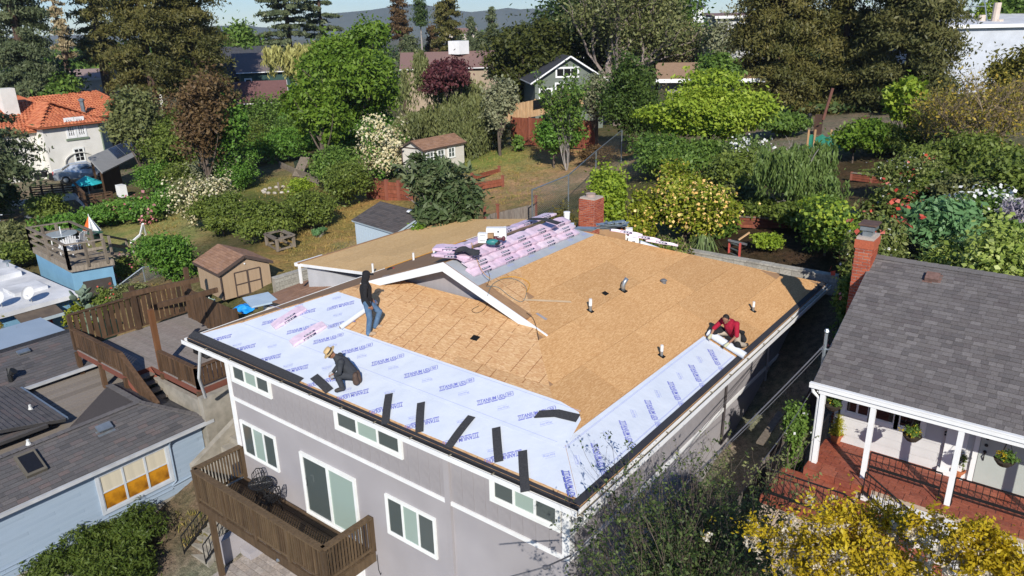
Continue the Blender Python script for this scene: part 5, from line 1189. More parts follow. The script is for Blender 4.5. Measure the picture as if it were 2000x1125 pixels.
def lobes(n, r, K=16, lobe=.42, clump=.16, flat=.0, hole=.0, seed=None, shell=.72):
    """points of a crown of radii r about the origin: K uneven lobes, leaves gathered in clumps on them, stray sprigs outside"""
    r = np.array(r, float); K = int(K*1.15)
    c = rdir(K)*(RNG.random((K,1))**.4)*(.50+.34*RNG.random((K,1))); c[:,2] = c[:,2]*(1-flat)+.03
    lr = lobe*(.5+.85*RNG.random(K)); M = max(40, n//14)
    li = RNG.choice(K, M, p=lr**2/np.sum(lr**2)); dd = rdir(M); dd[:,2] = np.where(dd[:,2] < -.35, -dd[:,2]*.6, dd[:,2]); dd = _unit(dd)
    rad = lr[li]*(shell+(1.05-shell)*RNG.random(M)**.5); far = RNG.random(M) < .10; rad = np.where(far, rad*(1.15+.55*RNG.random(M)), rad)
    cc = c[li]+dd*rad[:,None]
    keep = RNG.random(M) > hole*(.4+1.2*RNG.random(K)[li]); cc = cc[keep]; dd = dd[keep]; lt = RNG.random(K)[li][keep]; ct = .55*RNG.random(len(cc))+.45*lt
    u = _unit(cc); bump = np.zeros(len(cc))
    for f, am in ((2.1,.16),(3.7,.10),(6.5,.06)):
        for q in range(3): w = rdir(1)[0]*f; bump += am*np.sin(u@w+RNG.random()*6.28)
    cc = cc*(1+np.clip(bump, -.34, .34))[:,None]
    j = RNG.integers(0, len(cc), n); p = cc[j]+RNG.normal(size=(n,3))*clump*np.array((1,1,.7))*(.35+.9*RNG.random((n,1)))
    return p*r, dd[j], .12+.5*ct[j]+.38*RNG.random(n)
def strands(n, r, K=60, length=.6):
    """hanging sprays below the upper surface of a crown"""
    base, o, t = lobes(K*6, r, 14, .4, .1); m = n//len(base)+1
    s = np.repeat(base, m, 0); k = np.tile(np.linspace(0, 1, m), len(base)); ln = np.repeat(length*r[2]*(.4+.9*RNG.random(len(base))), m)
    s = s+np.stack([RNG.normal(size=len(s))*.06*r[0]*(.3+k), RNG.normal(size=len(s))*.06*r[0]*(.3+k), -k*ln], 1)
    return s[:n], np.repeat(o, m, 0)[:n], np.clip(np.repeat(t, m)[:n]*.6+.4*RNG.random(len(s[:n])), 0, 1)
def conifer(n, h, r, nb=70, zlo=.08, power=.75, droop=.25, clump=.09, top=.02, tiers=None, hang=0.):
    """branches in whorls; leaves in clumps along them"""
    z = (zlo+(1-zlo)*RNG.random(nb)**1.15) if tiers is None else (zlo+(1-zlo)*((RNG.integers(0, tiers, nb)+.25*RNG.random(nb))/tiers)**.9)
    a = RNG.random(nb)*2*math.pi; L = r*((1-z)**power*(.55+.55*RNG.random(nb))+top)
    j = RNG.choice(nb, n, p=L/np.sum(L)); f = .2+.85*RNG.random(n)**.6
    q = RNG.integers(0, 9, n); f = .6*f+.4*((q+.5)/8.)
    p = np.stack([np.cos(a[j])*L[j]*f, np.sin(a[j])*L[j]*f, z[j]*h-droop*L[j]*f**1.5], 1)
    s = clump*r*(.4+.9*f)[:,None]
    p = p+RNG.normal(size=(n,3))*s*np.array((1,1,.45)); p[:,2] -= hang*r*RNG.random(n)**2
    o = np.stack([np.cos(a[j]), np.sin(a[j]), np.full(n, .2)], 1); bt = RNG.random(nb)
    return p, o, np.clip(.15+.45*bt[j]+.4*RNG.random(n), 0, 1), (z, a, L)
bark = mat('grey brown bark', (.13,.10,.08), (.08,.06,.045), 6, .95, .3, 20, stretch=(1,1,.25))
barkr = mat('reddish bark', (.10,.062,.045), (.065,.04,.03), 6, .95, .3, 20, stretch=(1,1,.25))
barkp = mat('pale dead wood', (.33,.30,.27), (.24,.21,.19), 5, .9, stretch=(1,1,.3))
def limb(b, a, c, r0, r1, sag=.12, n=5, sides=5):
    a, c = Vector(a), Vector(c); L = (c-a).length; o = Vector((rnd.uniform(-1,1), rnd.uniform(-1,1), rnd.uniform(-.2,1)))*L*sag
    pts = [a+(c-a)*(i/n)+o*math.sin(math.pi*i/n) for i in range(n+1)]; b.tube(pts, [r0+(r1-r0)*i/n for i in range(n+1)], sides); return pts
def put(root, name, me_o, m=None):
    me, o = me_o; link(name, me, o, root)
LM = {}
def lm(name, *cols, trans=.28): return LM.setdefault(name, leafmat(name, list(cols), trans))
G_ = dict(
 red=lm('redwood needles', (.034,.042,.013), (.080,.080,.024), (.145,.125,.042)), cedar=lm('cedar needles', (0.039,0.057,0.030), (0.083,0.105,0.054), (0.135,0.150,0.083)),
 dark=lm('dark green leaves', (0.015,0.030,0.011), (0.036,0.063,0.019), (0.075,0.108,0.033)), mid=lm('mid green leaves', (0.030,0.063,0.013), (0.072,0.128,0.024), (0.150,0.225,0.045)),
 bright=lm('bright green leaves', (.036,.075,.008), (.085,.150,.016), (.165,.235,.034), trans=.34), lime=lm('lime green leaves', (0.083,0.143,0.015), (0.180,0.255,0.026), (0.315,0.390,0.053), trans=.36),
 olive=lm('olive drooping leaves', (0.053,0.066,0.024), (0.112,0.128,0.050), (0.188,0.195,0.083)), grey=lm('grey green leaves', (0.090,0.102,0.060), (0.165,0.177,0.108), (0.255,0.255,0.165)),
 brown=lm('brownish leaves', (0.045,0.027,0.015), (0.090,0.055,0.027), (0.150,0.102,0.048)), plum=lm('purple leaves', (0.027,0.009,0.013), (0.068,0.021,0.027), (0.120,0.042,0.045)),
 yel=lm('yellow green willow leaves', (0.165,0.165,0.053), (0.285,0.270,0.098), (0.405,0.375,0.150)), loq=lm('loquat leaves', (0.024,0.042,0.018), (0.053,0.083,0.033), (0.150,0.173,0.098)),
 gold=lm('golden locust leaves', (0.240,0.165,0.012), (0.495,0.360,0.018), (0.720,0.570,0.038), trans=.4), ivy=lm('ivy leaves', (0.027,0.072,0.012), (0.068,0.150,0.022), (0.150,0.255,0.045)),
 sage=lm('sage leaves', (0.053,0.112,0.045), (0.090,0.180,0.075), (0.135,0.240,0.112)), hedge=lm('pale hedge leaves', (0.135,0.195,0.027), (0.255,0.330,0.060), (0.510,0.555,0.195)), tan=lm('tan dry foliage', (0.165,0.128,0.075), (0.270,0.217,0.135), (0.360,0.300,0.195)),
 mand=lm('citrus leaves', (0.053,0.090,0.009), (0.143,0.180,0.017), (0.315,0.300,0.038)), shrub=lm('green shrub leaves', (0.033,0.054,0.012), (0.083,0.117,0.022), (0.173,0.210,0.045)), cream=lm('cream blossom', (.55,.46,.24), (.68,.60,.36), (.75,.70,.5), trans=.3),  # shrub: medium yellowish greens, varied leaf by leaf
 wht=lm('white blossom', (.6,.6,.56), (.72,.72,.68), (.8,.8,.78), trans=.3), pink=lm('pink blossom', (.45,.12,.14), (.6,.2,.22), (.7,.35,.36)), rose=lm('red rose petals', (.5,.05,.03), (.6,.10,.06), (.6,.2,.15)),
 orange=lm('orange fruit peel', (.62,.36,.10), (.72,.48,.16), (.78,.58,.24), trans=.05), locw=lm('white locust blossom', (.60,.50,.36), (.72,.64,.5), (.82,.77,.66), trans=.35), jun=lm('juniper sprays', (.022,.040,.008), (.055,.085,.014), (.11,.14,.028)),
 lav=lm('lavender spikes', (.20,.17,.22), (.30,.27,.34), (.4,.37,.42)), yell=lm('autumn yellow leaves', (.10,.10,.02), (.2,.17,.03), (.34,.24,.045)), rust=lm('rust coloured leaves', (.18,.085,.018), (.26,.13,.02), (.34,.19,.035)))
def where(px, py=None, D=None, row=45):
    return gat(px, D, row) if D else hit(px, py)
VEGN = 0; CRN = [None]
def plant(kind, label, cat, name, px, ptop, hw, pb=None, base_py=None, D=None, n=6000, leaf=.14, cb=.0, depth=1.0, extra=(), trunk=None, keep=False, group=None, zoff=0, **kw):
    """a tree or shrub whose crown reaches picture row ptop and is hw picture pixels to each side of column px"""
    global VEGN; VEGN += 1
    p = where(px, base_py, D, max(0, (ptop+(pb if pb is not None else ptop))/2)); h = up(p, ptop)
    if pb is not None: cb = max(0., min(.9, up(p, pb)/h))
    if kind == 'round' and not keep: cb *= .45
    if kind == 'conifer': kw['zlo'] = max(.02, cb)
    rx = hw*mpp(V(p.x,p.y,p.z+h*.6)); ry = rx*depth
    t = thing(name, label, cat, p, group); P = np.array(p)
    if kind == 'round':
        rz = h*(1-cb)/2; c = P+np.array((0,0,h-rz))
        C, o, tn = lobes(n, (rx,ry,rz), **{k: v for k, v in kw.items() if k in ('K','lobe','clump','flat','hole','shell')})
        C = C*np.array((1.04,1.04,1.0))+c; C = C[C[:,2] > P[2]+.02] if cb < .05 else C
        CRN[0] = C; m_ = len(C); put(t, 'crown', leaf_mesh('crown', C, leaf, kw.get('m'), o[:m_], tn[:m_], kw.get('aspect', .55), kw.get('droop', 0)))
        b = MB(); tr = trunk or max(.04, h*.022); top = Vector(c); limb(b, p-Zv*.3, top, tr, tr*.4, .04, 6, 7)
        for i in range(kw.get('limbs', 12)):
            d = rdir(1)[0]; d[2] = abs(d[2])*.7; f = rnd.uniform(.25, .8); limb(b, p+(top-p)*f, Vector(c+d*np.array((rx,ry,rz))*rnd.uniform(.75,1.02)), tr*.4, tr*.08, .1)
        b.build('trunk', kw.get('bark', bark), t)
    elif kind == 'weep':
        rz = h*(1-cb)/2; c = P+np.array((0,0,h-rz*.86)); C, o, tn = strands(n, (rx*.98,ry*.98,rz*.9), length=kw.get('length', .9)); C = C*np.array((1.05,1.05,1))+c; k = C[:,2] > P[2]+.1; CRN[0] = C[k]
        put(t, 'crown', leaf_mesh('crown', C[k], leaf, kw.get('m'), o[k], tn[k], .3, .9))
        b = MB(); top = Vector(c); limb(b, p-Zv*.3, top, trunk or h*.03, h*.012, .05, 6, 7)
        for i in range(8): d = rdir(1)[0]; d[2] = abs(d[2]); limb(b, p+(top-p)*rnd.uniform(.3,.8), Vector(c+d*np.array((rx,ry,rz))*.6), h*.014, h*.004)
        b.build('trunk', kw.get('bark', bark), t)
    elif kind == 'conifer':
        C, o, tn, (z, a, L) = conifer(n, h, rx, **{k: v for k, v in kw.items() if k in ('nb','zlo','power','droop','clump','top','tiers','hang')})
        put(t, 'crown', leaf_mesh('crown', C+P, leaf, kw.get('m'), o, tn, kw.get('aspect', .35), kw.get('ldroop', .35), .2))
        b = MB(); tr = trunk or h*.022; b.tube([p-Zv*.3, p+Zv*h*.3, p+Zv*h*.7, p+Zv*h*.99], [tr, tr*.8, tr*.4, .03], 8)
        for i in range(min(len(z), kw.get('vis', 26))):
            s = p+Zv*z[i]*h; e = s+V(math.cos(a[i])*L[i]*.85, math.sin(a[i])*L[i]*.85, -kw.get('droop', .25)*L[i]*.75); limb(b, s, e, tr*.16, tr*.04, .06, 4, 4)
        b.build('trunk', kw.get('bark', barkr), t)
    elif kind == 'bare':
        b = MB(); tips = []
        def grow(s, d, L, r, k):
            e = s+d*L; pts = limb(b, s, e, r, r*.6, .1, 4, 5 if r > .03 else 4)
            tips.append((pts[-1], k)); tips.append((pts[2], k))
            if k == 0: return
            for i in range(rnd.randint(2, 4)):
                nd = (d+V(rnd.uniform(-1,1), rnd.uniform(-1,1), rnd.uniform(-.35,.75))*kw.get('spread', .8)).normalized(); grow(pts[rnd.randint(2, 4)], nd, L*rnd.uniform(.55,.85), r*.55, k-1)
        lv = kw.get('levels', 4); f = kw.get('first', .3)
        for i in range(kw.get('stems', 3)): grow(p-Zv*.2, V(rnd.uniform(-.5,.5)*rx/h*2, rnd.uniform(-.5,.5)*rx/h*2, 1).normalized(), h*f, trunk or h*.018, lv)
        b.build('branches', kw.get('bark', barkp), t)
        if n:
            tp = np.array([list(q) for q, k in tips if k <= 2]); j = RNG.integers(0, len(tp), n); C = tp[j]+RNG.normal(size=(n,3))*kw.get('clump', .1)*rx; CRN[0] = C
            put(t, 'crown', leaf_mesh('crown', C, leaf, kw.get('m'), None, None, .5))
    for e in extra:        # flowers, fruit, second foliage: (name, material key, count, size, where)
        nm, mk, cnt, sz = e[:4]; lo = e[4] if len(e) > 4 else 0
        ctr = P+np.array((0,0,h*(.5+cb/2))); src = CRN[0]; k = src[:,2] > P[2]+h*lo; src = src[k] if k.any() else src
        tow = _unit(_unit(np.array(CAM)[None]-ctr[None])+np.array(SUND)*.8)[0]; sc_ = ((src-ctr)/np.array((rx,ry,max(.1,h*(1-cb)/2))))
        rad = np.linalg.norm(sc_, axis=1)+.35*(sc_@tow)+.35*RNG.random(len(sc_)); src = src[np.argsort(-rad)[:max(cnt, int(len(src)*.34))]]
        if len(src) > 30 and nm == 'blossom': hub = src[RNG.integers(0, len(src), max(6, cnt//14))]; C = hub[RNG.integers(0, len(hub), cnt)]+RNG.normal(size=(cnt,3))*sz*1.3
        else: C = src[RNG.integers(0, len(src), cnt)]
        o = _unit(C-ctr); C = C+o*sz*.5
        put(t, nm, leaf_mesh(nm, C, sz, G_[mk], o, None, .9, rnd_=.8))
    return t
T_, S_, H_ = 'tree', 'shrub', 'hedge'
def vegetation():
    R = 'redwood_tree'; B = 'broadleaf_tree'; SH = 'shrub'; C_ = 'conifer_tree'
    M = G_
    cyp = lm('cypress foliage', (.016,.024,.006), (.042,.052,.012), (.085,.088,.02)); laur = lm('laurel leaves', (.016,.034,.008), (.042,.075,.016), (.09,.13,.032)); mulb = lm('mulberry leaves', (.045,.08,.02), (.10,.15,.042), (.17,.22,.08))
    bronz = lm('bronze shrub leaves', (.05,.05,.012), (.11,.105,.02), (.2,.17,.035)); nand = lm('nandina leaves', (.045,.055,.016), (.10,.095,.03), (.18,.13,.04)); rosel = lm('rose leaves', (.035,.055,.012), (.085,.115,.026), (.2,.21,.08)); priv = lm('privet leaves', (.018,.032,.011), (.042,.068,.02), (.10,.13,.045)); olred = lm('olive redwood needles', (.03,.04,.015), (.075,.08,.028), (.13,.12,.045))
    # --- far tall conifers, left to right
    plant('conifer', 'dense dark conifer at the far upper left edge', T_, C_, 18, -230, 75, pb=195, D=92, n=52000, leaf=.4, nb=130, m=M['cedar'], power=.35, clump=.10, hang=.1)
    plant('conifer', 'thin sparse pale conifer second from the left edge', T_, C_, 106, -80, 30, pb=110, D=112, n=4200, leaf=.45, nb=70, m=M['tan'], power=.4, clump=.1, vis=60)
    plant('conifer', 'ragged tall conifer with dark bare trunk left of the big redwoods', T_, C_, 178, -140, 60, pb=120, D=102, n=13000, leaf=.5, nb=120, m=M['red'], power=.25, clump=.09, trunk=.8, vis=60)
    plant('round', 'dark tree mass behind the orange tiled roof', T_, B, 70, 95, 85, pb=200, D=98, n=12000, leaf=.5, m=M['dark'], K=22)
    plant('conifer', 'left of the two massive olive brown redwoods at upper left', T_, R, 268, -200, 86, pb=172, D=84, n=70000, leaf=.34, nb=210, m=M['red'], power=.22, clump=.085, hang=.12)
    plant('conifer', 'right of the two massive olive brown redwoods at upper left', T_, R, 362, -150, 80, pb=190, D=86, n=66000, leaf=.34, nb=200, m=M['red'], power=.25, clump=.085, hang=.12)
    plant('round', 'mid green tree with pale trunk right of the big redwoods', T_, B, 474, 22, 44, pb=135, D=112, n=12000, leaf=.5, K=18, lobe=.34, m=M['mid'])
    plant('round', 'dark bushy tree under the cedar at upper left centre', T_, B, 520, 86, 46, pb=140, D=118, n=8000, leaf=.5, m=M['dark'])
    plant('conifer', 'broad blue green cedar with level tiers at the top', T_, C_, 556, -120, 72, pb=112, D=122, n=32000, leaf=.55, nb=170, m=M['cedar'], power=.25, clump=.045, droop=.1, tiers=17, vis=70)
    plant('conifer', 'second tiered cedar just right of the broad one', T_, C_, 622, -90, 46, pb=85, D=126, n=17000, leaf=.55, nb=120, m=M['cedar'], power=.3, clump=.05, droop=.1, tiers=14, vis=60)
    plant('conifer', 'reddish brown conifer behind the big bright green tree', T_, C_, 778, -50, 34, pb=70, D=140, n=8000, leaf=.5, nb=100, m=M['brown'], power=.5, clump=.09)
    plant('conifer', 'slender conifer with a tufted top and bare pale trunk', T_, C_, 820, -6, 19, pb=45, D=122, n=3600, leaf=.4, nb=60, m=M['dark'], power=.25, clump=.2, bark=barkp, trunk=.3)
    plant('conifer', 'tall ragged dark redwood left of the distant spruces', T_, R, 872, -60, 38, pb=115, D=112, n=13000, leaf=.45, nb=140, m=M['red'], power=.35, clump=.085, vis=50)
    for px, pt, hw, pb, D, lab in ((921,32,22,118,140,'small blue green spruce on the skyline'),(962,14,26,112,132,'tall spruce with a crooked top on the skyline'),(846,50,30,118,130,'rounded brown conifer top behind the tufted one'),(940,62,34,118,128,'dark spreading conifer below the crooked spruce'),(895,66,26,118,126,'dark conifer between redwood and spruces'),(1022,42,13,70,190,'tiny dark tree top on the hazy skyline left'),(1046,40,12,70,200,'tiny dark tree top on the hazy skyline right'),(800,70,40,120,124,'dark grey green tree below the tufted conifer')):
        plant('conifer', lab, T_, C_, px, pt, hw, pb=pb, D=D, n=7000, leaf=.5, nb=90, m=M['brown' if px == 846 else 'cedar'], power=.5, clump=.11)
    for i, (px, pt, hw, D, lab) in enumerate(((700,58,120,210,'far tree mass left of the gap in the skyline'),(905,66,90,230,'far tree mass below the spruces'),(1040,62,80,230,'far tree mass under the bay horizon'),(1300,30,120,210,'far tree mass right of the half bare pine'),(440,50,90,190,'far tree mass behind the green tree'),(200,60,150,170,'far tree mass behind the redwoods at upper left'),(1600,20,160,170,'far tree mass behind the redwoods at upper right'),(1900,14,120,150,'far tree mass behind the workshop'))):
        plant('round', lab, T_, 'far_trees', px, pt, hw, pb=170, D=D, n=9000, leaf=1.0, m=M['mid' if i % 2 else 'dark'], K=30, lobe=.26)
    plant('round', 'big dark rounded cypress in the centre background', T_, C_, 1018, 42, 82, pb=160, D=78, n=32000, leaf=.36, K=30, lobe=.34, clump=.1, m=cyp, depth=.8)
    plant('weep', 'pale yellow green willow behind the bright green tree', T_, B, 598, 78, 60, pb=165, D=78, n=13000, leaf=.42, m=M['yel'], length=.9)
    plant('round', 'large bright green walnut tree in the middle of the lot', T_, B, 703, 16, 130, pb=285, base_py=300, n=52000, leaf=.36, K=44, lobe=.25, clump=.075, hole=.1, m=M['bright'], trunk=.45, aspect=.5, depth=.8, shell=.8, limbs=16)
    plant('round', 'lower left bough mass of the bright green walnut tree', T_, B, 620, 120, 62, pb=275, D=60, n=16000, leaf=.34, K=24, lobe=.3, clump=.09, m=M['bright'])
    plant('round', 'dark purple leaved plum tree beside the brown tiled roof', T_, B, 868, 118, 44, pb=190, keep=True, D=60, n=9000, leaf=.26, m=M['plum'])
    plant('weep', 'large olive pepper tree with hanging sprays behind the potting shed', T_, B, 905, 128, 98, pb=325, base_py=302, n=44000, leaf=.34, m=M['olive'], length=1.0, depth=.7)
    plant('weep', 'low olive willow left of the potting shed', T_, B, 806, 205, 44, pb=275, D=60, n=12000, leaf=.3, m=M['olive'], length=1.0)
    plant('round', 'small pale green tree with light trunk behind the cedar fence', T_, B, 1015, 145, 32, pb=180, keep=True, base_py=200, n=5000, leaf=.26, m=M['bright'], bark=barkp, trunk=.16)
    plant('round', 'silvery shrub between pepper tree and pale green tree', S_, SH, 975, 148, 30, pb=235, D=56, n=4500, leaf=.26, m=M['grey'])
    plant('bare', 'big half bare pine with pale grey limbs at the top centre right', T_, C_, 1212, -140, 120, D=74, n=20000, leaf=.34, levels=4, stems=4, first=.34, spread=.75, m=M['olive'], clump=.10, trunk=.38, bark=mat('grey pink limbs', (.27,.22,.19), (.2,.16,.14), 4, .9))
    plant('round', 'dark green mass of the pine behind its bare limbs', T_, C_, 1165, -30, 92, pb=120, D=84, n=20000, leaf=.45, hole=.3, m=M['dark'], K=24)
    plant('round', 'leafy pine boughs at the top right of the bare limbs', T_, C_, 1290, -40, 60, pb=60, D=82, n=10000, leaf=.42, hole=.25, m=M['mid'], K=18)
    plant('bare', 'tangle of dry grey twigs under the half bare pine', S_, SH, 1225, 95, 85, base_py=190, n=14000, leaf=.24, levels=4, stems=9, first=.36, m=M['tan'], clump=.09, trunk=.06)
    plant('round', 'grey green eucalyptus right of the half bare pine', T_, B, 1385, 40, 52, pb=140, D=92, n=16000, leaf=.36, m=M['grey'], K=24)
    plant('round', 'tan grey acacia in front of the eucalyptus', T_, B, 1330, 72, 62, pb=170, D=80, n=14000, leaf=.32, m=M['tan'], K=24)
    plant('round', 'pale hazy tree group under the skyline house', T_, B, 1395, 28, 44, pb=80, D=160, n=6000, leaf=.6, m=M['grey'])
    plant('round', 'leafy green shrub beside the pale box house', S_, SH, 1408, 88, 34, pb=155, D=60, n=8000, leaf=.28, m=M['mid'])
    plant('conifer', 'left of the large golden brown redwoods at upper right', T_, R, 1530, -220, 104, pb=185, D=64, n=76000, leaf=.3, nb=210, m=M['red'], power=.2, clump=.085, hang=.14)
    plant('conifer', 'middle of the large golden brown redwoods at upper right', T_, R, 1660, -180, 100, pb=205, D=66, n=72000, leaf=.3, nb=210, m=M['red'], power=.22, clump=.085, hang=.14)
    plant('conifer', 'right of the large golden brown redwoods at upper right', T_, R, 1790, -150, 104, pb=195, D=62, n=70000, leaf=.3, nb=200, m=olred, power=.2, clump=.085, hang=.14)
    plant('round', 'dark understory below the upper right redwoods', S_, SH, 1640, 170, 190, pb=235, D=70, n=14000, leaf=.34, m=M['dark'], K=30, lobe=.25, hole=.2)
    plant('round', 'green tree behind the white workshop roof', T_, B, 1968, -30, 50, pb=60, D=96, n=7000, leaf=.45, m=M['mid'])
    plant('round', 'yellow flowering tree beside the beige roof stacks', T_, B, 1925, 8, 18, pb=40, D=86, n=3000, leaf=.3, m=M['lime'])
    plant('round', 'broad leaved green tree under the right redwood', T_, B, 1775, 160, 38, pb=225, D=46, n=6000, leaf=.3, m=M['lime'])
    plant('bare', 'large brown twiggy tree with scattered yellow leaves at the right edge', T_, B, 1910, 85, 105, base_py=330, n=4200, leaf=.15, levels=5, stems=9, first=.3, m=M['yell'], clump=.12, trunk=.10, spread=.9, bark=mat('tan twigs', (.27,.21,.135), (.2,.15,.095), 4, .9))
    plant('bare', 'second tangle of tan twigs left of the large twiggy tree', T_, B, 1838, 140, 80, base_py=305, n=2600, leaf=.14, levels=5, stems=8, first=.3, m=M['yell'], clump=.12, trunk=.06, spread=1.0, bark=MATS['tan twigs'])
    plant('round', 'sparse green undergrowth below the twiggy tree', S_, SH, 1905, 262, 100, pb=345, D=38, n=17000, leaf=.16, hole=.35, m=M['shrub'], K=30, lobe=.28)
    plant('round', 'leafy branches of the twiggy tree reaching the top right corner', T_, B, 1985, 85, 50, pb=190, D=44, n=6000, leaf=.17, hole=.4, m=bronz, K=24)
    # --- thicket in the middle left
    plant('bare', 'dry branching tree with dark brown foliage in front of the redwoods', T_, B, 345, 168, 95, base_py=325, n=20000, leaf=.24, levels=4, stems=6, first=.33, m=M['brown'], clump=.12, trunk=.10)
    plant('round', 'dark brown foliage of the dry branching tree', T_, B, 385, 165, 58, pb=265, D=57, n=11000, leaf=.26, m=M['brown'], K=22, hole=.15)
    plant('round', 'dark green tree beside the solar carport', T_, B, 356, 222, 64, pb=345, base_py=362, n=22000, leaf=.24, m=M['shrub'], K=30, lobe=.28, trunk=.2)
    plant('round', 'rounded green shrub by the orange tiled roof', S_, SH, 112, 146, 36, pb=195, D=88, n=6000, leaf=.4, m=M['mid'])
    plant('round', 'olive thicket behind the solar carport', S_, SH, 255, 180, 50, pb=262, D=66, n=11000, leaf=.3, hole=.15, m=M['olive'], K=22)
    plant('round', 'tangled mid green thicket left of the bright walnut tree', S_, SH, 525, 178, 66, base_py=290, n=20000, leaf=.26, K=34, lobe=.27, m=M['mid'])
    plant('round', 'leafy bush below the maroon roofed shed', S_, SH, 448, 178, 38, pb=262, D=58, n=9000, leaf=.26, m=M['ivy'])
    plant('round', 'dark bushes filling the gap above the carport roof end', S_, SH, 430, 240, 60, base_py=312, n=14000, leaf=.22, m=M['shrub'], K=26)
    plant('round', 'deep green bush under the left side of the walnut tree', S_, SH, 600, 215, 60, base_py=292, n=15000, leaf=.25, m=M['ivy'], K=24)
    plant('round', 'ivy covered bank below the walnut tree', S_, SH, 690, 238, 78, base_py=300, n=18000, leaf=.24, m=M['ivy'], K=30, flat=.3)
    plant('round', 'ivy bank behind the terrace chair', S_, SH, 560, 262, 62, base_py=315, n=12000, leaf=.22, m=M['ivy'], K=26)
    plant('round', 'cream flowering banksia rose beside the potting shed', S_, SH, 752, 240, 40, base_py=352, n=8000, leaf=.18, m=M['ivy'], extra=(('blossom','cream',3600,.2,.25),))
    plant('round', 'long dark clipped shrub mass left of the red retaining wall', S_, SH, 676, 318, 52, base_py=402, n=19000, leaf=.17, m=M['shrub'], K=30, lobe=.28)
    plant('round', 'dark round shrub in front of the terrace', S_, SH, 660, 296, 48, base_py=372, n=11000, leaf=.18, m=M['mid'], K=24)
    plant('round', 'small yellow green shrub at the lawn edge', S_, SH, 592, 346, 24, base_py=386, n=3500, leaf=.14, m=M['lime'])
    for px, pt, hw, py, lab in ((438,392,50,462,'left end of the long dark hedge above the tan shed'),(520,386,60,470,'middle of the long dark hedge behind the frame table'),(608,378,60,448,'right part of the long dark hedge behind the frame table')):
        plant('round', lab, H_, 'hedge_shrub', px, pt, hw, base_py=py, n=18000, leaf=.15, m=M['shrub'], K=32, lobe=.3, group='shrubs of the long dark hedge', clump=.1)
    plant('round', 'cream flowering shrub left of the long hedge', S_, SH, 408, 352, 54, base_py=448, n=12000, leaf=.17, m=M['olive'], extra=(('blossom','cream',2600,.13,.1),), K=26)
    plant('round', 'grey twiggy shrub above the cream flowering one', S_, SH, 440, 296, 52, base_py=368, n=12000, leaf=.2, m=M['grey'], hole=.15, K=24)
    for px, pt, hw, py, lab in ((270,385,48,430,'left half of the ivy hedge under the solar carport'),(350,358,48,412,'right half of the ivy hedge under the solar carport'),(208,400,38,440,'ivy clump by the white retaining wall')):
        plant('round', lab, H_, 'ivy_hedge', px, pt, hw, base_py=py, n=9000, leaf=.2, m=M['ivy'], K=22, extra=(('blossom','pink',60,.2,.4),) if px == 270 else ())
    plant('conifer', 'drooping cedar bough tree in front of the white house', T_, C_, -75, 120, 150, pb=335, D=60, n=17000, leaf=.34, nb=70, m=M['cedar'], power=.3, droop=.3, clump=.06, vis=40)
    plant('round', 'dark shrub at the left edge below the cedar boughs', S_, SH, 2, 345, 38, base_py=425, n=9000, leaf=.22, m=M['dark'])
    plant('round', 'rosemary like bush below the slatted driveway fence', S_, SH, 105, 378, 34, base_py=432, n=7000, leaf=.2, m=M['shrub'])
    plant('round', 'bright ivy patch behind the weathered roof deck', S_, SH, 135, 415, 44, base_py=462, n=7000, leaf=.2, m=M['ivy'])
    plant('round', 'grey green shrub left of the weathered roof deck', S_, SH, 36, 430, 46, base_py=490, n=8000, leaf=.19, m=M['olive'], extra=(('blossom','wht',60,.13,.3),))
    plant('round', 'dark bush between white flat roof and roof deck', S_, SH, 40, 470, 46, base_py=525, n=9000, leaf=.17, m=M['shrub'])
    plant('round', 'leafy green bush left of the tan shed', S_, SH, 338, 458, 50, base_py=545, n=14000, leaf=.15, m=M['ivy'], K=26)
    plant('round', 'small rounded bush in front of the blue garden house door', S_, SH, 178, 537, 22, base_py=588, n=4000, leaf=.12, m=M['brown'], extra=(('leaf_tips','ivy',1200,.12),))
    plant('round', 'dark rose bush by the garden steps', S_, SH, 245, 505, 30, base_py=548, n=4500, leaf=.12, m=M['shrub'], extra=(('blossom','pink',30,.14,.3),))
    plant('round', 'small rounded shrub at the head of the garden steps', S_, SH, 288, 462, 15, base_py=486, n=1800, leaf=.12, m=M['mid'], extra=(('blossom','cream',14,.14,.2),))
    plant('round', 'low flowering plants beside the deck fence', S_, SH, 258, 555, 36, base_py=588, n=4500, leaf=.11, m=M['olive'], extra=(('blossom','rose',22,.14,.4),))
    plant('round', 'climbing vine on the chain link fence beside the cactus', S_, SH, 212, 560, 20, base_py=625, n=3500, leaf=.13, m=M['shrub'], hole=.2)
    plant('round', 'orange tree with yellow green leaves behind the cactus', S_, SH, 158, 590, 22, base_py=660, n=4500, leaf=.12, m=M['mand'], extra=(('fruit','orange',30,.09,.1),))
    plant('round', 'yellow green bush behind the blue house roof at left', S_, SH, 28, 632, 54, pb=760, D=34, n=11000, leaf=.12, m=bronz, K=24, extra=(('leaf_tips','rust',500,.1,.5),))
    plant('round', 'flowering roses above the ivy hedge', S_, SH, 300, 418, 18, base_py=436, n=1500, leaf=.13, m=M['shrub'], extra=(('blossom','pink',40,.17,.3),))
    # --- yard
    plant('round', 'glossy dark loquat tree beside the pale blue shed', T_, B, 864, 304, 84, pb=470, D=32.5, n=15000, leaf=.34, m=M['loq'], aspect=.34, K=36, lobe=.28, clump=.09, bark=barkp, trunk=.1)
    plant('round', 'bright shrub at the foot of the loquat tree', S_, SH, 818, 440, 26, pb=480, D=31, n=3500, leaf=.14, m=M['bright'])
    plant('round', 'round bushy green tree on the dirt terrace', T_, B, 1082, 216, 48, pb=312, keep=True, base_py=327, n=15000, leaf=.2, m=M['ivy'], K=26, trunk=.09)
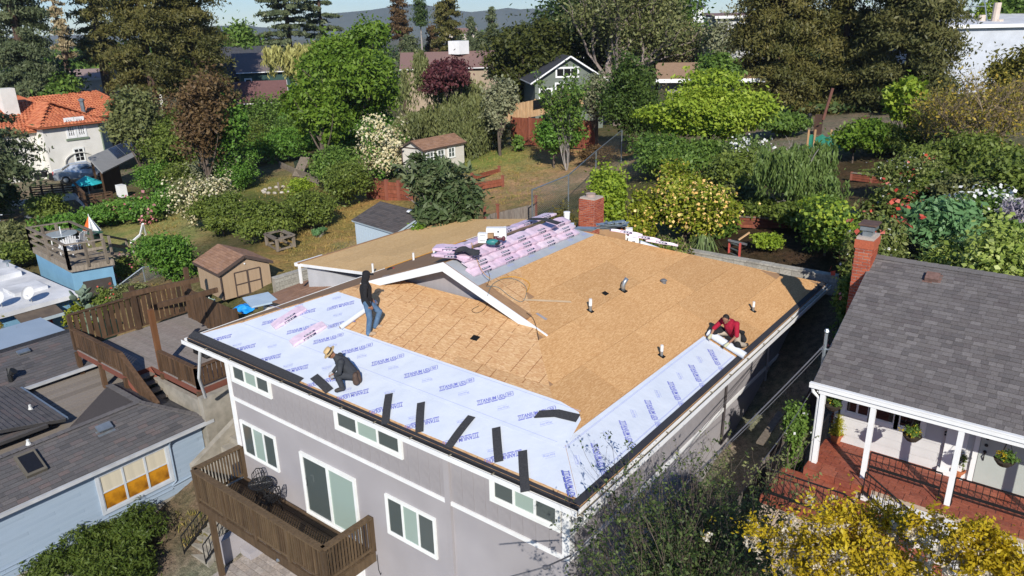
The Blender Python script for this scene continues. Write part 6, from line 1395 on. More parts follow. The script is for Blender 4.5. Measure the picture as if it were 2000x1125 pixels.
    plant('bare', 'tall feathery shrub behind the bushy terrace tree', S_, SH, 1108, 178, 30, D=50, n=6000, leaf=.22, levels=3, stems=9, first=.5, spread=.35, m=M['mid'], clump=.12, trunk=.03)
    plant('round', 'cream agave like plant on the rock pile by the back fence', S_, SH, 1160, 207, 17, base_py=224, n=900, leaf=.5, aspect=.18, m=M['cream'])
    plant('round', 'leafy sunflower like plant at the foot of the red fence', S_, SH, 1012, 268, 14, base_py=296, n=900, leaf=.26, m=M['mid'])
    plant('round', 'pale flowering shrub left of the green cottage door', S_, SH, 1165, 150, 32, D=56, pb=195, n=5000, leaf=.22, m=M['grey'])
    plant('round', 'dark green laurel rising behind the bright lime tree', T_, B, 1232, 114, 62, pb=285, base_py=298, n=26000, leaf=.22, m=laur, K=34, lobe=.28)
    plant('round', 'wide bright lime green tree right of the chain link fence', T_, B, 1372, 166, 134, pb=290, base_py=318, n=42000, leaf=.22, m=M['lime'], K=44, lobe=.24, clump=.08, depth=.6)
    plant('round', 'shaded lower foliage under the wide lime green tree', S_, SH, 1330, 270, 90, base_py=345, n=14000, leaf=.18, m=M['mid'], K=30)
    plant('round', 'brown dry shrubs along the upper chain link fence', S_, SH, 1165, 284, 40, base_py=320, n=6000, leaf=.14, m=M['brown'])
    plant('round', 'upright yellow green tree beside the brick chimney', T_, B, 1192, 304, 46, pb=450, D=27.5, n=17000, leaf=.14, m=M['lime'], K=30, lobe=.28, hole=.1)
    plant('round', 'brown green shrub left of the brick chimney', S_, SH, 1085, 388, 32, pb=435, D=25, n=4500, leaf=.11, m=nand)
    plant('round', 'mandarin tree loaded with pale orange fruit behind the roof', T_, B, 1342, 325, 90, pb=480, D=28, n=24000, leaf=.15, m=M['mand'], K=34, lobe=.28, extra=(('fruit','orange',1100,.105,.05),), trunk=.1)
    plant('round', 'smaller mandarin tree just right of the yellow green tree', T_, B, 1250, 360, 34, pb=465, D=27, n=7000, leaf=.13, m=M['mand'], extra=(('fruit','orange',160,.1,.05),))
    plant('bare', 'white flowering apple tree with arching grey twigs', T_, B, 1462, 235, 70, base_py=345, n=17000, leaf=.17, levels=4, stems=5, first=.3, spread=1.0, m=mulb, clump=.13, trunk=.06, extra=(('blossom','wht',520,.15,.2),))
    plant('weep', 'weeping mulberry with pale arching branches in the right garden', T_, B, 1565, 258, 98, pb=405, base_py=432, n=24000, leaf=.21, m=mulb, length=.75, bark=barkp, trunk=.14)
    plant('bare', 'pale arching branches over the weeping mulberry', T_, B, 1560, 250, 95, base_py=428, n=0, levels=4, stems=6, first=.34, spread=1.15, trunk=.05)
    plant('round', 'bright green shrub tree beside the green netting', S_, SH, 1665, 234, 46, pb=300, base_py=318, n=9000, leaf=.19, m=M['bright'], hole=.1)
    plant('round', 'dense green shrub above the far corner of the roof', S_, SH, 1612, 385, 60, base_py=500, n=18000, leaf=.12, m=M['mid'], K=32, lobe=.28, extra=(('leaf_tips','lime',1800,.12,.3),))
    plant('round', 'small yellow green shrub in the dark mulch', S_, SH, 1490, 452, 26, base_py=490, n=3500, leaf=.1, m=M['lime'])
    for px, pt, hw, py, lab in ((1372,458,34,506,'strappy agapanthus clump below the mandarin tree'),(1320,472,26,503,'second strappy clump left of the agapanthus')):
        p = hit(px, py); t = thing('strappy_plant', lab, 'plant', p); h = up(p, pt); r = hw*mpp(p); b = MB()
        for k in range(150):
            a = rnd.uniform(0, 6.28); q = V(math.cos(a), math.sin(a), 0); s = p+q*r*rnd.uniform(0,.5); L = r*rnd.uniform(.4,.9); w = V(-q.y,q.x,0)*.018; pr = [s, s+q*L*.35+Zv*h*rnd.uniform(.6,1), s+q*L+Zv*h*rnd.uniform(.2,.6)]
            b.add([pr[0]-w, pr[0]+w, pr[1]+w, pr[1]-w, pr[2]], [(0,1,2,3),(3,2,4)])
        b.build('leaf_clump', mat('agapanthus leaf', (.09,.14,.045), (.16,.2,.07), 3, .5), t, kind='stuff')
    plant('round', 'grey brown trailing rosemary at the roof edge', S_, SH, 1305, 468, 44, pb=500, D=24, n=5500, leaf=.13, m=M['tan'], aspect=.2, droop=.8, extra=(('leaf_tips','shrub',1500,.12),))
    # --- right hand garden
    for px, pt, hw, pb, D, lab in ((1712,455,50,540,22.5,'nearest rose bush with red blooms by the cottage chimney'),(1738,380,54,490,28,'middle rose bush with red and pink blooms along the dark path'),(1775,310,52,420,34,'farthest rose bush with white specks along the dark path')):
        plant('round', lab, S_, 'rose_bush', px, pt, hw, pb=pb, D=D, n=14000, leaf=.13, m=rosel, K=28, extra=(('blossom','rose',60,.17,.15),('pale_leaves','wht',140,.08,.1)))
    plant('round', 'big sage green shrub with felted leaves behind the cottage roof', S_, SH, 1858, 388, 62, pb=480, D=26, n=10000, leaf=.24, m=M['sage'], aspect=.45, K=28)
    plant('round', 'white daisy bush right of the sage shrub', S_, SH, 1925, 375, 50, pb=460, D=28, n=10000, leaf=.13, m=M['mid'], extra=(('blossom','wht',420,.12,.1),))
    plant('round', 'pale purple lavender clump at the right edge', S_, SH, 1978, 385, 26, pb=480, D=27, n=3500, leaf=.2, m=M['lav'], aspect=.2, droop=-.6)
    plant('round', 'dark evergreen under the twiggy tree at the right edge', S_, SH, 1955, 300, 66, pb=420, D=32, n=11000, leaf=.17, m=M['shrub'])
    for px, pt, hw, pb, D, lab in ((1838,462,58,545,21,'left half of the pale variegated hedge behind the cottage roof'),(1945,466,70,560,20.4,'right half of the pale variegated hedge behind the cottage roof')):
        plant('round', lab, H_, 'hedge_shrub', px, pt, hw, pb=pb, D=D, n=13000, leaf=.125, m=M['hedge'], aspect=.7, K=28)
    plant('round', 'dark leafy climber in the alley beside the cottage gable', S_, SH, 1662, 540, 22, pb=600, D=21, n=4000, leaf=.11, m=M['mid'], extra=(('blossom','pink',18,.12,.2),))
    plant('round', 'shaded shrub between alley fence and cottage porch', S_, SH, 1560, 770, 26, pb=850, D=15.5, n=5500, leaf=.085, m=M['mid'], extra=(('blossom','wht',14,.06,.2),))
    # --- foreground
    for px, pt, hw, py, lab in ((262,1015,56,1082,'right mound of juniper below the amber window'),(185,1040,62,1110,'middle mound of juniper below the amber window'),(90,1072,70,1150,'left mound of juniper at the bottom edge'),(240,1078,75,1150,'front mound of juniper at the bottom edge')):
        plant('round', lab, S_, 'juniper_bush', px, pt, hw, base_py=py, n=12000, leaf=.12, m=M['jun'], aspect=.3, K=26, clump=.1, lobe=.34)
    for px, pt, hw, D, n, lab in ((1350,905,40,10.4,6000,'tall leafy stems of the shrub against the side wall'),(1285,1070,50,9.0,9000,'dark loose shrub against the near corner of the side wall'),(1380,985,70,8.9,14000,'dense dark green shrub at the bottom between the houses'),(1330,965,45,9.8,8000,'middle shrub with upright sprays along the side wall'),(1470,905,45,11.2,7000,'grey green leafy stems beside the leaning fence board'),(1370,1075,90,8.4,13000,'low dark foliage at the bottom edge between the houses')):
        plant('bare', lab, S_, SH, px, pt, hw, D=D, n=n, leaf=.06, levels=3, stems=16, first=.40, spread=.42, m=priv if px != 1470 else M['olive'], clump=.10, trunk=.02, bark=bark)
    for px, pt, hw, py, key, lab in ((500,235,50,320,'shrub','shrub filling the slope below the thicket'),(575,215,45,300,'mid','green shrub under the left edge of the walnut tree'),(780,250,40,330,'ivy','leafy shrub left behind the potting shed'),(735,215,50,300,'ivy','dark ivy mound under the walnut trunk'),(855,205,50,290,'shrub','shrub between plum tree and pepper tree'),(470,300,40,372,'ivy','green shrub above the upper lawn'),(380,300,50,372,'shrub','shaded shrub below the dry branching tree'),(225,205,45,275,'mid','green shrub behind the carport posts'),(310,315,40,378,'ivy','leafy bush at the carport roof end'),(1290,250,60,330,'mid','shaded shrub behind the mandarin tree'),(1420,300,60,395,'shrub','shaded bush between lime tree and mandarin tree'),(1530,215,55,270,'mid','bush at the far end of the right garden'),(1730,250,40,300,'shrub','shrub beside the far end of the dark path'),(1800,225,50,285,'shrub','undergrowth below the right redwood'),(1440,180,40,235,'mid','green shrub in front of the tan flat roofed house'),(960,225,40,290,'olive','low shrub right behind the pepper tree'),(1040,165,45,215,'mid','shrubs above the cedar fence'),(1490,385,40,440,'shrub','low bush left of the mulberry trunk'),(1395,400,36,462,'mid','green shrub right of the mandarin tree'),(1985,430,40,520,'mid','leafy green bush at the right edge behind the pale hedge'),(1890,330,50,420,'olive','olive shrub between the twiggy tree and the sage shrub'),(1800,330,40,400,'shrub','green shrub right of the far rose bush'),(1550,390,50,452,'shrub','low leafy plants around the mulberry foot'),(1450,350,40,410,'olive','grey green bush below the apple tree')):
        plant('round', lab, S_, SH, px, pt, hw, base_py=py, n=10000, leaf=.22 if py < 320 else .16, m=M[key], K=26, lobe=.3)
vegetation()
def locust():
    """golden locust in the lower right corner, close to the camera: sprays of leaflets and hanging white blossom"""
    for lab, px, py, hw, hh, D, n in (('large golden locust tree with white blossom clusters at the bottom right', 1650, 1092, 300, 108, 8.2, 1150), ('second golden locust crown at the lower right corner', 1915, 1085, 140, 92, 7.8, 420)):
        d = ray(px, py); c = CAM+d*(D/math.hypot(d.x, d.y)); k = mpp(c); g = g1(c.x, c.y)
        t = thing('locust_tree', lab, 'tree', V(c.x, c.y, g)); r = np.array((hw*k, hw*k*.75, hh*k*1.15))
        cc, o, tn = lobes(n, r, 40, .24, .10, hole=.25, shell=.6); cc = cc*np.array((.95,.95,.95))+np.array(c)
        per = 15; j = np.repeat(np.arange(n), per); dv = _unit(rdir(n)+np.array((0,0,-.25))); s = np.tile(np.linspace(-.16,.16,per), n)
        side = _unit(np.cross(dv, rdir(n))); sg = np.tile(np.array([1,-1]*(per//2)+[1]), n)
        P = cc[j]+dv[j]*s[:,None]+side[j]*(sg*.035)[:,None]+RNG.normal(size=(n*per,3))*.012
        put(t, 'crown', leaf_mesh('crown', P, .055, G_['gold'], o[j], np.clip(tn[j]*.7+.3*RNG.random(n*per), 0, 1), .5, .1))
        m = int(n*.8); q = RNG.integers(0, n, m); per = 16; z = np.tile(np.linspace(0,-.15,per), m); P = cc[np.repeat(q,per)]+np.stack([RNG.normal(size=m*per)*.022, RNG.normal(size=m*per)*.022, z-.04], 1)
        put(t, 'blossom', leaf_mesh('blossom', P, .042, G_['locw'], None, None, .8, .5))
        b = MB(); base = V(c.x, c.y, g); limb(b, base, c-Zv*r[2]*.4, .09, .06, .05, 6, 7)
        for i in range(26): e = Vector(cc[RNG.integers(0, n)]); limb(b, c-Zv*r[2]*rnd.uniform(.3,.6), e, .025, .006, .12, 5, 5)
        b.build('trunk', mat('grey locust twigs', (.2,.17,.14), (.14,.115,.09), 6, .9), t)
locust()
# ---------------------------------------------------------------- underlayment, shingles and tools on the roof
under = mat('pale blue white underlayment', (.585,.62,.675), (.535,.575,.64), 1.6, .5, .9, 2.6, stretch=(1,1,1), detail=3)
underg = mat('grey underlayment', (.36,.38,.40), (.31,.33,.355), 2.5, .6, .25, 6)
ink = mat('violet blue print', (.115,.13,.46), (.16,.175,.52), 30, .6)
ink2 = mat('faint blue print', (.27,.31,.60), (.34,.38,.65), 30, .6)
TXT = {}
def text_mesh(s, size, sx=1., bold=0., shear=0., m=None):
    c = bpy.data.curves.new('lettering', 'FONT'); c.body = s; c.size = size; c.align_x = 'LEFT'; c.offset = bold; c.shear = shear; c.extrude = 0; c.resolution_u = 2
    o = bpy.data.objects.new('lettering', c); COL.objects.link(o); bpy.context.view_layer.update()
    me = bpy.data.meshes.new_from_object(o.evaluated_get(bpy.context.evaluated_depsgraph_get())); bpy.data.objects.remove(o)
    for v in me.vertices: v.co.x *= sx
    me.materials.clear(); me.materials.append(m or ink); return me
def join_rects(me, rects):
    import bmesh
    b = bmesh.new(); b.from_mesh(me)
    for x0_, y0_, x1_, y1_ in rects: b.faces.new([b.verts.new(p) for p in ((x0_,y0_,0),(x1_,y0_,0),(x1_,y1_,0),(x0_,y1_,0))])
    b.to_mesh(me); b.free(); return me
def prints():
    L = .60; me = text_mesh('TITANIUM UDL', .135, .62, .0035); w = max(v.co.x for v in me.vertices)
    for v in me.vertices: v.co.x *= L/w
    join_rects(me, [(0,-.024,L,-.014)]+[(i*.15+.004,-.048,i*.15+.13,-.03) for i in range(4)]); TXT['big'] = me
    s = .13; me = text_mesh('50', .1, .9, .003); 
    for v in me.vertices: v.co.x += .012; v.co.y += .012
    join_rects(me, [(-.012,-.022,s,-.01),(-.012,.1,s,.112),(-.022,-.01,-.01,.1),(s-.002,-.01,s+.01,.1)]); TXT['badge'] = me
    me = text_mesh('InterWrap', .075, .72, .001, .3, ink2); join_rects(me, [(0,-.03,.25,-.022),(0,.075,.2,.081)]); TXT['logo'] = me
prints()
def stamp(part, key, P, u, n):
    u = Vector(u).normalized(); n = Vector(n).normalized(); v = n.cross(u)
    link({'big': 'brand_print', 'badge': 'badge_print', 'logo': 'logo_print'}[key], TXT[key], P, part, basis=Matrix((u, v, n)).transposed().to_4x4())
def sheet(label, S, pts, h, m=None, lines=()):
    """one length of underlayment on a roof plane; S maps (along, up) to a point; slightly wavy surface"""
    poly = [Vector(S(a, s, h)) for a, s in pts]; n = (poly[1]-poly[0]).cross(poly[2]-poly[1]).normalized()
    if n.z < 0: n = -n
    b = MB(); b.prism([p-n*.003 for p in poly], n*.003)
    t = b.build('underlayment_sheet', m or under, None, label, 'underlayment')
    return t, n
def underlayment():
    F2 = math.sqrt(.5)
    along, upv = V(1,0,0), V(0,1,T).normalized()
    d = (along+upv*.9).normalized()
    # lower run along the front eave, print upside down
    t, n = sheet('lower run of printed pale underlayment along the front eave', Fs, [(-.5,.13),(11.5,.13),(10.68,1.02),(.45,1.02)], .004)
    for i in range(11):
        x = .62+1.04*i; 
        if x > 10.8: continue
        p = Fs(x, .86-.3*0+0, .008)-nF*0; stamp(t, 'big', Fs(x+.02, .58, .0065), -d, nF); stamp(t, 'badge', Fs(x-.42, .20, .0065), -d, nF); stamp(t, 'logo', Fs(x+.62, .80 if i % 2 else .46, .0065), -d, nF)
    b = MB()
    for s in (.97,1.005): b.prism([Fs(.45,s,.006),Fs(10.7,s,.006),Fs(10.7,s+.006,.006),Fs(.45,s+.006,.006)], nF*.0008)
    b.build('overlap_line', ink2, t)
    t, n = sheet('upper run of printed pale underlayment reaching the right hip', Fs, [(.42,.95),(10.66,.95),(10.69,1.15),(10.62,1.68),(10.48,1.83),(10.0,1.93),(3.4,1.93),(1.3,1.96)], .009)
    for i in range(9):
        x = 1.15+1.04*i
        stamp(t, 'big', Fs(x, 1.2, .0115), d, nF); stamp(t, 'badge', Fs(x+.46, 1.62, .0115), d, nF); stamp(t, 'logo', Fs(x+.5, 1.24, .0115), d, nF)
    b = MB()
    for s in (1.03,1.86): b.prism([Fs(.6,s,.0115),Fs(10.5,s,.0115),Fs(10.5,s+.007,.0115),Fs(.6,s+.007,.0115)], nF*.0008)
    b.build('overlap_line', ink2, t)
    t, n = sheet('short top run of underlayment still partly rolled by the standing worker', Fs, [(1.26,1.88),(3.52,1.88),(3.72,2.95),(2.25,2.98)], .014)
    for x, s in ((2.75,2.72),(3.35,2.2),(1.9,2.1)): stamp(t, 'big', Fs(x+.3, s+.1, .0165), -d, nF); stamp(t, 'badge', Fs(x-.14, s-.28, .0165), -d, nF); stamp(t, 'logo', Fs(x-.25, s+.14, .0165), -d, nF)
    a, c = Fs(3.56,1.86,.07), Fs(3.76,2.97,.07)
    b = MB(); b.tube([a, c], .065, 14); t = b.build('underlayment_roll', under, None, 'loose white roll end of underlayment beside the standing worker', 'underlayment roll', smooth=False)
    b = MB(); e = (a-c).normalized(); b.tube([a+e*.001, a+e*.006], .035, 12); b.build('core', mat('cardboard core', (.35,.24,.14)), t)
    # run up the right hand eave
    d = (V(0,-1,0)-V(-1,0,T).normalized()*1.1).normalized()
    t, n = sheet('long printed underlayment run up the right hand eave to the kneeling worker', Rs, [(-.5,.12),(6.36,.1),(6.4,1.06),(.44,1.1)], .006)
    for i in range(7):
        y = -.2+1.03*i
        stamp(t, 'big', Rs(y+.02, .72 if i else .66, .0085), d, nR); stamp(t, 'badge', Rs(y-.42, .23, .0085), d, nR) if i else None; stamp(t, 'logo', Rs(y+.5, .76, .0085), d, nR) if i < 6 else None
    b = MB()
    for s in (.2,.215,.97,.99): b.prism([Rs(.3,s,.008),Rs(6.3,s,.008),Rs(6.3,s+.006,.008),Rs(.3,s+.006,.008)], nR*.0008)
    b.build('overlap_line', ink2, t)
    a, c = Rs(6.47,.0,.1), Rs(6.50,1.02,.1)
    b = MB(); b.tube([a, c], .092, 18); t = b.build('underlayment_roll', under, None, 'full white roll of underlayment in the hands of the kneeling worker', 'underlayment roll')
    b = MB(); e = (c-a).normalized(); b.tube([c+e*.001, c+e*.02], .04, 12); b.tube([a-e*.02, a-e*.001], .04, 12); b.build('core', mat('cardboard core', (.35,.24,.14)), t)
    t, n = sheet('grey underlayment strip under the pink bundles along the ridge', Rs, [(2.85,5.42),(8.0,5.46),(7.35,6.5),(2.85,6.5)], .005, underg)
    for y in (3.3,4.2,5.1,6.0,6.9,7.6): stamp(t, 'logo', Rs(y, 5.62, .0075), V(0,1,0), nR)
underlayment()
dsh = mat('charcoal starter shingle', (.030,.030,.033), (.05,.05,.053), 40, .9, .4, 120)
def strip(label, S, n, a, c, w, h=.016, bend=None):
    pa, pc = S(*a, h), S(*c, h); d = (pc-pa); L = d.length; d.normalize(); x = n.cross(d); k = 6; vs = []
    for i in range(k+1):
        f = i/k; p = pa+d*L*f+n*(.006+(.02*math.sin(f*math.pi)))
        if bend: p += x*bend*math.sin(f*math.pi)
        for sx, hz in ((-1,0),(1,0),(1,.007),(-1,.007)): vs.append(p+x*sx*w/2+n*hz)
    b = MB(); b.add(vs, [(i*4+q, i*4+(q+1)%4, i*4+4+(q+1)%4, i*4+4+q) for i in range(k) for q in range(4)]+[(3,2,1,0),(k*4,k*4+1,k*4+2,k*4+3)])
    b.build('starter_strip', dsh, None, label, 'shingle strip', 'dark starter strips laid out along the front eave')
def strips():
    for lab, a, c, w in (('very long dark starter strip already set along the left half of the front eave', (-.62,.16), (4.02,.12), .2),
        ('short dark strip lying askew beside the boot of the crouching worker', (4.22,.36), (4.98,.17), .2),
        ('dark strip hanging over the eave at the right end of the middle upper window', (6.4,.66), (6.95,-.03), .17),
        ('dark strip second from left of the tilted row near the eave', (7.27,.75), (7.8,.1), .17),
        ('dark strip slanting the other way in the tilted row, pointing down left', (8.55,.88), (8.62,.04), .18),
        ('dark strip just right of the one slanting down left', (9.2,.84), (9.76,.18), .17),
        ('dark strip overhanging the right upper window near the corner', (10.02,.58), (10.6,-.16), .17)): strip(lab, Fs, nF, a, c, w)
    # bent piece over the hip
    b = MB(); q = [Fs(9.75,1.45,.02), Fs(10.1,1.62,.03), Fs(10.55,1.68,.02)]; w = .1; vs = []
    for p in q:
        vs += [p-V(0,1,T).normalized()*w+V(.02,0,0), p+V(0,1,T).normalized()*w, p+V(0,1,T).normalized()*w+nF*.008, p-V(0,1,T).normalized()*w+nF*.008]
    b.add(vs, [(i*4+k, i*4+(k+1)%4, i*4+4+(k+1)%4, i*4+4+k) for i in range(2) for k in range(4)]+[(3,2,1,0),(8,9,10,11)]); b.build('starter_strip', dsh, None, 'bent dark strip folded near the right hip above the tilted row', 'shingle strip')
strips()
pink = vmat('pink plastic wrap', [(.66,.49,.585),(.70,.545,.63),(.62,.45,.56),(.68,.56,.62)], .35, 9, .16, bump=.4, spec=.5)
navy = mat('navy label print', (.018,.018,.07), None, 3, .4); whitep = mat('white label print', (.75,.75,.78), None, 3, .4)
def bundle_mesh():
    b = MB(); L, W, H = .92, .32, .075; k = 6; vs = []
    for i in range(k+1):
        f = i/k-.5; e = 1-.10*(abs(f)*2)**6; hh = H*(1-.25*(abs(f)*2)**8)
        for y, z in ((-W/2*e,.0),(W/2*e,.0),(W/2*e*1.02,hh*.5),(W/2*e*.96,hh),(-W/2*e*.96,hh),(-W/2*e*1.02,hh*.5)): vs.append((f*L, y+.006*math.sin(i*2.1), z+.004*math.sin(i*1.7)))
    b.add(vs, [(i*6+q, i*6+(q+1)%6, i*6+6+(q+1)%6, i*6+6+q) for i in range(k) for q in range(6)]+[tuple(range(5,-1,-1)), tuple(range(k*6,k*6+6))])
    me = bpy.data.meshes.new('shingle_bundle'); me.from_pydata(b.v, [], b.f); me.materials.append(pink)
    l = MB(); l.box((-.02,-W/2-.003,H*.5), (.34,.006,H*.62)); l.box((.02,-W/2*.55,H+.002), (.30,.055,.004)); l.k = 1
    for x in (-.11,-.03,.05): l.box((x,-W/2-.0075,H*.5), (.05,.003,H*.22)); l.box((x+.03,-W/2*.55,H+.0055), (.06,.02,.003))
    ml = bpy.data.meshes.new('label'); ml.from_pydata(l.v, [], l.f); ml.materials.append(navy); ml.materials.append(whitep); ml.polygons.foreach_set('material_index', l.mi)
    return me, ml
BM, BL = bundle_mesh()
def bundle(P, u, n, label, group=None, jit=0):
    u = Vector(u).normalized(); n = Vector(n).normalized(); u = (u-n*u.dot(n)).normalized(); v = n.cross(u); Bm = Matrix((u, v, n)).transposed().to_4x4()
    if jit: Bm = Bm @ Matrix.Rotation(rnd.uniform(-jit, jit), 4, 'Z')
    o = link('shingle_bundle', BM, P, None, label, 'shingle bundle', group, basis=Bm)
    l = bpy.data.objects.new('label', BL); COL.objects.link(l); l.parent = o
ORD = ['nearest', 'second nearest', 'middle', 'second farthest', 'farthest']
def bundles():
    for a, c, lab in (((1.62,1.22),(1.85,2.12),'loose pink bundle lying nearest the left hip'), ((2.72,.95),(2.98,1.82),'loose pink bundle lying just behind the crouching worker')):
        pa, pc = Fs(*a,.016), Fs(*c,.016); bundle((pa+pc)/2, pa-pc if False else pc-pa, nF, lab)
    g = 'pink bundles stacked along the ridge'
    for i in range(5):
        y = 3.5+.9*i
        bundle(Rs(y, 5.86, .012), (0,1,0), nR, ORD[i]+' pink wrapped bundle of the lowest visible row of the ridge stack', g, .02)
        bundle(Rs(y+.05, 6.06, .09), (0,1,0), nR, ORD[i]+' pink wrapped bundle of the second row up of the ridge stack', g, .02)
        if i < 5: bundle(Rs(y, 6.24, .168), (0,1,0), V(.25,0,1), ORD[i]+' pink wrapped bundle of the row just below the crest of the ridge stack', g, .02)
        bundle(V(5.32, y+.05, RZ+.14), (0,1,0), V(-.1,0,1), ORD[i]+' pink wrapped bundle of the flat row on top of the ridge stack', g, .03)
        bundle(V(4.95, y+.1, RZ+.0), (0,1,0), nL, ORD[i]+' pink wrapped bundle of the row beyond the crest of the ridge stack', g, .03)
    bundle(V(5.55, 3.15, RZ+.1), (.9,.3,0), V(0,-.1,1), 'pink bundle lying crosswise behind the gablet peak', None); bundle(V(5.35, 3.3, RZ+.19), (.9,.35,0), V(0,-.1,1), 'upper crosswise pink bundle behind the gablet peak', None)
    for i in range(3): bundle(onp(1270,470+4*i,(0,9.6,1.4),(0,0,1))*0+V(7.0+.42*i, 8.9+.3*i, 1.86-.16*i), (1,.6,-.3), V(0,.3,1), ['left','middle','right'][i]+' pink wrapped bundle in the pile just over the back hip', 'pink bundles piled over the back hip', .1)
bundles()
def tube_thing(name, label, cat, pts, r, m, n=6):
    q = []
    P = [Vector(p) for p in pts]
    for i in range(len(P)-1):
        p0, p1, p2, p3 = P[max(i-1,0)], P[i], P[i+1], P[min(i+2,len(P)-1)]
        for k in range(5):
            t = k/5; q.append(.5*((2*p1)+(p2-p0)*t+(2*p0-5*p1+4*p2-p3)*t*t+(3*p1-p0-3*p2+p3)*t**3))
    q.append(P[-1]); b = MB(); b.tube(q, r, n); return b.build(name, m, None, label, cat)
def roof_clutter():
    yel = mat('orange yellow hose', (.55,.28,.03), None, 3, .5); blk = mat('black cable', (.012,.012,.012), None, 3, .5); grh = mat('grey green hose', (.13,.17,.16), None, 3, .5); cordo = mat('orange cord', (.62,.30,.05), None, 3, .5)
    Z = lambda pts, h=.014: [onR(*p)+nR*h for p in pts]
    tube_thing('air_hose', 'yellow hose looping below the pink bundles', 'hose', Z([(976,545),(1000,541),(1022,546),(1034,556),(1028,572)]), .010, yel)
    tube_thing('air_hose', 'grey green hose lying in a wide loop right of the gablet', 'hose', Z([(952,578),(962,556),(985,545),(1010,548),(1028,565),(1020,590),(996,580),(972,562),(950,560)]), .007, grh)
    tube_thing('cable', 'black cable hanging from the gablet tail down the right hip', 'cable', Z([(1028,612),(1040,622),(1047,640),(1052,665)]), .007, blk)
    tube_thing('air_hose', 'thin dark hose running down from the bundles to the sheathing', 'hose', Z([(928,490),(943,515),(956,540),(950,560)]), .006, blk)
    tube_thing('air_hose', 'thin orange hose running down over the pink bundles', 'hose', [p+nR*.2 for p in Z([(917,488),(924,512),(938,545),(955,560)])], .007, yel)
    tube_thing('cable', 'dark cable looped on the front slope below the gablet', 'cable', [onF(*p)+nF*.012 for p in ((946,575),(952,592),(944,606),(930,612),(922,606),(936,598))], .006, blk)
    tube_thing('cord', 'orange cord lying along the left side of the roof', 'cord', [V(x0+.25,y,lz(x0+.25)+.02) for y in (6.2,7.5,8.8,10.2)], .014, cordo)
    # ripped flashing strip near the hip
    b = MB(); a, c = onR(1022,588), onR(1116,592); d = (c-a).normalized(); b.prism([a+nR*.013, c+nR*.013, c+nR.cross(d)*.07+nR*.013, a+nR.cross(d)*.07+nR*.013], nR*.003); b.build('wood_strip', mat('pale wood strip', (.55,.41,.26), (.48,.34,.2), 5, .8), None, 'pale plywood strip patched across the sheathing by the right hip', 'wood strip')
    # cartons, tools on the bundles
    card = mat('brown cardboard', (.34,.21,.11), (.29,.175,.09), 4, .85); wcard = mat('white carton', (.78,.78,.76), None, 3, .6)
    def carton(name, label, px, py, z, w, d, h, m, az, marks=()):
        p = at(px, py, z); u = dirs(az); v = Zv.cross(u); b = MB(); b.box(p+Zv*h/2, (w,d,h), (u,v,Zv)); t = b.build(name, m, None, label, 'carton')
        for x, zz, ww, hh in marks: b = MB(); b.box(p+u*x-v*(d/2+.002)+Zv*zz, (ww,.003,hh), (u,v,Zv)); b.build('print', mat('dark print', (.05,.05,.06)), t)
        return t
    zt = RZ+.26
    p = at(960,470,zt); 
    carton('carton', 'large white carton with small dark print standing on the ridge stack', 970, 467, zt-.02, .5, .2, .3, wcard, 55, ((.05,.22,.04,.05),(-.02,.1,.18,.02)))
    carton('carton', 'small white carton standing left on the ridge stack', 944, 473, zt-.05, .24, .16, .24, wcard, 60, ((0,.19,.13,.012),(0,.06,.13,.012)))
    carton('carton', 'low brown carton between the two white ones', 957, 470, zt-.02, .2, .2, .2, card, 60)
    def tool(name, label, cat, px, py, z, parts):
        p = at(px, py, z); t = thing(name, label, cat, p); u = V(CR.x,CR.y,0).normalized(); v = Zv.cross(u)
        for nm, m, c, s in parts: b = MB(); b.ell(p+u*c[0]+v*c[1]+Zv*c[2], s, 10, 6, (u,v,Zv)); b.build(nm, m, t, smooth=True)
    teal = mat('teal tool body', (.03,.19,.19), None, 3, .4); dkp = mat('black plastic', (.02,.02,.022), None, 3, .5); mar = mat('maroon tool body', (.10,.03,.04), None, 3, .45)
    tool('nail_gun', 'teal and black circular saw lying on the pink bundles', 'power tool', 962, 478, zt-.03, (('body', teal, (0,0,.07), (.17,.09,.08)), ('guard', dkp, (.1,0,.05), (.1,.08,.06)), ('handle', dkp, (-.06,0,.13), (.09,.03,.04))))
    tool('nail_gun', 'maroon nail gun lying right of the teal saw', 'power tool', 976, 470, zt-.02, (('head', mar, (-.1,0,.05), (.06,.06,.07)), ('body', mar, (0,0,.05), (.1,.035,.035)), ('magazine', mar, (.1,0,.05), (.05,.06,.07))))
    tool('radio', 'black and red jobsite radio on the left slope', 'radio', 764, 534, lz(x0+1.0), (('case', dkp, (0,0,.1), (.13,.09,.1)), ('handle', mat('red handle', (.4,.03,.03)), (.09,0,.12), (.05,.07,.08))))
    # black felt thrown over the bundles
    b = MB(); p = at(912,487,RZ+.3); vs = []; u = V(CR.x,CR.y,0).normalized(); v = Zv.cross(u); k = 8
    for i in range(k):
        for j in range(6): vs.append(p+u*(i-3.5)*.085+v*(j-2.5)*.09+Zv*(.05*math.sin(i*.9)*math.cos(j*1.1)-.02*abs(i-3)))
    b.add(vs, [(i*6+j,(i+1)*6+j,(i+1)*6+j+1,i*6+j+1) for i in range(k-1) for j in range(5)]); b.build('roofing_felt', dsh, None, 'crumpled black felt with tools thrown over the near bundles', 'felt')
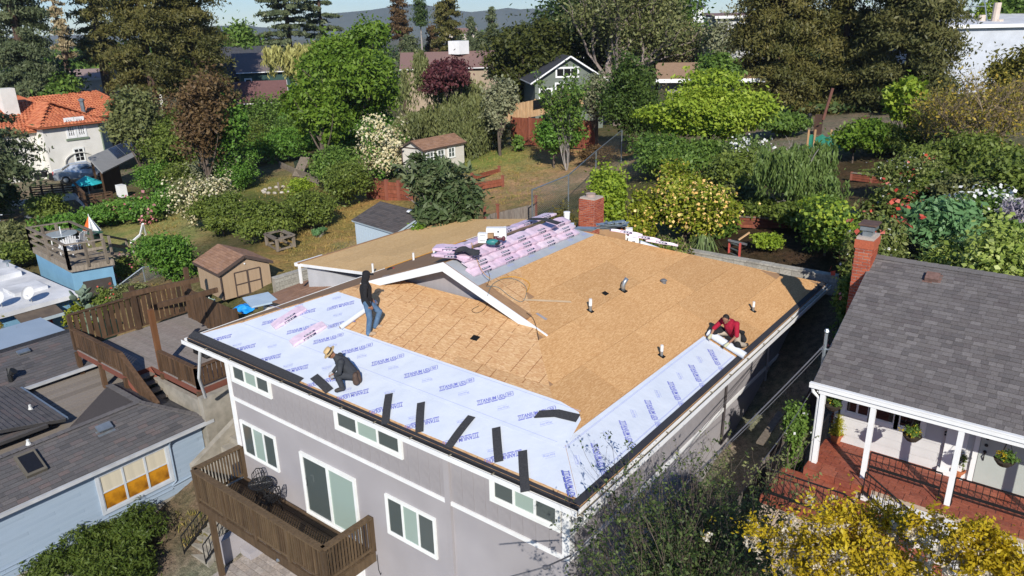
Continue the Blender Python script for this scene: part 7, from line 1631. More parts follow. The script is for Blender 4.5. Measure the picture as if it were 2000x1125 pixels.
    b = MB(); a, c = at(1033,428,RZ+.3), at(1092,437,RZ+.28); d = (c-a).normalized(); x = Zv.cross(d)*.12; b.add([a-x,a+x,(a+c)/2+x+Zv*.06,(a+c)/2-x+Zv*.06,c+x,c-x]+[q+Zv*.015 for q in (a-x,a+x,(a+c)/2+x+Zv*.06,(a+c)/2-x+Zv*.06,c+x,c-x)], [(0,1,2,3),(3,2,4,5),(9,8,7,6),(11,10,8,9),(0,3,9,6),(3,5,11,9),(1,0,6,7)]); b.build('starter_strip', dsh, None, 'long black shingle strip draped over the far end of the ridge stack', 'shingle strip')
    # pile behind the ridge by the chimney
    p = at(1107,430,1.75); b = MB(); b.lathe(p, [(.085,0),(.1,.24),(.108,.245),(.108,.27),(.095,.275)], 14); t = b.build('bucket', white, None, 'white plastic bucket standing left of the brick chimney', 'bucket')
    carton('carton', 'white wrapped bale under the plastic bucket', 1105, 447, 1.62, .5, .3, .16, under, 60)
    p = at(1196,466,1.25); u = dirs(60); v = Zv.cross(u); b = MB(); w, d_, h = .78, .5, .36; ax = (u,v,Zv)
    for s in (-1,1): b.box(p+u*s*w/2+Zv*h/2, (.02,d_,h), ax); b.box(p+v*s*d_/2+Zv*h/2, (w,.02,h), ax)
    b.box(p+Zv*.02, (w,d_,.03), ax); t = b.build('carton', card, None, 'big open brown carton full of sheet metal flashing right of the chimney', 'carton')
    fl = mat('grey sheet metal flashing', (.40,.45,.47), (.28,.32,.34), 4, .35, metal=.6)
    rr = random.Random(5); b = MB()
    for i in range(7): c = p+Zv*(h+.02+.018*i)+u*rr.uniform(-.12,.12)+v*rr.uniform(-.08,.08); uu = (u+v*rr.uniform(-.5,.5)+Zv*rr.uniform(-.12,.12)).normalized(); b.box(c, (rr.uniform(.5,.95), rr.uniform(.2,.42), .008), (uu, Zv.cross(uu).normalized(), Zv))
    for i in range(3): c = p+Zv*(h+.13)+u*(-.2+.22*i); b.tube([c-v*.12, c+v*.12], .055, 8, False)
    b.build('sheet_metal_flashing', fl, None, 'loose pieces of grey flashing heaped on the brown carton', 'flashing', kind='stuff')
    b = MB(); c = at(1138,449,1.55)
    for i in range(4): b.box(c+Zv*.02*i+u*.04*i, (.6,.3,.012), (u,v,Zv))
    b.build('sheet_metal_flashing', fl, None, 'flat grey flashing sheets stacked in front of the chimney', 'flashing', kind='stuff')
    a, c = at(1105,450,1.62), at(1180,462,1.5); b = MB(); b.bar(a, c, .3, .025); b.build('plank', card, None, 'long thin board propped behind the back hip', 'plank')
    tool('nail_gun', 'orange power tool beside the brown carton', 'power tool', 1214, 462, 1.3, (('body', mat('orange tool body', (.55,.10,.02)), (0,0,.12), (.07,.07,.13)), ('grip', mat('orange tool body', (.55,.10,.02)), (-.08,0,.16), (.08,.05,.05)), ('base', dkp, (-.12,0,.05), (.09,.06,.05))))
    carton('paper_sack', 'white paper sack with red print on the back hip', 1226, 467, 1.15, .28, .2, .36, wcard, 60, ((.0,.2,.1,.08),))
    carton('paper_sack', 'second white sack slumped lower on the back hip', 1235, 478, 1.0, .34, .22, .24, wcard, 45, ((.0,.12,.1,.05),))
    a, c = at(1248,476,.98), at(1285,490,.72); b = MB(); b.tube([a, c], .12, 14); b.build('underlayment_roll', under, None, 'white underlayment roll lying down the back hip', 'underlayment roll')
    # ladder at the back eave
    a, c = at(1424,500,-.2), at(1444,508,-.2); L = thing('ladder', 'red and grey extension ladder standing at the back eave', 'ladder', a)
    lr = mat('red fibreglass rail', (.55,.10,.08), None, 3, .5); dn = V(0,.22,1).normalized()
    for q, pt in ((a,470),(c,470)):
        b = MB(); b.bar(q-Zv*1.0-V(0,-.2,0)*0, q+dn*.0+V(0,-.05,.62), .05, .08); b.build('side_rail', lr, L)
    for i in range(5): b = MB(); b.bar(a+V(0,-.01-.01*i,-.25+.19*i), c+V(0,-.01-.01*i,-.25+.19*i), .035, .035); b.build('rung', galv, L)
    b = MB(); m_ = (a+c)/2+V(.05,-.05,.62); b.bar(m_-V(.3,0,0), m_+V(.38,0,-.05), .03, .07); b.build('stabiliser', galv, L); b = MB(); b.bar(m_+V(.05,.05,.05), m_+V(.32,.3,.3), .05, .05); b.build('wood_block', neww, L)
roof_clutter()
# ---------------------------------------------------------------- the three workers
def fused(name, caps, m, parent, vox=.013, smooth=3):
    """tapered limbs merged into one continuous surface"""
    b = MB()
    for a, c, ra, rb in caps:
        a, c = Vector(a), Vector(c); d = c-a; L = d.length
        if L < 1e-4: b.ell(a, (ra,ra,ra), 10, 6); continue
        b.tube([a, c], [ra, rb], 10); b.ell(a, (ra,)*3, 10, 6); b.ell(c, (rb,)*3, 10, 6)
    o = b.build(name, m, parent, smooth=True)
    r = o.modifiers.new('merge', 'REMESH'); r.mode = 'VOXEL'; r.voxel_size = vox; r.use_smooth_shade = True
    s = o.modifiers.new('soften', 'SMOOTH'); s.factor = .5; s.iterations = smooth
    return o
skin = mat('brown skin', (.30,.15,.09), (.27,.13,.08), 8, .55)
def hand(P, wrist, tip, side, curl):
    """palm, four unequal fingers and a thumb"""
    d = (tip-wrist).normalized(); s = (side-d*side.dot(d)).normalized(); n = d.cross(s); caps = [(wrist, wrist+d*.05, .024, .032), (wrist+d*.03-s*.02, wrist+d*.07-s*.025, .02, .017), (wrist+d*.03+s*.02, wrist+d*.07+s*.022, .02, .017)]
    for i, L in enumerate((.062,.072,.068,.052)):
        a = wrist+d*.075+s*(i-1.5)*.0175; k = a+d*L*.5-n*curl*.012; e = k+d*L*.45-n*curl*.035; caps += [(a, k, .0095, .009), (k, e, .009, .0075)]
    t = wrist+d*.02-s*.028; k = t+(d*.6-s).normalized()*.035; caps += [(t, k, .012, .0105), (k, k+(d-s*.2-n*curl*.4).normalized()*.03, .0105, .009)]
    return caps
def person(label, base, f, J, clothes, hat=None, extras=None, gloves=None, shoes=None, hairm=None, S=.93):
    """J: joints in (forward, left, up) metres; clothes: list of (name, material, capsules)"""
    f = Vector(f).normalized(); s = Zv.cross(f); base = Vector(base)
    W = lambda p: base+(f*p[0]+s*p[1]+Zv*p[2])*S
    t = thing('person', label, 'person', base)
    j = {k: W(v) for k, v in J.items()}
    hd = j['head']; hf = (W(J['look'])-W((0,0,0))).normalized() if 'look' in J else f
    hs = Zv.cross(hf).normalized(); hu = hf.cross(hs)
    caps = [(j['pelvis'], j['chest'], .115, .13), (j['chest'], j['neck'], .12, .055), (j['neck'], hd, .05, .06), (hd, hd+hu*.055*S, .072, .08), (hd+hf*.02-hu*.04, hd+hf*.035-hu*.055, .055, .04)]
    caps += [(hd+hf*.085-hu*.0, hd+hf*.095-hu*.022, .010, .015), (hd+hf*.078-hu*.055, hd+hf*.08-hu*.055, .012, .012)]
    for sg in (-1, 1): caps += [(hd+hs*sg*.078, hd+hs*sg*.08-hu*.03, .018, .012), (hd+hs*sg*.03+hf*.07+hu*.012, hd+hs*sg*.032+hf*.072+hu*.012, .014, .014)]
    for q in ('L', 'R'):
        caps += [(j['sh'+q], j['el'+q], .048, .038), (j['el'+q], j['wr'+q], .036, .025), (j['hip'+q], j['kn'+q], .08, .055), (j['kn'+q], j['an'+q], .052, .036), (j['an'+q], j['to'+q], .036, .03), (j['chest'], j['sh'+q], .09, .055), (j['pelvis'], j['hip'+q], .1, .085)]
        d = (j['wr'+q]-j['el'+q]).normalized(); tip = j.get('ha'+q, j['wr'+q]+d*.15); caps += hand(None, j['wr'+q], tip, f if abs(d.dot(f)) < .8 else s, .7)
    fused('body', caps, skin, t, .0085, 2)
    eye = mat('dark eye', (.01,.008,.006), None, 3, .3)
    for sg in (-1, 1): b = MB(); b.ell(hd+hs*sg*.03+hf*.083+hu*.012, (.008,.008,.006), 8, 5); b.build('eye', eye, t)
    for nm, m, spec in clothes:
        c = []
        for a_, b_, ra, rb in spec: c.append((j[a_] if isinstance(a_, str) else W(a_), j[b_] if isinstance(b_, str) else W(b_), ra, rb))
        fused(nm, c, m, t, .012, 3)
    if hairm: fused('hair', [(hd+hu*.045-hf*.012, hd+hu*.06-hf*.02, .085, .083), (hd+hu*.02-hf*.045, hd-hu*.03-hf*.05, .065, .05)], hairm, t, .011, 1)
    return t, j, (hd, hf, hs, hu), W
def workers():
    blackc = mat('black cotton', (.012,.012,.014), (.018,.018,.02), 20, .9); jean = mat('blue denim', (.06,.115,.20), (.10,.17,.27), 9, .85, .2, 40); tanb = mat('tan work boot', (.42,.30,.20), (.35,.25,.16), 6, .8); charc = mat('charcoal cotton', (.033,.036,.042), (.045,.048,.055), 12, .9)
    straw = mat('straw hat', (.58,.42,.22), (.5,.35,.17), 30, .85, .3, 60); beltl = mat('brown leather tool belt', (.085,.055,.04), (.06,.038,.028), 10, .7); redc = mat('crimson cotton', (.33,.008,.03), (.27,.008,.025), 8, .85); tanp = mat('sand work trousers', (.42,.36,.28), (.35,.29,.22), 8, .85); glov = mat('grey work glove', (.33,.33,.34), None, 6, .8); glovy = mat('pale yellow glove', (.48,.47,.30), (.4,.4,.27), 9, .8); dkb = mat('dark boot', (.045,.04,.038), None, 6, .7); hairb = mat('black hair', (.010,.008,.007), (.02,.015,.012), 30, .7)
    legs = lambda r=1.0: sum([[('pelvis','hip'+q,.115*r,.098*r),('hip'+q,'kn'+q,.094*r,.07*r),('kn'+q,'an'+q,.07*r,.058*r)] for q in 'LR'], [])
    top = lambda sl='wr', r=1.0: [('pelvis','chest',.128*r,.148*r),('chest','neck',.135*r,.07*r)]+sum([[('chest','sh'+q,.105*r,.07*r),('sh'+q,'el'+q,.064*r,.053*r)]+([('el'+q,'wr'+q,.052*r,.04*r)] if sl == 'wr' else []) for q in 'LR'], [])
    boots = [('anL','toL',.055,.045),('anR','toR',.055,.045)]
    gl = lambda j: None
    # standing, black hoodie and cap, facing right
    fdir = V(CR.x,CR.y,0).normalized()*.92+V(-CF.x,-CF.y,0).normalized()*-.25
    b0 = onF(722,652); up_ = .06
    J = dict(pelvis=(.0,0,.90), chest=(-.0,0,1.24), neck=(.01,0,1.45), head=(.04,0,1.57), look=(1,0,-.15), hipL=(0,.09,.86), hipR=(0,-.09,.86), knL=(.29,.10,.62), anL=(.14,.11,.27), toL=(.30,.12,.22), knR=(.03,-.09,.46), anR=(-.04,-.09,.05), toR=(.12,-.1,.03), shL=(-.01,.19,1.38), shR=(-.01,-.19,1.38), elL=(-.02,.24,1.10), elR=(-.05,-.24,1.10), wrL=(.12,.2,.88), wrR=(.06,-.21,.85))
    # plant the raised foot on the slope
    f = Vector(fdir).normalized(); s = Zv.cross(f); q = b0+(f*.18+s*.11)*.93; dz = fz(q.y)-b0.z; k = dz/.93+.06; J['anL'] = (.16,.11,k); J['toL'] = (.31,.12,k-.02); J['knL'] = (.31,.10,k+.40)
    t, j, (hd, hf, hs, hu), W = person('standing worker in black hoodie, black cap and blue jeans facing right', b0, fdir, J, [('jeans', jean, legs()), ('hoodie', blackc, top()+[('neck','head',.085,.098)]), ('boots', tanb, boots)])
    b = MB(); b.ell(hd+hu*.055, (.095,.09,.075), 14, 8, (hf,hs,hu)); b.box(hd+hf*.115+hu*.045, (.11,.12,.014), (hf,hs,hu)); b.build('cap', blackc, t, smooth=False)
    # crouching, straw hat, facing left
    fdir = -V(CR.x,CR.y,0).normalized()*.95+V(CF.x,CF.y,0).normalized()*-.25
    b0 = onF(671,758); 
    J = dict(pelvis=(-.24,0,.36), chest=(-.03,0,.66), neck=(.10,0,.83), head=(.19,0,.91), look=(1,.0,-.75), hipL=(-.22,.1,.34), hipR=(-.22,-.1,.34), knL=(.12,.13,.42), anL=(.02,.13,.06), toL=(.17,.14,.03), knR=(.06,-.16,.22), anR=(-.3,-.14,.16), toR=(-.26,-.14,.10), shL=(.0,.19,.76), shR=(.0,-.19,.76), elL=(.06,.24,.52), elR=(.04,-.24,.52), wrL=(.16,.15,.42), wrR=(.2,-.14,.38))
    t, j, (hd, hf, hs, hu), W = person('crouching worker in straw hat and dark grey jacket with leather tool belt', b0, fdir, J, [('trousers', charc, legs()), ('jacket', charc, top(r=1.05)), ('boots', dkb, [('anL','toL',.055,.045),('anR','toR',.055,.045)]), ('gloves', glov, [('wrL',(.24,.12,.38),.036,.04),('wrR',(.27,-.12,.35),.036,.04)]), ('tool_belt', beltl, [((-.28,.16,.36),(-.3,.18,.2),.06,.075),((-.34,.02,.36),(-.36,.06,.18),.07,.08),((-.26,-.16,.36),(-.28,-.19,.2),.06,.075),((-.3,.16,.38),(-.3,-.16,.38),.05,.05)])])
    b = MB(); ax = (hf*.97-hu*.15, hs, (hu*.97+hf*.15)); b.lathe(hd+hu*.06, [(.0,.005),(.165,.0),(.168,.008),(.1,.018),(.095,.06),(.085,.105),(.05,.118),(.0,.112)], 18, ax); h = b.build('straw_hat', straw, t); b = MB(); b.lathe(hd+hu*.078, [(.101,0),(.098,.03)], 18, ax); b.build('hat_band', blackc, h)
    # kneeling, red shirt, over the roll
    b0 = onR(1417,682)+V(0,.22,0); b0.z = rz(b0.x); fdir = V(-.12,-1,0)
    J = dict(pelvis=(-.16,0,.33), chest=(.05,0,.62), neck=(.17,0,.77), head=(.27,-.0,.83), look=(1,.1,-.9), hipL=(-.14,.12,.31), hipR=(-.14,-.12,.31), knL=(.14,.30,.20), anL=(-.16,.34,.08), toL=(-.28,.35,.05), knR=(.16,-.33,.34), anR=(.06,-.42,.14), toR=(.2,-.46,.12), shL=(.08,.2,.70), shR=(.08,-.2,.70), elL=(.22,.30,.45), elR=(.24,-.34,.48), wrL=(.36,.16,.24), wrR=(.37,-.34,.34))
    t, j, (hd, hf, hs, hu), W = person('kneeling worker in red shirt and sand trousers bending over the white roll', b0, fdir, J, [('trousers', tanp, legs(.98)), ('shirt', redc, top('el', 1.04)), ('boots', dkb, [('anL','toL',.055,.045),('anR','toR',.06,.05)]), ('knee_pads', blackc, [((.17,.31,.2),(.08,.31,.12),.075,.06),((.2,-.34,.34),(.14,-.38,.22),.08,.06),((-.02,-.24,.36),(.1,-.3,.37),.095,.09)]), ('gloves', glovy, [('wrL',(.44,.12,.19),.036,.042),('wrR',(.45,-.34,.28),.036,.042)]), ('tool_belt', blackc, [((-.2,.2,.36),(-.24,.26,.18),.06,.08),((-.22,.15,.38),(-.22,-.15,.38),.05,.05),((-.1,.24,.45),(-.18,.26,.4),.035,.05)])], hairm=hairb)
workers()
# ---------------------------------------------------------------- furniture, pots, cars and small things
def small_things():
    # ---- balcony set
    zf = -4.2
    def scroll_chair(label, c, az):
        t = thing('iron_chair', label, 'chair', c); f = dirs(az); s = Zv.cross(f); P = lambda a, b_, z: V(*c)+f*a+s*b_+Zv*z
        for a, b_ in ((.17,.16),(.17,-.16),(-.17,.16),(-.17,-.16)): b = MB(); b.tube([P(a*.8,b_*.8,.4), P(a*1.15,b_*1.15,.2), P(a*1.25,b_*1.25,0)], .013, 6); b.build('leg', blackiron, t)
        b = MB(); b.tube([P(.2*math.cos(k*math.pi/9),.2*math.sin(k*math.pi/9),.4) for k in range(19)], .014, 6)
        for k in range(6): b.tube([P(-.19+.075*k*.98,-math.sqrt(max(.001,.04-(.19-.0735*k)**2)),.4), P(-.19+.0735*k,math.sqrt(max(.001,.04-(.19-.0735*k)**2)),.4)], .012, 5)
        for k in range(4): y = -.14+.093*k; x = math.sqrt(.04-y*y); b.tube([P(-x,y,.4),P(x,y,.4)], .01, 5)
        b.build('seat', blackiron, t)
        b = MB(); arch = [P(-.2,.17,.4), P(-.24,.2,.62), P(-.27,.16,.8), P(-.28,.0,.88), P(-.27,-.16,.8), P(-.24,-.2,.62), P(-.2,-.17,.4)]; b.tube(arch, .015, 6)
        for y in (-.1,-.035,.035,.1): b.tube([P(-.2,y,.4),P(-.25,y*1.3,.62),P(-.275,y*.9,.82)], .01, 5)
        for z in (.55,.68): b.tube([P(-.235,.18,z),P(-.235,0,z+.06),P(-.235,-.18,z)], .01, 5)
        b.build('backrest', blackiron, t)
    def wx(px, py): return at(px, py, zf)
    a = at(516,985,zf); scroll_chair('round backed black iron chair behind the small patio table on the balcony', V(a.x-.1,-.35,zf), 175-90)
    a = at(540,985,zf); scroll_chair('lower black iron chair in front of the small patio table on the balcony', V(a.x+.18,-.62,zf), -95)
    c = at(524,980,zf); c = V(c.x-.02,-.52,zf); t = thing('bistro_table', 'round black lattice iron table standing on the balcony', 'table', c); b = MB()
    for r in (.05,.12,.19,.26,.3): b.tube([c+V(r*math.cos(k*math.pi/10), r*math.sin(k*math.pi/10), .64) for k in range(21)], .013 if r < .3 else .018, 5)
    for k in range(20): q = V(math.cos(k*math.pi/10), math.sin(k*math.pi/10), 0); b.tube([c+q*.03+Zv*.64, c+q*.3+Zv*.64], .012, 4)
    b.build('table_top', blackiron, t)
    for k in range(3): q = V(math.cos(2.1*k), math.sin(2.1*k), 0); b = MB(); b.tube([c+q*.08+Zv*.62, c+q*.1+Zv*.3, c+q*.24], .015, 6); b.build('leg', blackiron, t)
    # ---- brown deck: grill cabinet, gas bottle, folding chair, bins under
    p = at(398,690,-3.0); t = thing('grill_cabinet', 'black open cabinet with a white gas bottle on the brown deck', 'cabinet', p)
    b = MB(); b.box(p+V(-.3,.1,.35), (.05,.6,.7)); b.box(p+V(.1,.4,.35), (.8,.05,.7)); b.box(p+V(.1,.1,.02), (.8,.6,.04)); b.build('case', mat('black metal', (.015,.015,.016), None, 3, .5), t)
    b = MB(); b.lathe(p+V(.1,.1,.04), [(.1,0),(.15,.05),(.15,.25),(.1,.33),(.04,.34),(.06,.42),(.05,.43)], 12); b.build('gas_bottle', white, label='white gas bottle inside the black cabinet', cat='gas bottle')
    p = at(402,628,-3.0); t = thing('folding_chair', 'white and green folding chair at the back of the brown deck', 'chair', p); gm = mat('mint green webbing', (.35,.55,.42))
    for s in (-.2,.2): b = MB(); b.tube([p+V(s,0,0),p+V(s,.3,.45),p+V(s,.4,.85)], .02, 5); b.tube([p+V(s,.4,0),p+V(s,0,.42)], .02, 5); b.build('frame', white, t)
    b = MB(); b.box(p+V(0,.15,.43), (.42,.4,.02)); b.box(p+V(0,.38,.7), (.42,.03,.25)); b.build('seat', gm, t)
    p = at(254,745,-5.4); t = thing('wheelie_bin', 'dark wheelie bin and sacks in the shade under the brown deck stair', 'bin', p); b = MB(); b.lathe(p, [(.26,0),(.33,.75),(.35,.8),(.2,.88)], 4); b.build('bin_body', mat('dark blue grey plastic', (.03,.035,.045), None, 3, .5), t)
    p = at(222,675,-5.2); b = MB(); b.box(p+Zv*.5, (.7,.7,1.0)); b.box(p+Zv*1.04, (.8,.8,.08)); b.build('wheelie_bin', [mat('dark green plastic', (.012,.03,.022), None, 3, .5)], None, 'dark green lidded bin in the corner below the brown deck', 'bin')
    for k, (px, py) in enumerate(((268,755),(285,770))): p = at(px, py, -5.3); b = MB(); b.box(p+Zv*.3, (.5,.04,.7), (dirs(30), dirs(-60), Zv)); b.build('board_scrap', white if k else neww, None, ['pale board scrap leaning under the deck stair','white panel scrap leaning under the deck stair'][k], 'scrap')
    # ---- prickly pear
    p = hit(178,655); t = thing('cactus', 'tall grey green prickly pear cactus by the chain link fence', 'cactus', p); cm = mat('cactus pad', (.16,.21,.15), (.12,.165,.11), 8, .6); h = up(p, 570); rr = random.Random(4); pads = [(p, V(0,0,1))]
    b0 = MB(); b0.tube([p-Zv*.1, p+Zv*h*.5], [.12,.08], 8); b0.build('stem', cm, t)
    for i in range(30):
        z = h*rr.uniform(.3,1.0); a = rr.uniform(0,6.28); r = rr.uniform(.05,.55); c = p+V(math.cos(a)*r, math.sin(a)*r, z); d = V(math.cos(a)*.6, math.sin(a)*.6, rr.uniform(.4,1)).normalized(); n = d.cross(V(rr.uniform(-1,1), rr.uniform(-1,1), .2)).normalized(); b = MB(); b.ell(c, (.13,.03,.2), 10, 6, (n.cross(d), n, d)); b.build('pad', cm, t, smooth=True)
    # ---- chain link by the cactus
    q = [at(x, y, z) for x, y, z in ((100,665,-5.2),(205,642,-4.9),(203,592,-3.9),(330,540,-3.2))]
    chain_link('chain link fence with pipe rail in front of the cactus', [at(98,690,-5.3), at(207,655,-5.1)], .95)
    chain_link('chain link fence rising behind the cactus towards the tan shed', [at(200,625,-4.8), at(286,560,-3.6), at(372,548,-3.1)], .95)
    # ---- yard: frame table, planter, lawn post
    p = [at(x, y, -2.75) for x, y in ((522,479),(543,491),(575,482),(552,472))]; c = sum(p, V(0,0,0))/4; t = thing('frame_table', 'weathered grey wooden frame table with open top on the dry grass', 'table', c); hh = up(p[1], 468); w = .28
    for q in p: b = MB(); b.bar(q, q+Zv*hh, .12, upv=(1,0,0)); b.build('leg', greywood, t)
    for a, d in zip(p, p[1:]+p[:1]): b = MB(); b.bar(a+Zv*hh, d+Zv*hh, .26, .05); b.build('top_board', greywood, t); b = MB(); b.bar(a+Zv*.06, d+Zv*.06, .06, .09); b.build('rail', greywood, t)
    p = hit(623,462); b = MB(); b.lathe(p, [(.22,0),(.28,.18),(.3,.18),(.26,.15)], 10); t = b.build('planter', concrete, None, 'round grey planter with green leaves on the dry grass', 'planter'); plant('round', 'green leafy plant growing in the round planter', 'plant', 'potted_plant', 623, 445, 14, base_py=462, n=900, leaf=.2, aspect=.35, m=G_['sage'])
    p = hit(545,372); b = MB(); b.tube([p, p+Zv*up(p,356)], .07, 7); b.build('garden_post', greywood, None, 'short grey post on a stone circle in the lawn', 'post')
    rr = random.Random(8); t = thing('stone_ring', 'ring of pale stones around the lawn post', 'stones', p); sm = vmat('pale field stone', [(.4,.36,.3),(.5,.45,.38),(.33,.3,.26)], .9, 8, .3)
    for k in range(14): a = k*.449; b = MB(); b.ell(p+V(math.cos(a)*1.1, math.sin(a)*1.1, .04), (.2,.15,.12), 7, 4); b.build('stone', sm, t)
    # terrace with wood edge, chairs
    q = [at(546,322,-3.2), at(580,338,-3.2), at(622,352,-3.1)]; t = thing('terrace_edging', 'weathered board edging of the small lawn terrace', 'retaining wall', q[0])
    for a, d in zip(q, q[1:]):
        for r in range(2): b = MB(); b.bar(a+Zv*(.15+.3*r-.3), d+Zv*(.15+.3*r-.3), .08, .28); b.build('board', greywood, t)
    gchair = mat('dark green plastic', (.012,.055,.045), None, 3, .5)
    def lounge(label, p, az, m, s=1., name='garden_chair'):
        t = thing(name, label, 'chair', p); f = dirs(az); l = Zv.cross(f); Q = lambda a, b_, z: V(*p)+(f*a+l*b_+Zv*z)*s
        for y in (-.28,.28): b = MB(); b.bar(Q(.3,y,0), Q(.26,y,.5), .05*s); b.bar(Q(-.3,y,0), Q(-.2,y,.5), .05*s); b.bar(Q(.35,y,.52), Q(-.35,y,.5), .1*s, .03*s); b.build('arm_frame', m, t)
        b = MB()
        for k in range(5): x = .25-.11*k; b.bar(Q(x,-.25,.36-.02*k), Q(x,.25,.36-.02*k), .09*s, .025*s)
        b.build('seat', m, t); b = MB()
        for k in range(5): y = -.2+.1*k; b.bar(Q(-.22,y,.3), Q(-.42,y*1.1,.95-.04*abs(k-2)), .08*s, .02*s, upv=f)
        b.build('backrest', m, t)
    lounge('dark green garden chair on the lawn terrace', at(560,312,-3.2), 150, gchair, 1.2)
    lounge('second dark green chair tipped beside the terrace steps', at(588,340,-3.4), 100, gchair, 1.1)
    b = MB(); a = at(580,345,-3.4); b.bar(a, a+V(-.3,1.2,1.3), .9, .06); b.build('ramp_board', greywood, None, 'grey board ramp leaning on the terrace edge', 'board')
    # ---- old deck furniture
    zd = -3.06; wch = mat('white resin', (.75,.75,.74), None, 3, .45)
    for k, (px, py, az) in enumerate(((158,482,250),(140,490,280),(133,497,300))): lounge(['rightmost white garden chair by the round table on the roof deck','middle white garden chair on the roof deck','white garden chair nearest the front rail of the roof deck'][k], at(px,py,zd), az, wch, .95)
    p = at(125,482,zd); t = thing('patio_table', 'round glass patio table with white rim on the roof deck', 'table', p); b = MB(); b.lathe(p+Zv*.68, [(.72,0),(.76,.02),(.74,.05),(.0,.05)], 20); b.build('table_top', glass('pale table glass', (.35,.4,.42), .15), t); b = MB(); b.tube([p, p+Zv*1.1], .03, 6); b.build('pole', wch, t)
    for k in range(4): a = k*1.57; b = MB(); b.tube([p+V(math.cos(a)*.55, math.sin(a)*.55, 0), p+V(math.cos(a)*.5, math.sin(a)*.5, .68)], .03, 5); b.build('leg', wch, t)
    lounge('dark green chair at the left corner of the roof deck', at(102,474,zd), 60, gchair, .9)
    p = at(172,470,zd); t = thing('bench', 'long dark green bench on the roof deck', 'bench', p); b = MB(); b.box(p+Zv*.5, (1.9,.55,.06), (dirs(75), dirs(-15), Zv)); b.build('seat', mat('green bench top', (.03,.11,.07), None, 3, .5), t)
    for s in (-.8,.8): b = MB(); b.box(p+dirs(75)*s+Zv*.24, (.06,.4,.48), (dirs(75), dirs(-15), Zv)); b.build('leg', gchair, t)
    p = at(180,455,zd+.35); h = up(p, 421); t = thing('patio_umbrella', 'closed orange and white patio umbrella on the roof deck', 'umbrella', p); b = MB(); b.k = 0; n = 14
    vs = [p+Zv*h]; r = .46
    for k in range(n): a = 2*math.pi*k/n; vs.append(p+V(math.cos(a)*r*(.7+.35*(k%2)), math.sin(a)*r*(.7+.35*(k%2)), h*.08))
    b.v = [tuple(v) for v in vs]; b.f = [(0,1+k,1+(k+1)%n) for k in range(n)]; b.mi = [0 if (k//3)%2 else 1 for k in range(n)]; b.build('canopy', [mat('orange canvas', (.62,.14,.03), (.5,.1,.02), 6, .8), mat('white canvas', (.72,.74,.72), None, 6, .8)], t); b = MB(); b.tube([p-Zv*.4, p+Zv*(h+.08)], .025, 6); b.build('pole', wch, t)
    # ---- drive by the white house: car, motorcycle, umbrella, fences, walls, bins
    zg = -4.5; p = at(163,352,zg); t = thing('parked_car', 'silver saloon car parked under the arch of the white house', 'car', p); f = dirs(20); l = Zv.cross(f); cp = mat('silver car paint', (.46,.5,.55), None, 3, .25, metal=.5, spec=.6); Q = lambda a, b_, z: V(*p)+f*a+l*b_+Zv*z
    prof = [(-2.1,.35),(-2.15,.75),(-2.0,.95),(-1.45,1.02),(-.75,1.42),(.45,1.45),(1.15,1.05),(1.95,.92),(2.15,.7),(2.15,.35)]
    b = MB(); k = len(prof); vs = []
    for y, sc in ((-.86,1.0),(-.8,1.0),(.8,1.0),(.86,1.0)): vs += [Q(x*(1 if abs(y) < .84 else .99), y*(1 if z < 1.03 else .82), z) for x, z in prof]
    b.add(vs, [(r*k+i, r*k+i+1, (r+1)*k+i+1, (r+1)*k+i) for r in range(3) for i in range(k-1)]+[tuple(range(k)), tuple(range(4*k-1,3*k-1,-1))]); b.build('body', cp, t, bevel=.05)
    for sg in (-1, 1):
        b = MB(); b.add([Q(-.95,sg*.78,1.06),Q(.85,sg*.80,1.06),Q(.38,sg*.715,1.38),Q(-.68,sg*.715,1.36)], [(0,1,2,3),(3,2,1,0)]); b.build('side_window', gl_black, t)
        for x in (-1.3,1.35):
            b = MB(); b.lathe(Q(x,sg*.72,.32), [(.2,0),(.32,.02),(.33,.12),(.3,.18)], 14, (f,Zv,l*sg)); w = b.build('wheel', mat('tyre rubber', (.02,.02,.02), None, 3, .8), t); b = MB(); b.lathe(Q(x,sg*.89,.32), [(.2,0),(.19,.02),(.03,.03)], 10, (f,Zv,l*sg)); b.build('rim', galv, w)
        b = MB(); b.box(Q(-2.1,sg*.66,.78), (.12,.3,.18), (f,l,Zv)); b.build('tail_light', mat('red lens', (.45,.02,.02), None, 3, .3), t)
    b = MB(); b.add([Q(-1.42,-.68,1.05),Q(-1.42,.68,1.05),Q(-.79,.6,1.4),Q(-.79,-.6,1.4)], [(0,1,2,3),(3,2,1,0)]); b.build('rear_window', gl_black, t)
    p = at(88,352,zg); t = thing('motorcycle', 'dark motorcycle parked against the white house wall', 'motorcycle', p); f = dirs(60); l = Zv.cross(f); dk = mat('black motorcycle', (.012,.012,.012), None, 3, .4)
    for s in (-.65,.65): b = MB(); b.lathe(p+f*s+Zv*.32-l*.06, [(.2,0),(.32,.01),(.33,.1),(.2,.12)], 14, (f,Zv,l)); b.build('wheel', dk, t)
    b = MB(); b.ell(p+Zv*.75+f*.1, (.35,.16,.17), 10, 6, (f,l,Zv)); b.ell(p+Zv*.8-f*.4, (.38,.14,.08), 10, 6, (f,l,Zv)); b.tube([p+f*.62+Zv*.32, p+f*.4+Zv*1.05], .03, 5); b.tube([p+f*.38+Zv*1.05-l*.35, p+f*.38+Zv*1.05+l*.35], .025, 5); b.box(p+Zv*.45, (.5,.25,.35), (f,l,Zv)); b.build('frame', dk, t)
    p = at(176,385,-4.6); z = -4.6+up(p, 344); t = thing('patio_umbrella', 'open turquoise patio umbrella beside the silver car', 'umbrella', p); h = up(p, 343); r = 30*mpp(p)*.95; b = MB(); n = 8
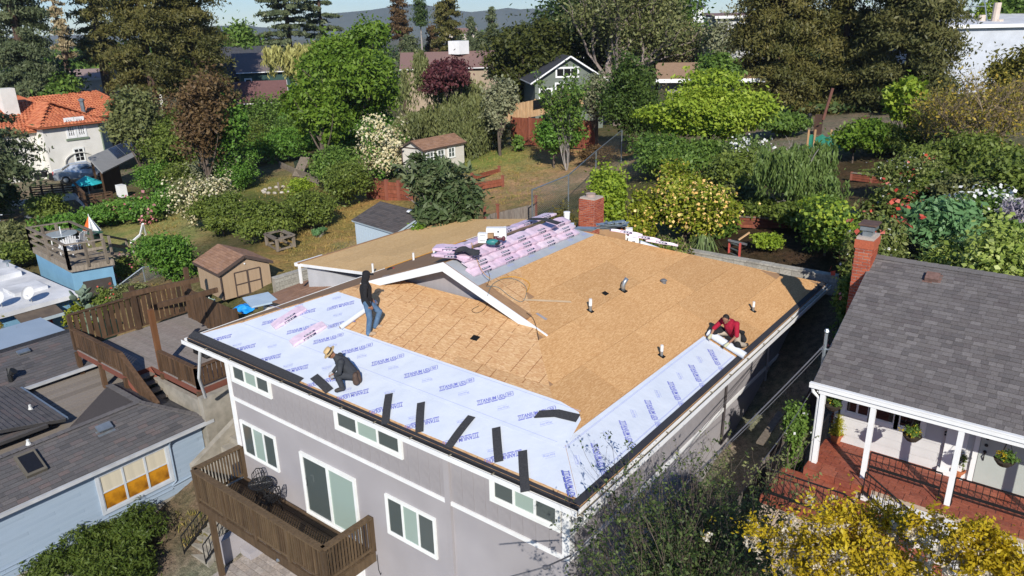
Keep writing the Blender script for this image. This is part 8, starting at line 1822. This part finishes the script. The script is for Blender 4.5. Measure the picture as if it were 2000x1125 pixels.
    b.v = [tuple(p+Zv*h)]+[tuple(p+V(math.cos(k*math.pi/4)*r, math.sin(k*math.pi/4)*r, h-.62)) for k in range(n)]; b.f = [(0,1+k,1+(k+1)%n) for k in range(n)]; b.mi = [0]*n; b.build('canopy', mat('turquoise canvas', (.03,.42,.45), (.02,.36,.4), 3, .8), t); b = MB(); b.tube([p, p+Zv*h], .03, 6); b.build('pole', white, t)
    def slat_fence(label, a, c, h, n=5, k=4):
        t = thing('slatted_fence', label, 'fence', a)
        for i in range(n): z = h*(i+.6)/n; b = MB(); b.bar(a+Zv*z, c+Zv*z, .05, h/n*.52); b.build('slat', brownwood, t)
        for i in range(k+1): q = a+(c-a)*(i/k); b = MB(); b.bar(q, q+Zv*(h+.05), .12, upv=(1,0,0)); b.build('post', brownwood, t)
        b = MB(); b.bar(a+Zv*(h+.06), c+Zv*(h+.06), .16, .05); b.build('cap_rail', brownwood, t)
    a, c = at(64,388,-4.5), at(147,382,-4.5); slat_fence('horizontal slat fence along the drive below the white house', a, c, up(a, 365))
    a, c = at(170,406,-4.7), at(222,398,-4.7); slat_fence('short horizontal slat fence below the turquoise umbrella', a, c, up(a, 383), 4, 3)
    slat_fence('slat fence running down from the drive corner to the umbrella terrace', at(147,382,-4.5), at(170,408,-4.7), 1.15, 5, 2)
    wp = mat('whitewashed concrete', (.62,.62,.6), (.5,.5,.48), 2, .85, .2, 14, dirt=.2)
    b = MB(); q = [at(20,402,-5.0), at(62,398,-4.9), at(150,386,-4.6), at(178,420,-5.0)]
    for a, c in zip(q, q[1:]): b.bar(a+Zv*-.2, c+Zv*-.2, .3, 1.1)
    b.build('retaining_wall', wp, None, 'whitewashed retaining wall under the driveway slat fence', 'retaining wall')
    for k, (px, py) in enumerate(((169,374),(192,368))): p = at(px, py, -4.6); b = MB(); b.lathe(p, [(.36,0),(.45,.95),(.47,1.0),(.3,1.08)], 4); b.build('wheelie_bin', mat('black bin plastic', (.012,.014,.014), None, 3, .5), None, ['left black bin under the turquoise umbrella','right black bin under the turquoise umbrella'][k], 'bin')
    rr = random.Random(2); b = MB()
    t = thing('junk_pile', 'pile of old planks and junk at the left edge', 'junk', at(30,415,-5))
    for k in range(10): p = at(rr.uniform(12,52), rr.uniform(405,430), -5.0); b = MB(); d = dirs(rr.uniform(0,180)); b.bar(p+Zv*.2, p+d*rr.uniform(.8,1.8)+Zv*rr.uniform(.2,.7), .2, .05); b.build('plank', greywood if k % 3 else galv, t)
    # ---- right garden: post with pipe, netting, stub post
    p = at(1596,262,.6); t = thing('wooden_post', 'brown wooden post with a tall leaning pipe by the green netting', 'post', p); b = MB(); b.bar(p-Zv*1.2, p+Zv*up(p,224), .4, upv=(1,0,0)); b.build('post', mat('dark brown post', (.09,.05,.035), (.06,.035,.025), 5, .85, stretch=(1,1,.3)), t); b = MB(); b.tube([p+V(.25,0,.9), p+V(.55,.2,up(p,172))], .09, 7); b.build('pipe', mat('rusty pipe', (.16,.07,.05), None, 4, .7), t)
    p = at(1686,262,.7); b = MB(); b.bar(p-Zv*.4, p+Zv*up(p,228), .42, upv=(1,0,0)); b.build('wooden_post', brownwood, None, 'short thick brown post right of the green netting', 'post')
    a, c = at(1575,298,.3), at(1655,298,.3); h = up(a, 262); t = thing('netting_fence', 'green plastic netting stretched between stakes in the right garden', 'netting', a); nm = mat('green netting', (.02,.16,.11), (.03,.2,.14), 20, .6); b = MB(); d = (c-a).normalized(); L = (c-a).length; b.add([a+d*L*i/12+V(0,.1*math.sin(i*1.7),z*h*(1 if z == 0 else .9+.1*math.sin(i*2))) for i in range(13) for z in (0,1)], [(2*i,2*i+2,2*i+3,2*i+1) for i in range(12)]); b.build('net', nm, t)
    for f_ in (0,.16,.55,1): q = a+(c-a)*f_; b = MB(); b.tube([q, q+Zv*(h+.25)], .06, 5); b.build('stake', neww, t)
    p = at(1573,248,.5); b = MB(); b.ell(p+Zv*.35, (.45,.3,.35), 8, 5); b.ell(p+V(.2,0,.75), (.18,.18,.2), 8, 5); b.build('black_sack', mat('black plastic sack', (.01,.01,.011), None, 4, .4), None, 'black stuffed sack at the back of the right garden', 'sack')
    p = at(1672,448,.25); b = MB(); b.lathe(p-Zv*.3, [(.3,0),(.36,.9),(.38,.95),(.1,1.0)], 12); b.build('water_barrel', mat('dark navy barrel', (.012,.016,.03), None, 3, .4), None, 'dark barrel in the shade at the end of the alley', 'barrel')
    p = hit(1690,382); b = MB(); b.tube([p, p+Zv*up(p,360)], .03, 5); b.build('garden_stake', neww, None, 'thin pale stake in front of the long red bed', 'stake')
    # rock pile by the back fence
    t = thing('rock_pile', 'pile of grey rocks on the bank right of the red fence', 'rocks', hit(1145,215)); rr = random.Random(6)
    for k in range(12): p = hit(1120+rr.uniform(0,48), 214+rr.uniform(0,14)); b = MB(); b.ell(p+Zv*.15, (rr.uniform(.3,.7), rr.uniform(.3,.5), rr.uniform(.2,.4)), 7, 4); b.build('rock', mat('grey rock', (.22,.19,.17), (.15,.13,.12), 3, .9, .3, 10), t, smooth=False)
    # ---- alley: fence, downspouts
    a, c = at(1488,868,-3.3), V(12.75,12.0,-1.3)
    f0, f1 = V(12.62,3.1,-3.6), V(12.72,9.6,-2.3)
    wood_fence('plank_fence', 'grey plank fence with leaning capped end board in the alley', [f0, V(12.66,5.5,-3.2), f1], 1.35, oldw, .15, .015, posth=1.4)
    q0, q1 = onp(1482,866,(12.6,0,0),(1,0,0)), onp(1524,806,(12.6,0,0),(1,0,0)); b = MB(); b.bar(V(12.62,q0.y,q0.z), V(12.62,q1.y,q1.z), .16, .05); b.build('cap_board', greywood, None, 'pale weathered cap board on the near end of the alley fence', 'board')
    m = at(1450,770,-1.5); b = MB(); b.tube([(WX+.06,7.05,-.3),(WX+.06,7.05,-1.4),(WX+.07,7.0,-2.7)], .03, 6); b.build('downspout', mat('dark downspout', (.06,.05,.05), None, 3, .6), house); b = MB(); b.tube([(WX+.06,10.0,-.3),(WX+.06,10.0,-2.2)], .03, 6); b.build('downspout', stucco, house)
    # ---- cottage porch pots and hanging baskets
    def pot(label, px, py, r, kind=None):
        p = at(px, py, PF); p.z = PF; b = MB(); b.lathe(p, [(r*.7,0),(r*.95,r*1.25),(r*1.1,r*1.25),(r*1.1,r*1.55),(r*.95,r*1.55),(r*.9,r*1.3),(0,r*1.3)], 14); b.build('plant_pot', terra, None, label, 'plant pot'); return p+Zv*r*1.3
    c = pot('terracotta pot in the corner of the red-tiled porch', 1632, 862, .13); t = thing('potted_conifer', 'small golden conical conifer growing in the corner pot', 'plant', c); hh = .52
    C, o, tn, _ = conifer(2600, hh, .13, 60, .02, .5, -.1, .3); put(t, 'crown', leaf_mesh('crown', C+np.array(c), .035, lm('golden conifer', (.2,.2,.015), (.38,.36,.03), (.5,.48,.06)), o, tn, .4))
    c = pot('terracotta pot with flowering plant in front of the entry panel', 1868, 932, .13); t = thing('potted_plant', 'spindly flowering plant in the pot by the entry panel', 'plant', c); C, o, tn = lobes(900, (.14,.14,.3), 10, .35, .14); put(t, 'crown', leaf_mesh('crown', C+np.array(c)+np.array((0,0,.25)), .045, G_['shrub'], o, tn)); C, o, tn = lobes(200, (.15,.15,.3), 10, .35, .14); put(t, 'blossom', leaf_mesh('blossom', C+np.array(c)+np.array((0,0,.3)), .035, G_['wht'], o, tn, .9))
    for px, py, lab in ((1782,850,'hanging basket with yellow flowers between the second and third porch posts'),(1628,790,'hanging basket with yellow leaves behind the first porch post'),(1962,898,'hanging basket with trailing flowers in front of the door')):
        c = onp(px, py, (0,FE+.15,0), (0,1,0)); t = thing('hanging_basket', lab, 'hanging basket', c); b = MB(); b.lathe(c, [(.02,-.13),(.1,-.11),(.17,-.02),(.18,0),(.14,0)], 12); b.build('basket', mat('coir basket', (.06,.045,.03), (.04,.03,.02), 14, .95), t)
        for k in range(3): q = c+V(math.cos(2.09*k)*.17, math.sin(2.09*k)*.17, 0); b = MB(); b.tube([q, V(c.x,c.y,.36)], .005, 4); b.build('chain', blackiron, t)
        C, o, tn = lobes(700, (.2,.2,.12), 10, .4, .14); put(t, 'foliage', leaf_mesh('foliage', C+np.array(c)+np.array((0,0,.06)), .05, G_['mid'], o, tn)); C, o, tn = lobes(90, (.19,.19,.13), 10, .4, .14); put(t, 'blossom', leaf_mesh('blossom', C+np.array(c)+np.array((0,0,.08)), .035, G_['gold'], o, tn, .9))
    # ---- service wires
    wm = mat('grey overhead wire', (.10,.10,.11), None, 3, .5)
    def wire(label, a, c, r=.012, sag=.15):
        a, c = Vector(a), Vector(c); b = MB(); b.tube([a+(c-a)*f-Zv*sag*4*f*(1-f) for f in [k/16 for k in range(17)]], r, 5); b.build('overhead_wire', wm, None, label, 'wire')
    mast = V(GX-.06,6.0,1.1)
    def along(px, py, D): d = ray(px, py); return CAM+d*(D/math.hypot(d.x, d.y))
    wire('grey service wire from the cottage mast down to the bottom edge of the picture', mast, along(1130,1140,9.6), .016, .1)
    wire('thin black wire crossing in front of the side wall to the corner box', mast-Zv*.1, V(WX+.1,.3,-2.1), .007, .25)
    wire('thin wire from the back corner of the side wall down to the front corner', V(WX+.15,9.5,-1.0), V(WX+.05,.5,-2.2), .006, .1)
    wire('dark wire passing the cottage gutter corner into the alley shrubs', V(GX-.2,6.5,.1), along(1490,900,11), .008, .1)
    c = along(1065,1108,9.3); b = MB(); b.tube([along(985,1130,9.1), c, along(1115,1085,9.9)], .014, 5); b.ell(c, (.05,.05,.035), 8, 5); b.ell(c+V(.05,.02,.02), (.035,.035,.03), 8, 5); b.build('wire_splice', wm, None, 'black cable splice hanging at the near corner of the grey house', 'cable')
small_things()
def grass():
    """dry grass tufts and green weeds of the yard, uncountable"""
    pts = []; tn = []
    for px0, px1, py0, py1, n, gcol in ((560,760,400,540,5200,.35),(500,640,345,395,1800,.5),(285,350,425,480,1300,.5),(930,1060,295,400,2600,.45),(350,460,1000,1060,500,.8),(560,600,530,560,500,.7),(240,330,555,600,600,.5)):
        for k in range(n//6):
            p = hit(rnd.uniform(px0,px1), rnd.uniform(py0,py1)); g = rnd.random()
            for q in range(6): pts.append((p.x+rnd.gauss(0,.09), p.y+rnd.gauss(0,.09), p.z+.05)); tn.append(min(1, max(0, gcol*.6+.5*g*g+rnd.gauss(0,.1))))
    C = np.array(pts); d = np.tile(np.array((0,0,1.)), (len(C),1))
    me, o = leaf_mesh('grass', C, .2, lm('yard grass blades', (.34,.23,.08), (.26,.2,.07), (.10,.15,.03)), None, np.array(tn), .12, 0, 0, .9, d); link('grass', me, o, kind='stuff')
grass()
def haze():
    b = MB(); b.bb((-3600,-900,-62), (3600,3900,120)); o = b.build('haze', [], kind='stuff')
    m = bpy.data.materials.new('thin air'); m.use_nodes = True; t = m.node_tree; t.nodes.clear(); out = t.nodes.new('ShaderNodeOutputMaterial'); v = t.nodes.new('ShaderNodeVolumePrincipled')
    v.inputs['Color'].default_value = (.80,.88,1,1); v.inputs['Density'].default_value = 0.00016; v.inputs['Anisotropy'].default_value = .2
    t.links.new(v.outputs[0], out.inputs['Volume']); o.data.materials.append(m); o.display_type = 'WIRE'
haze()
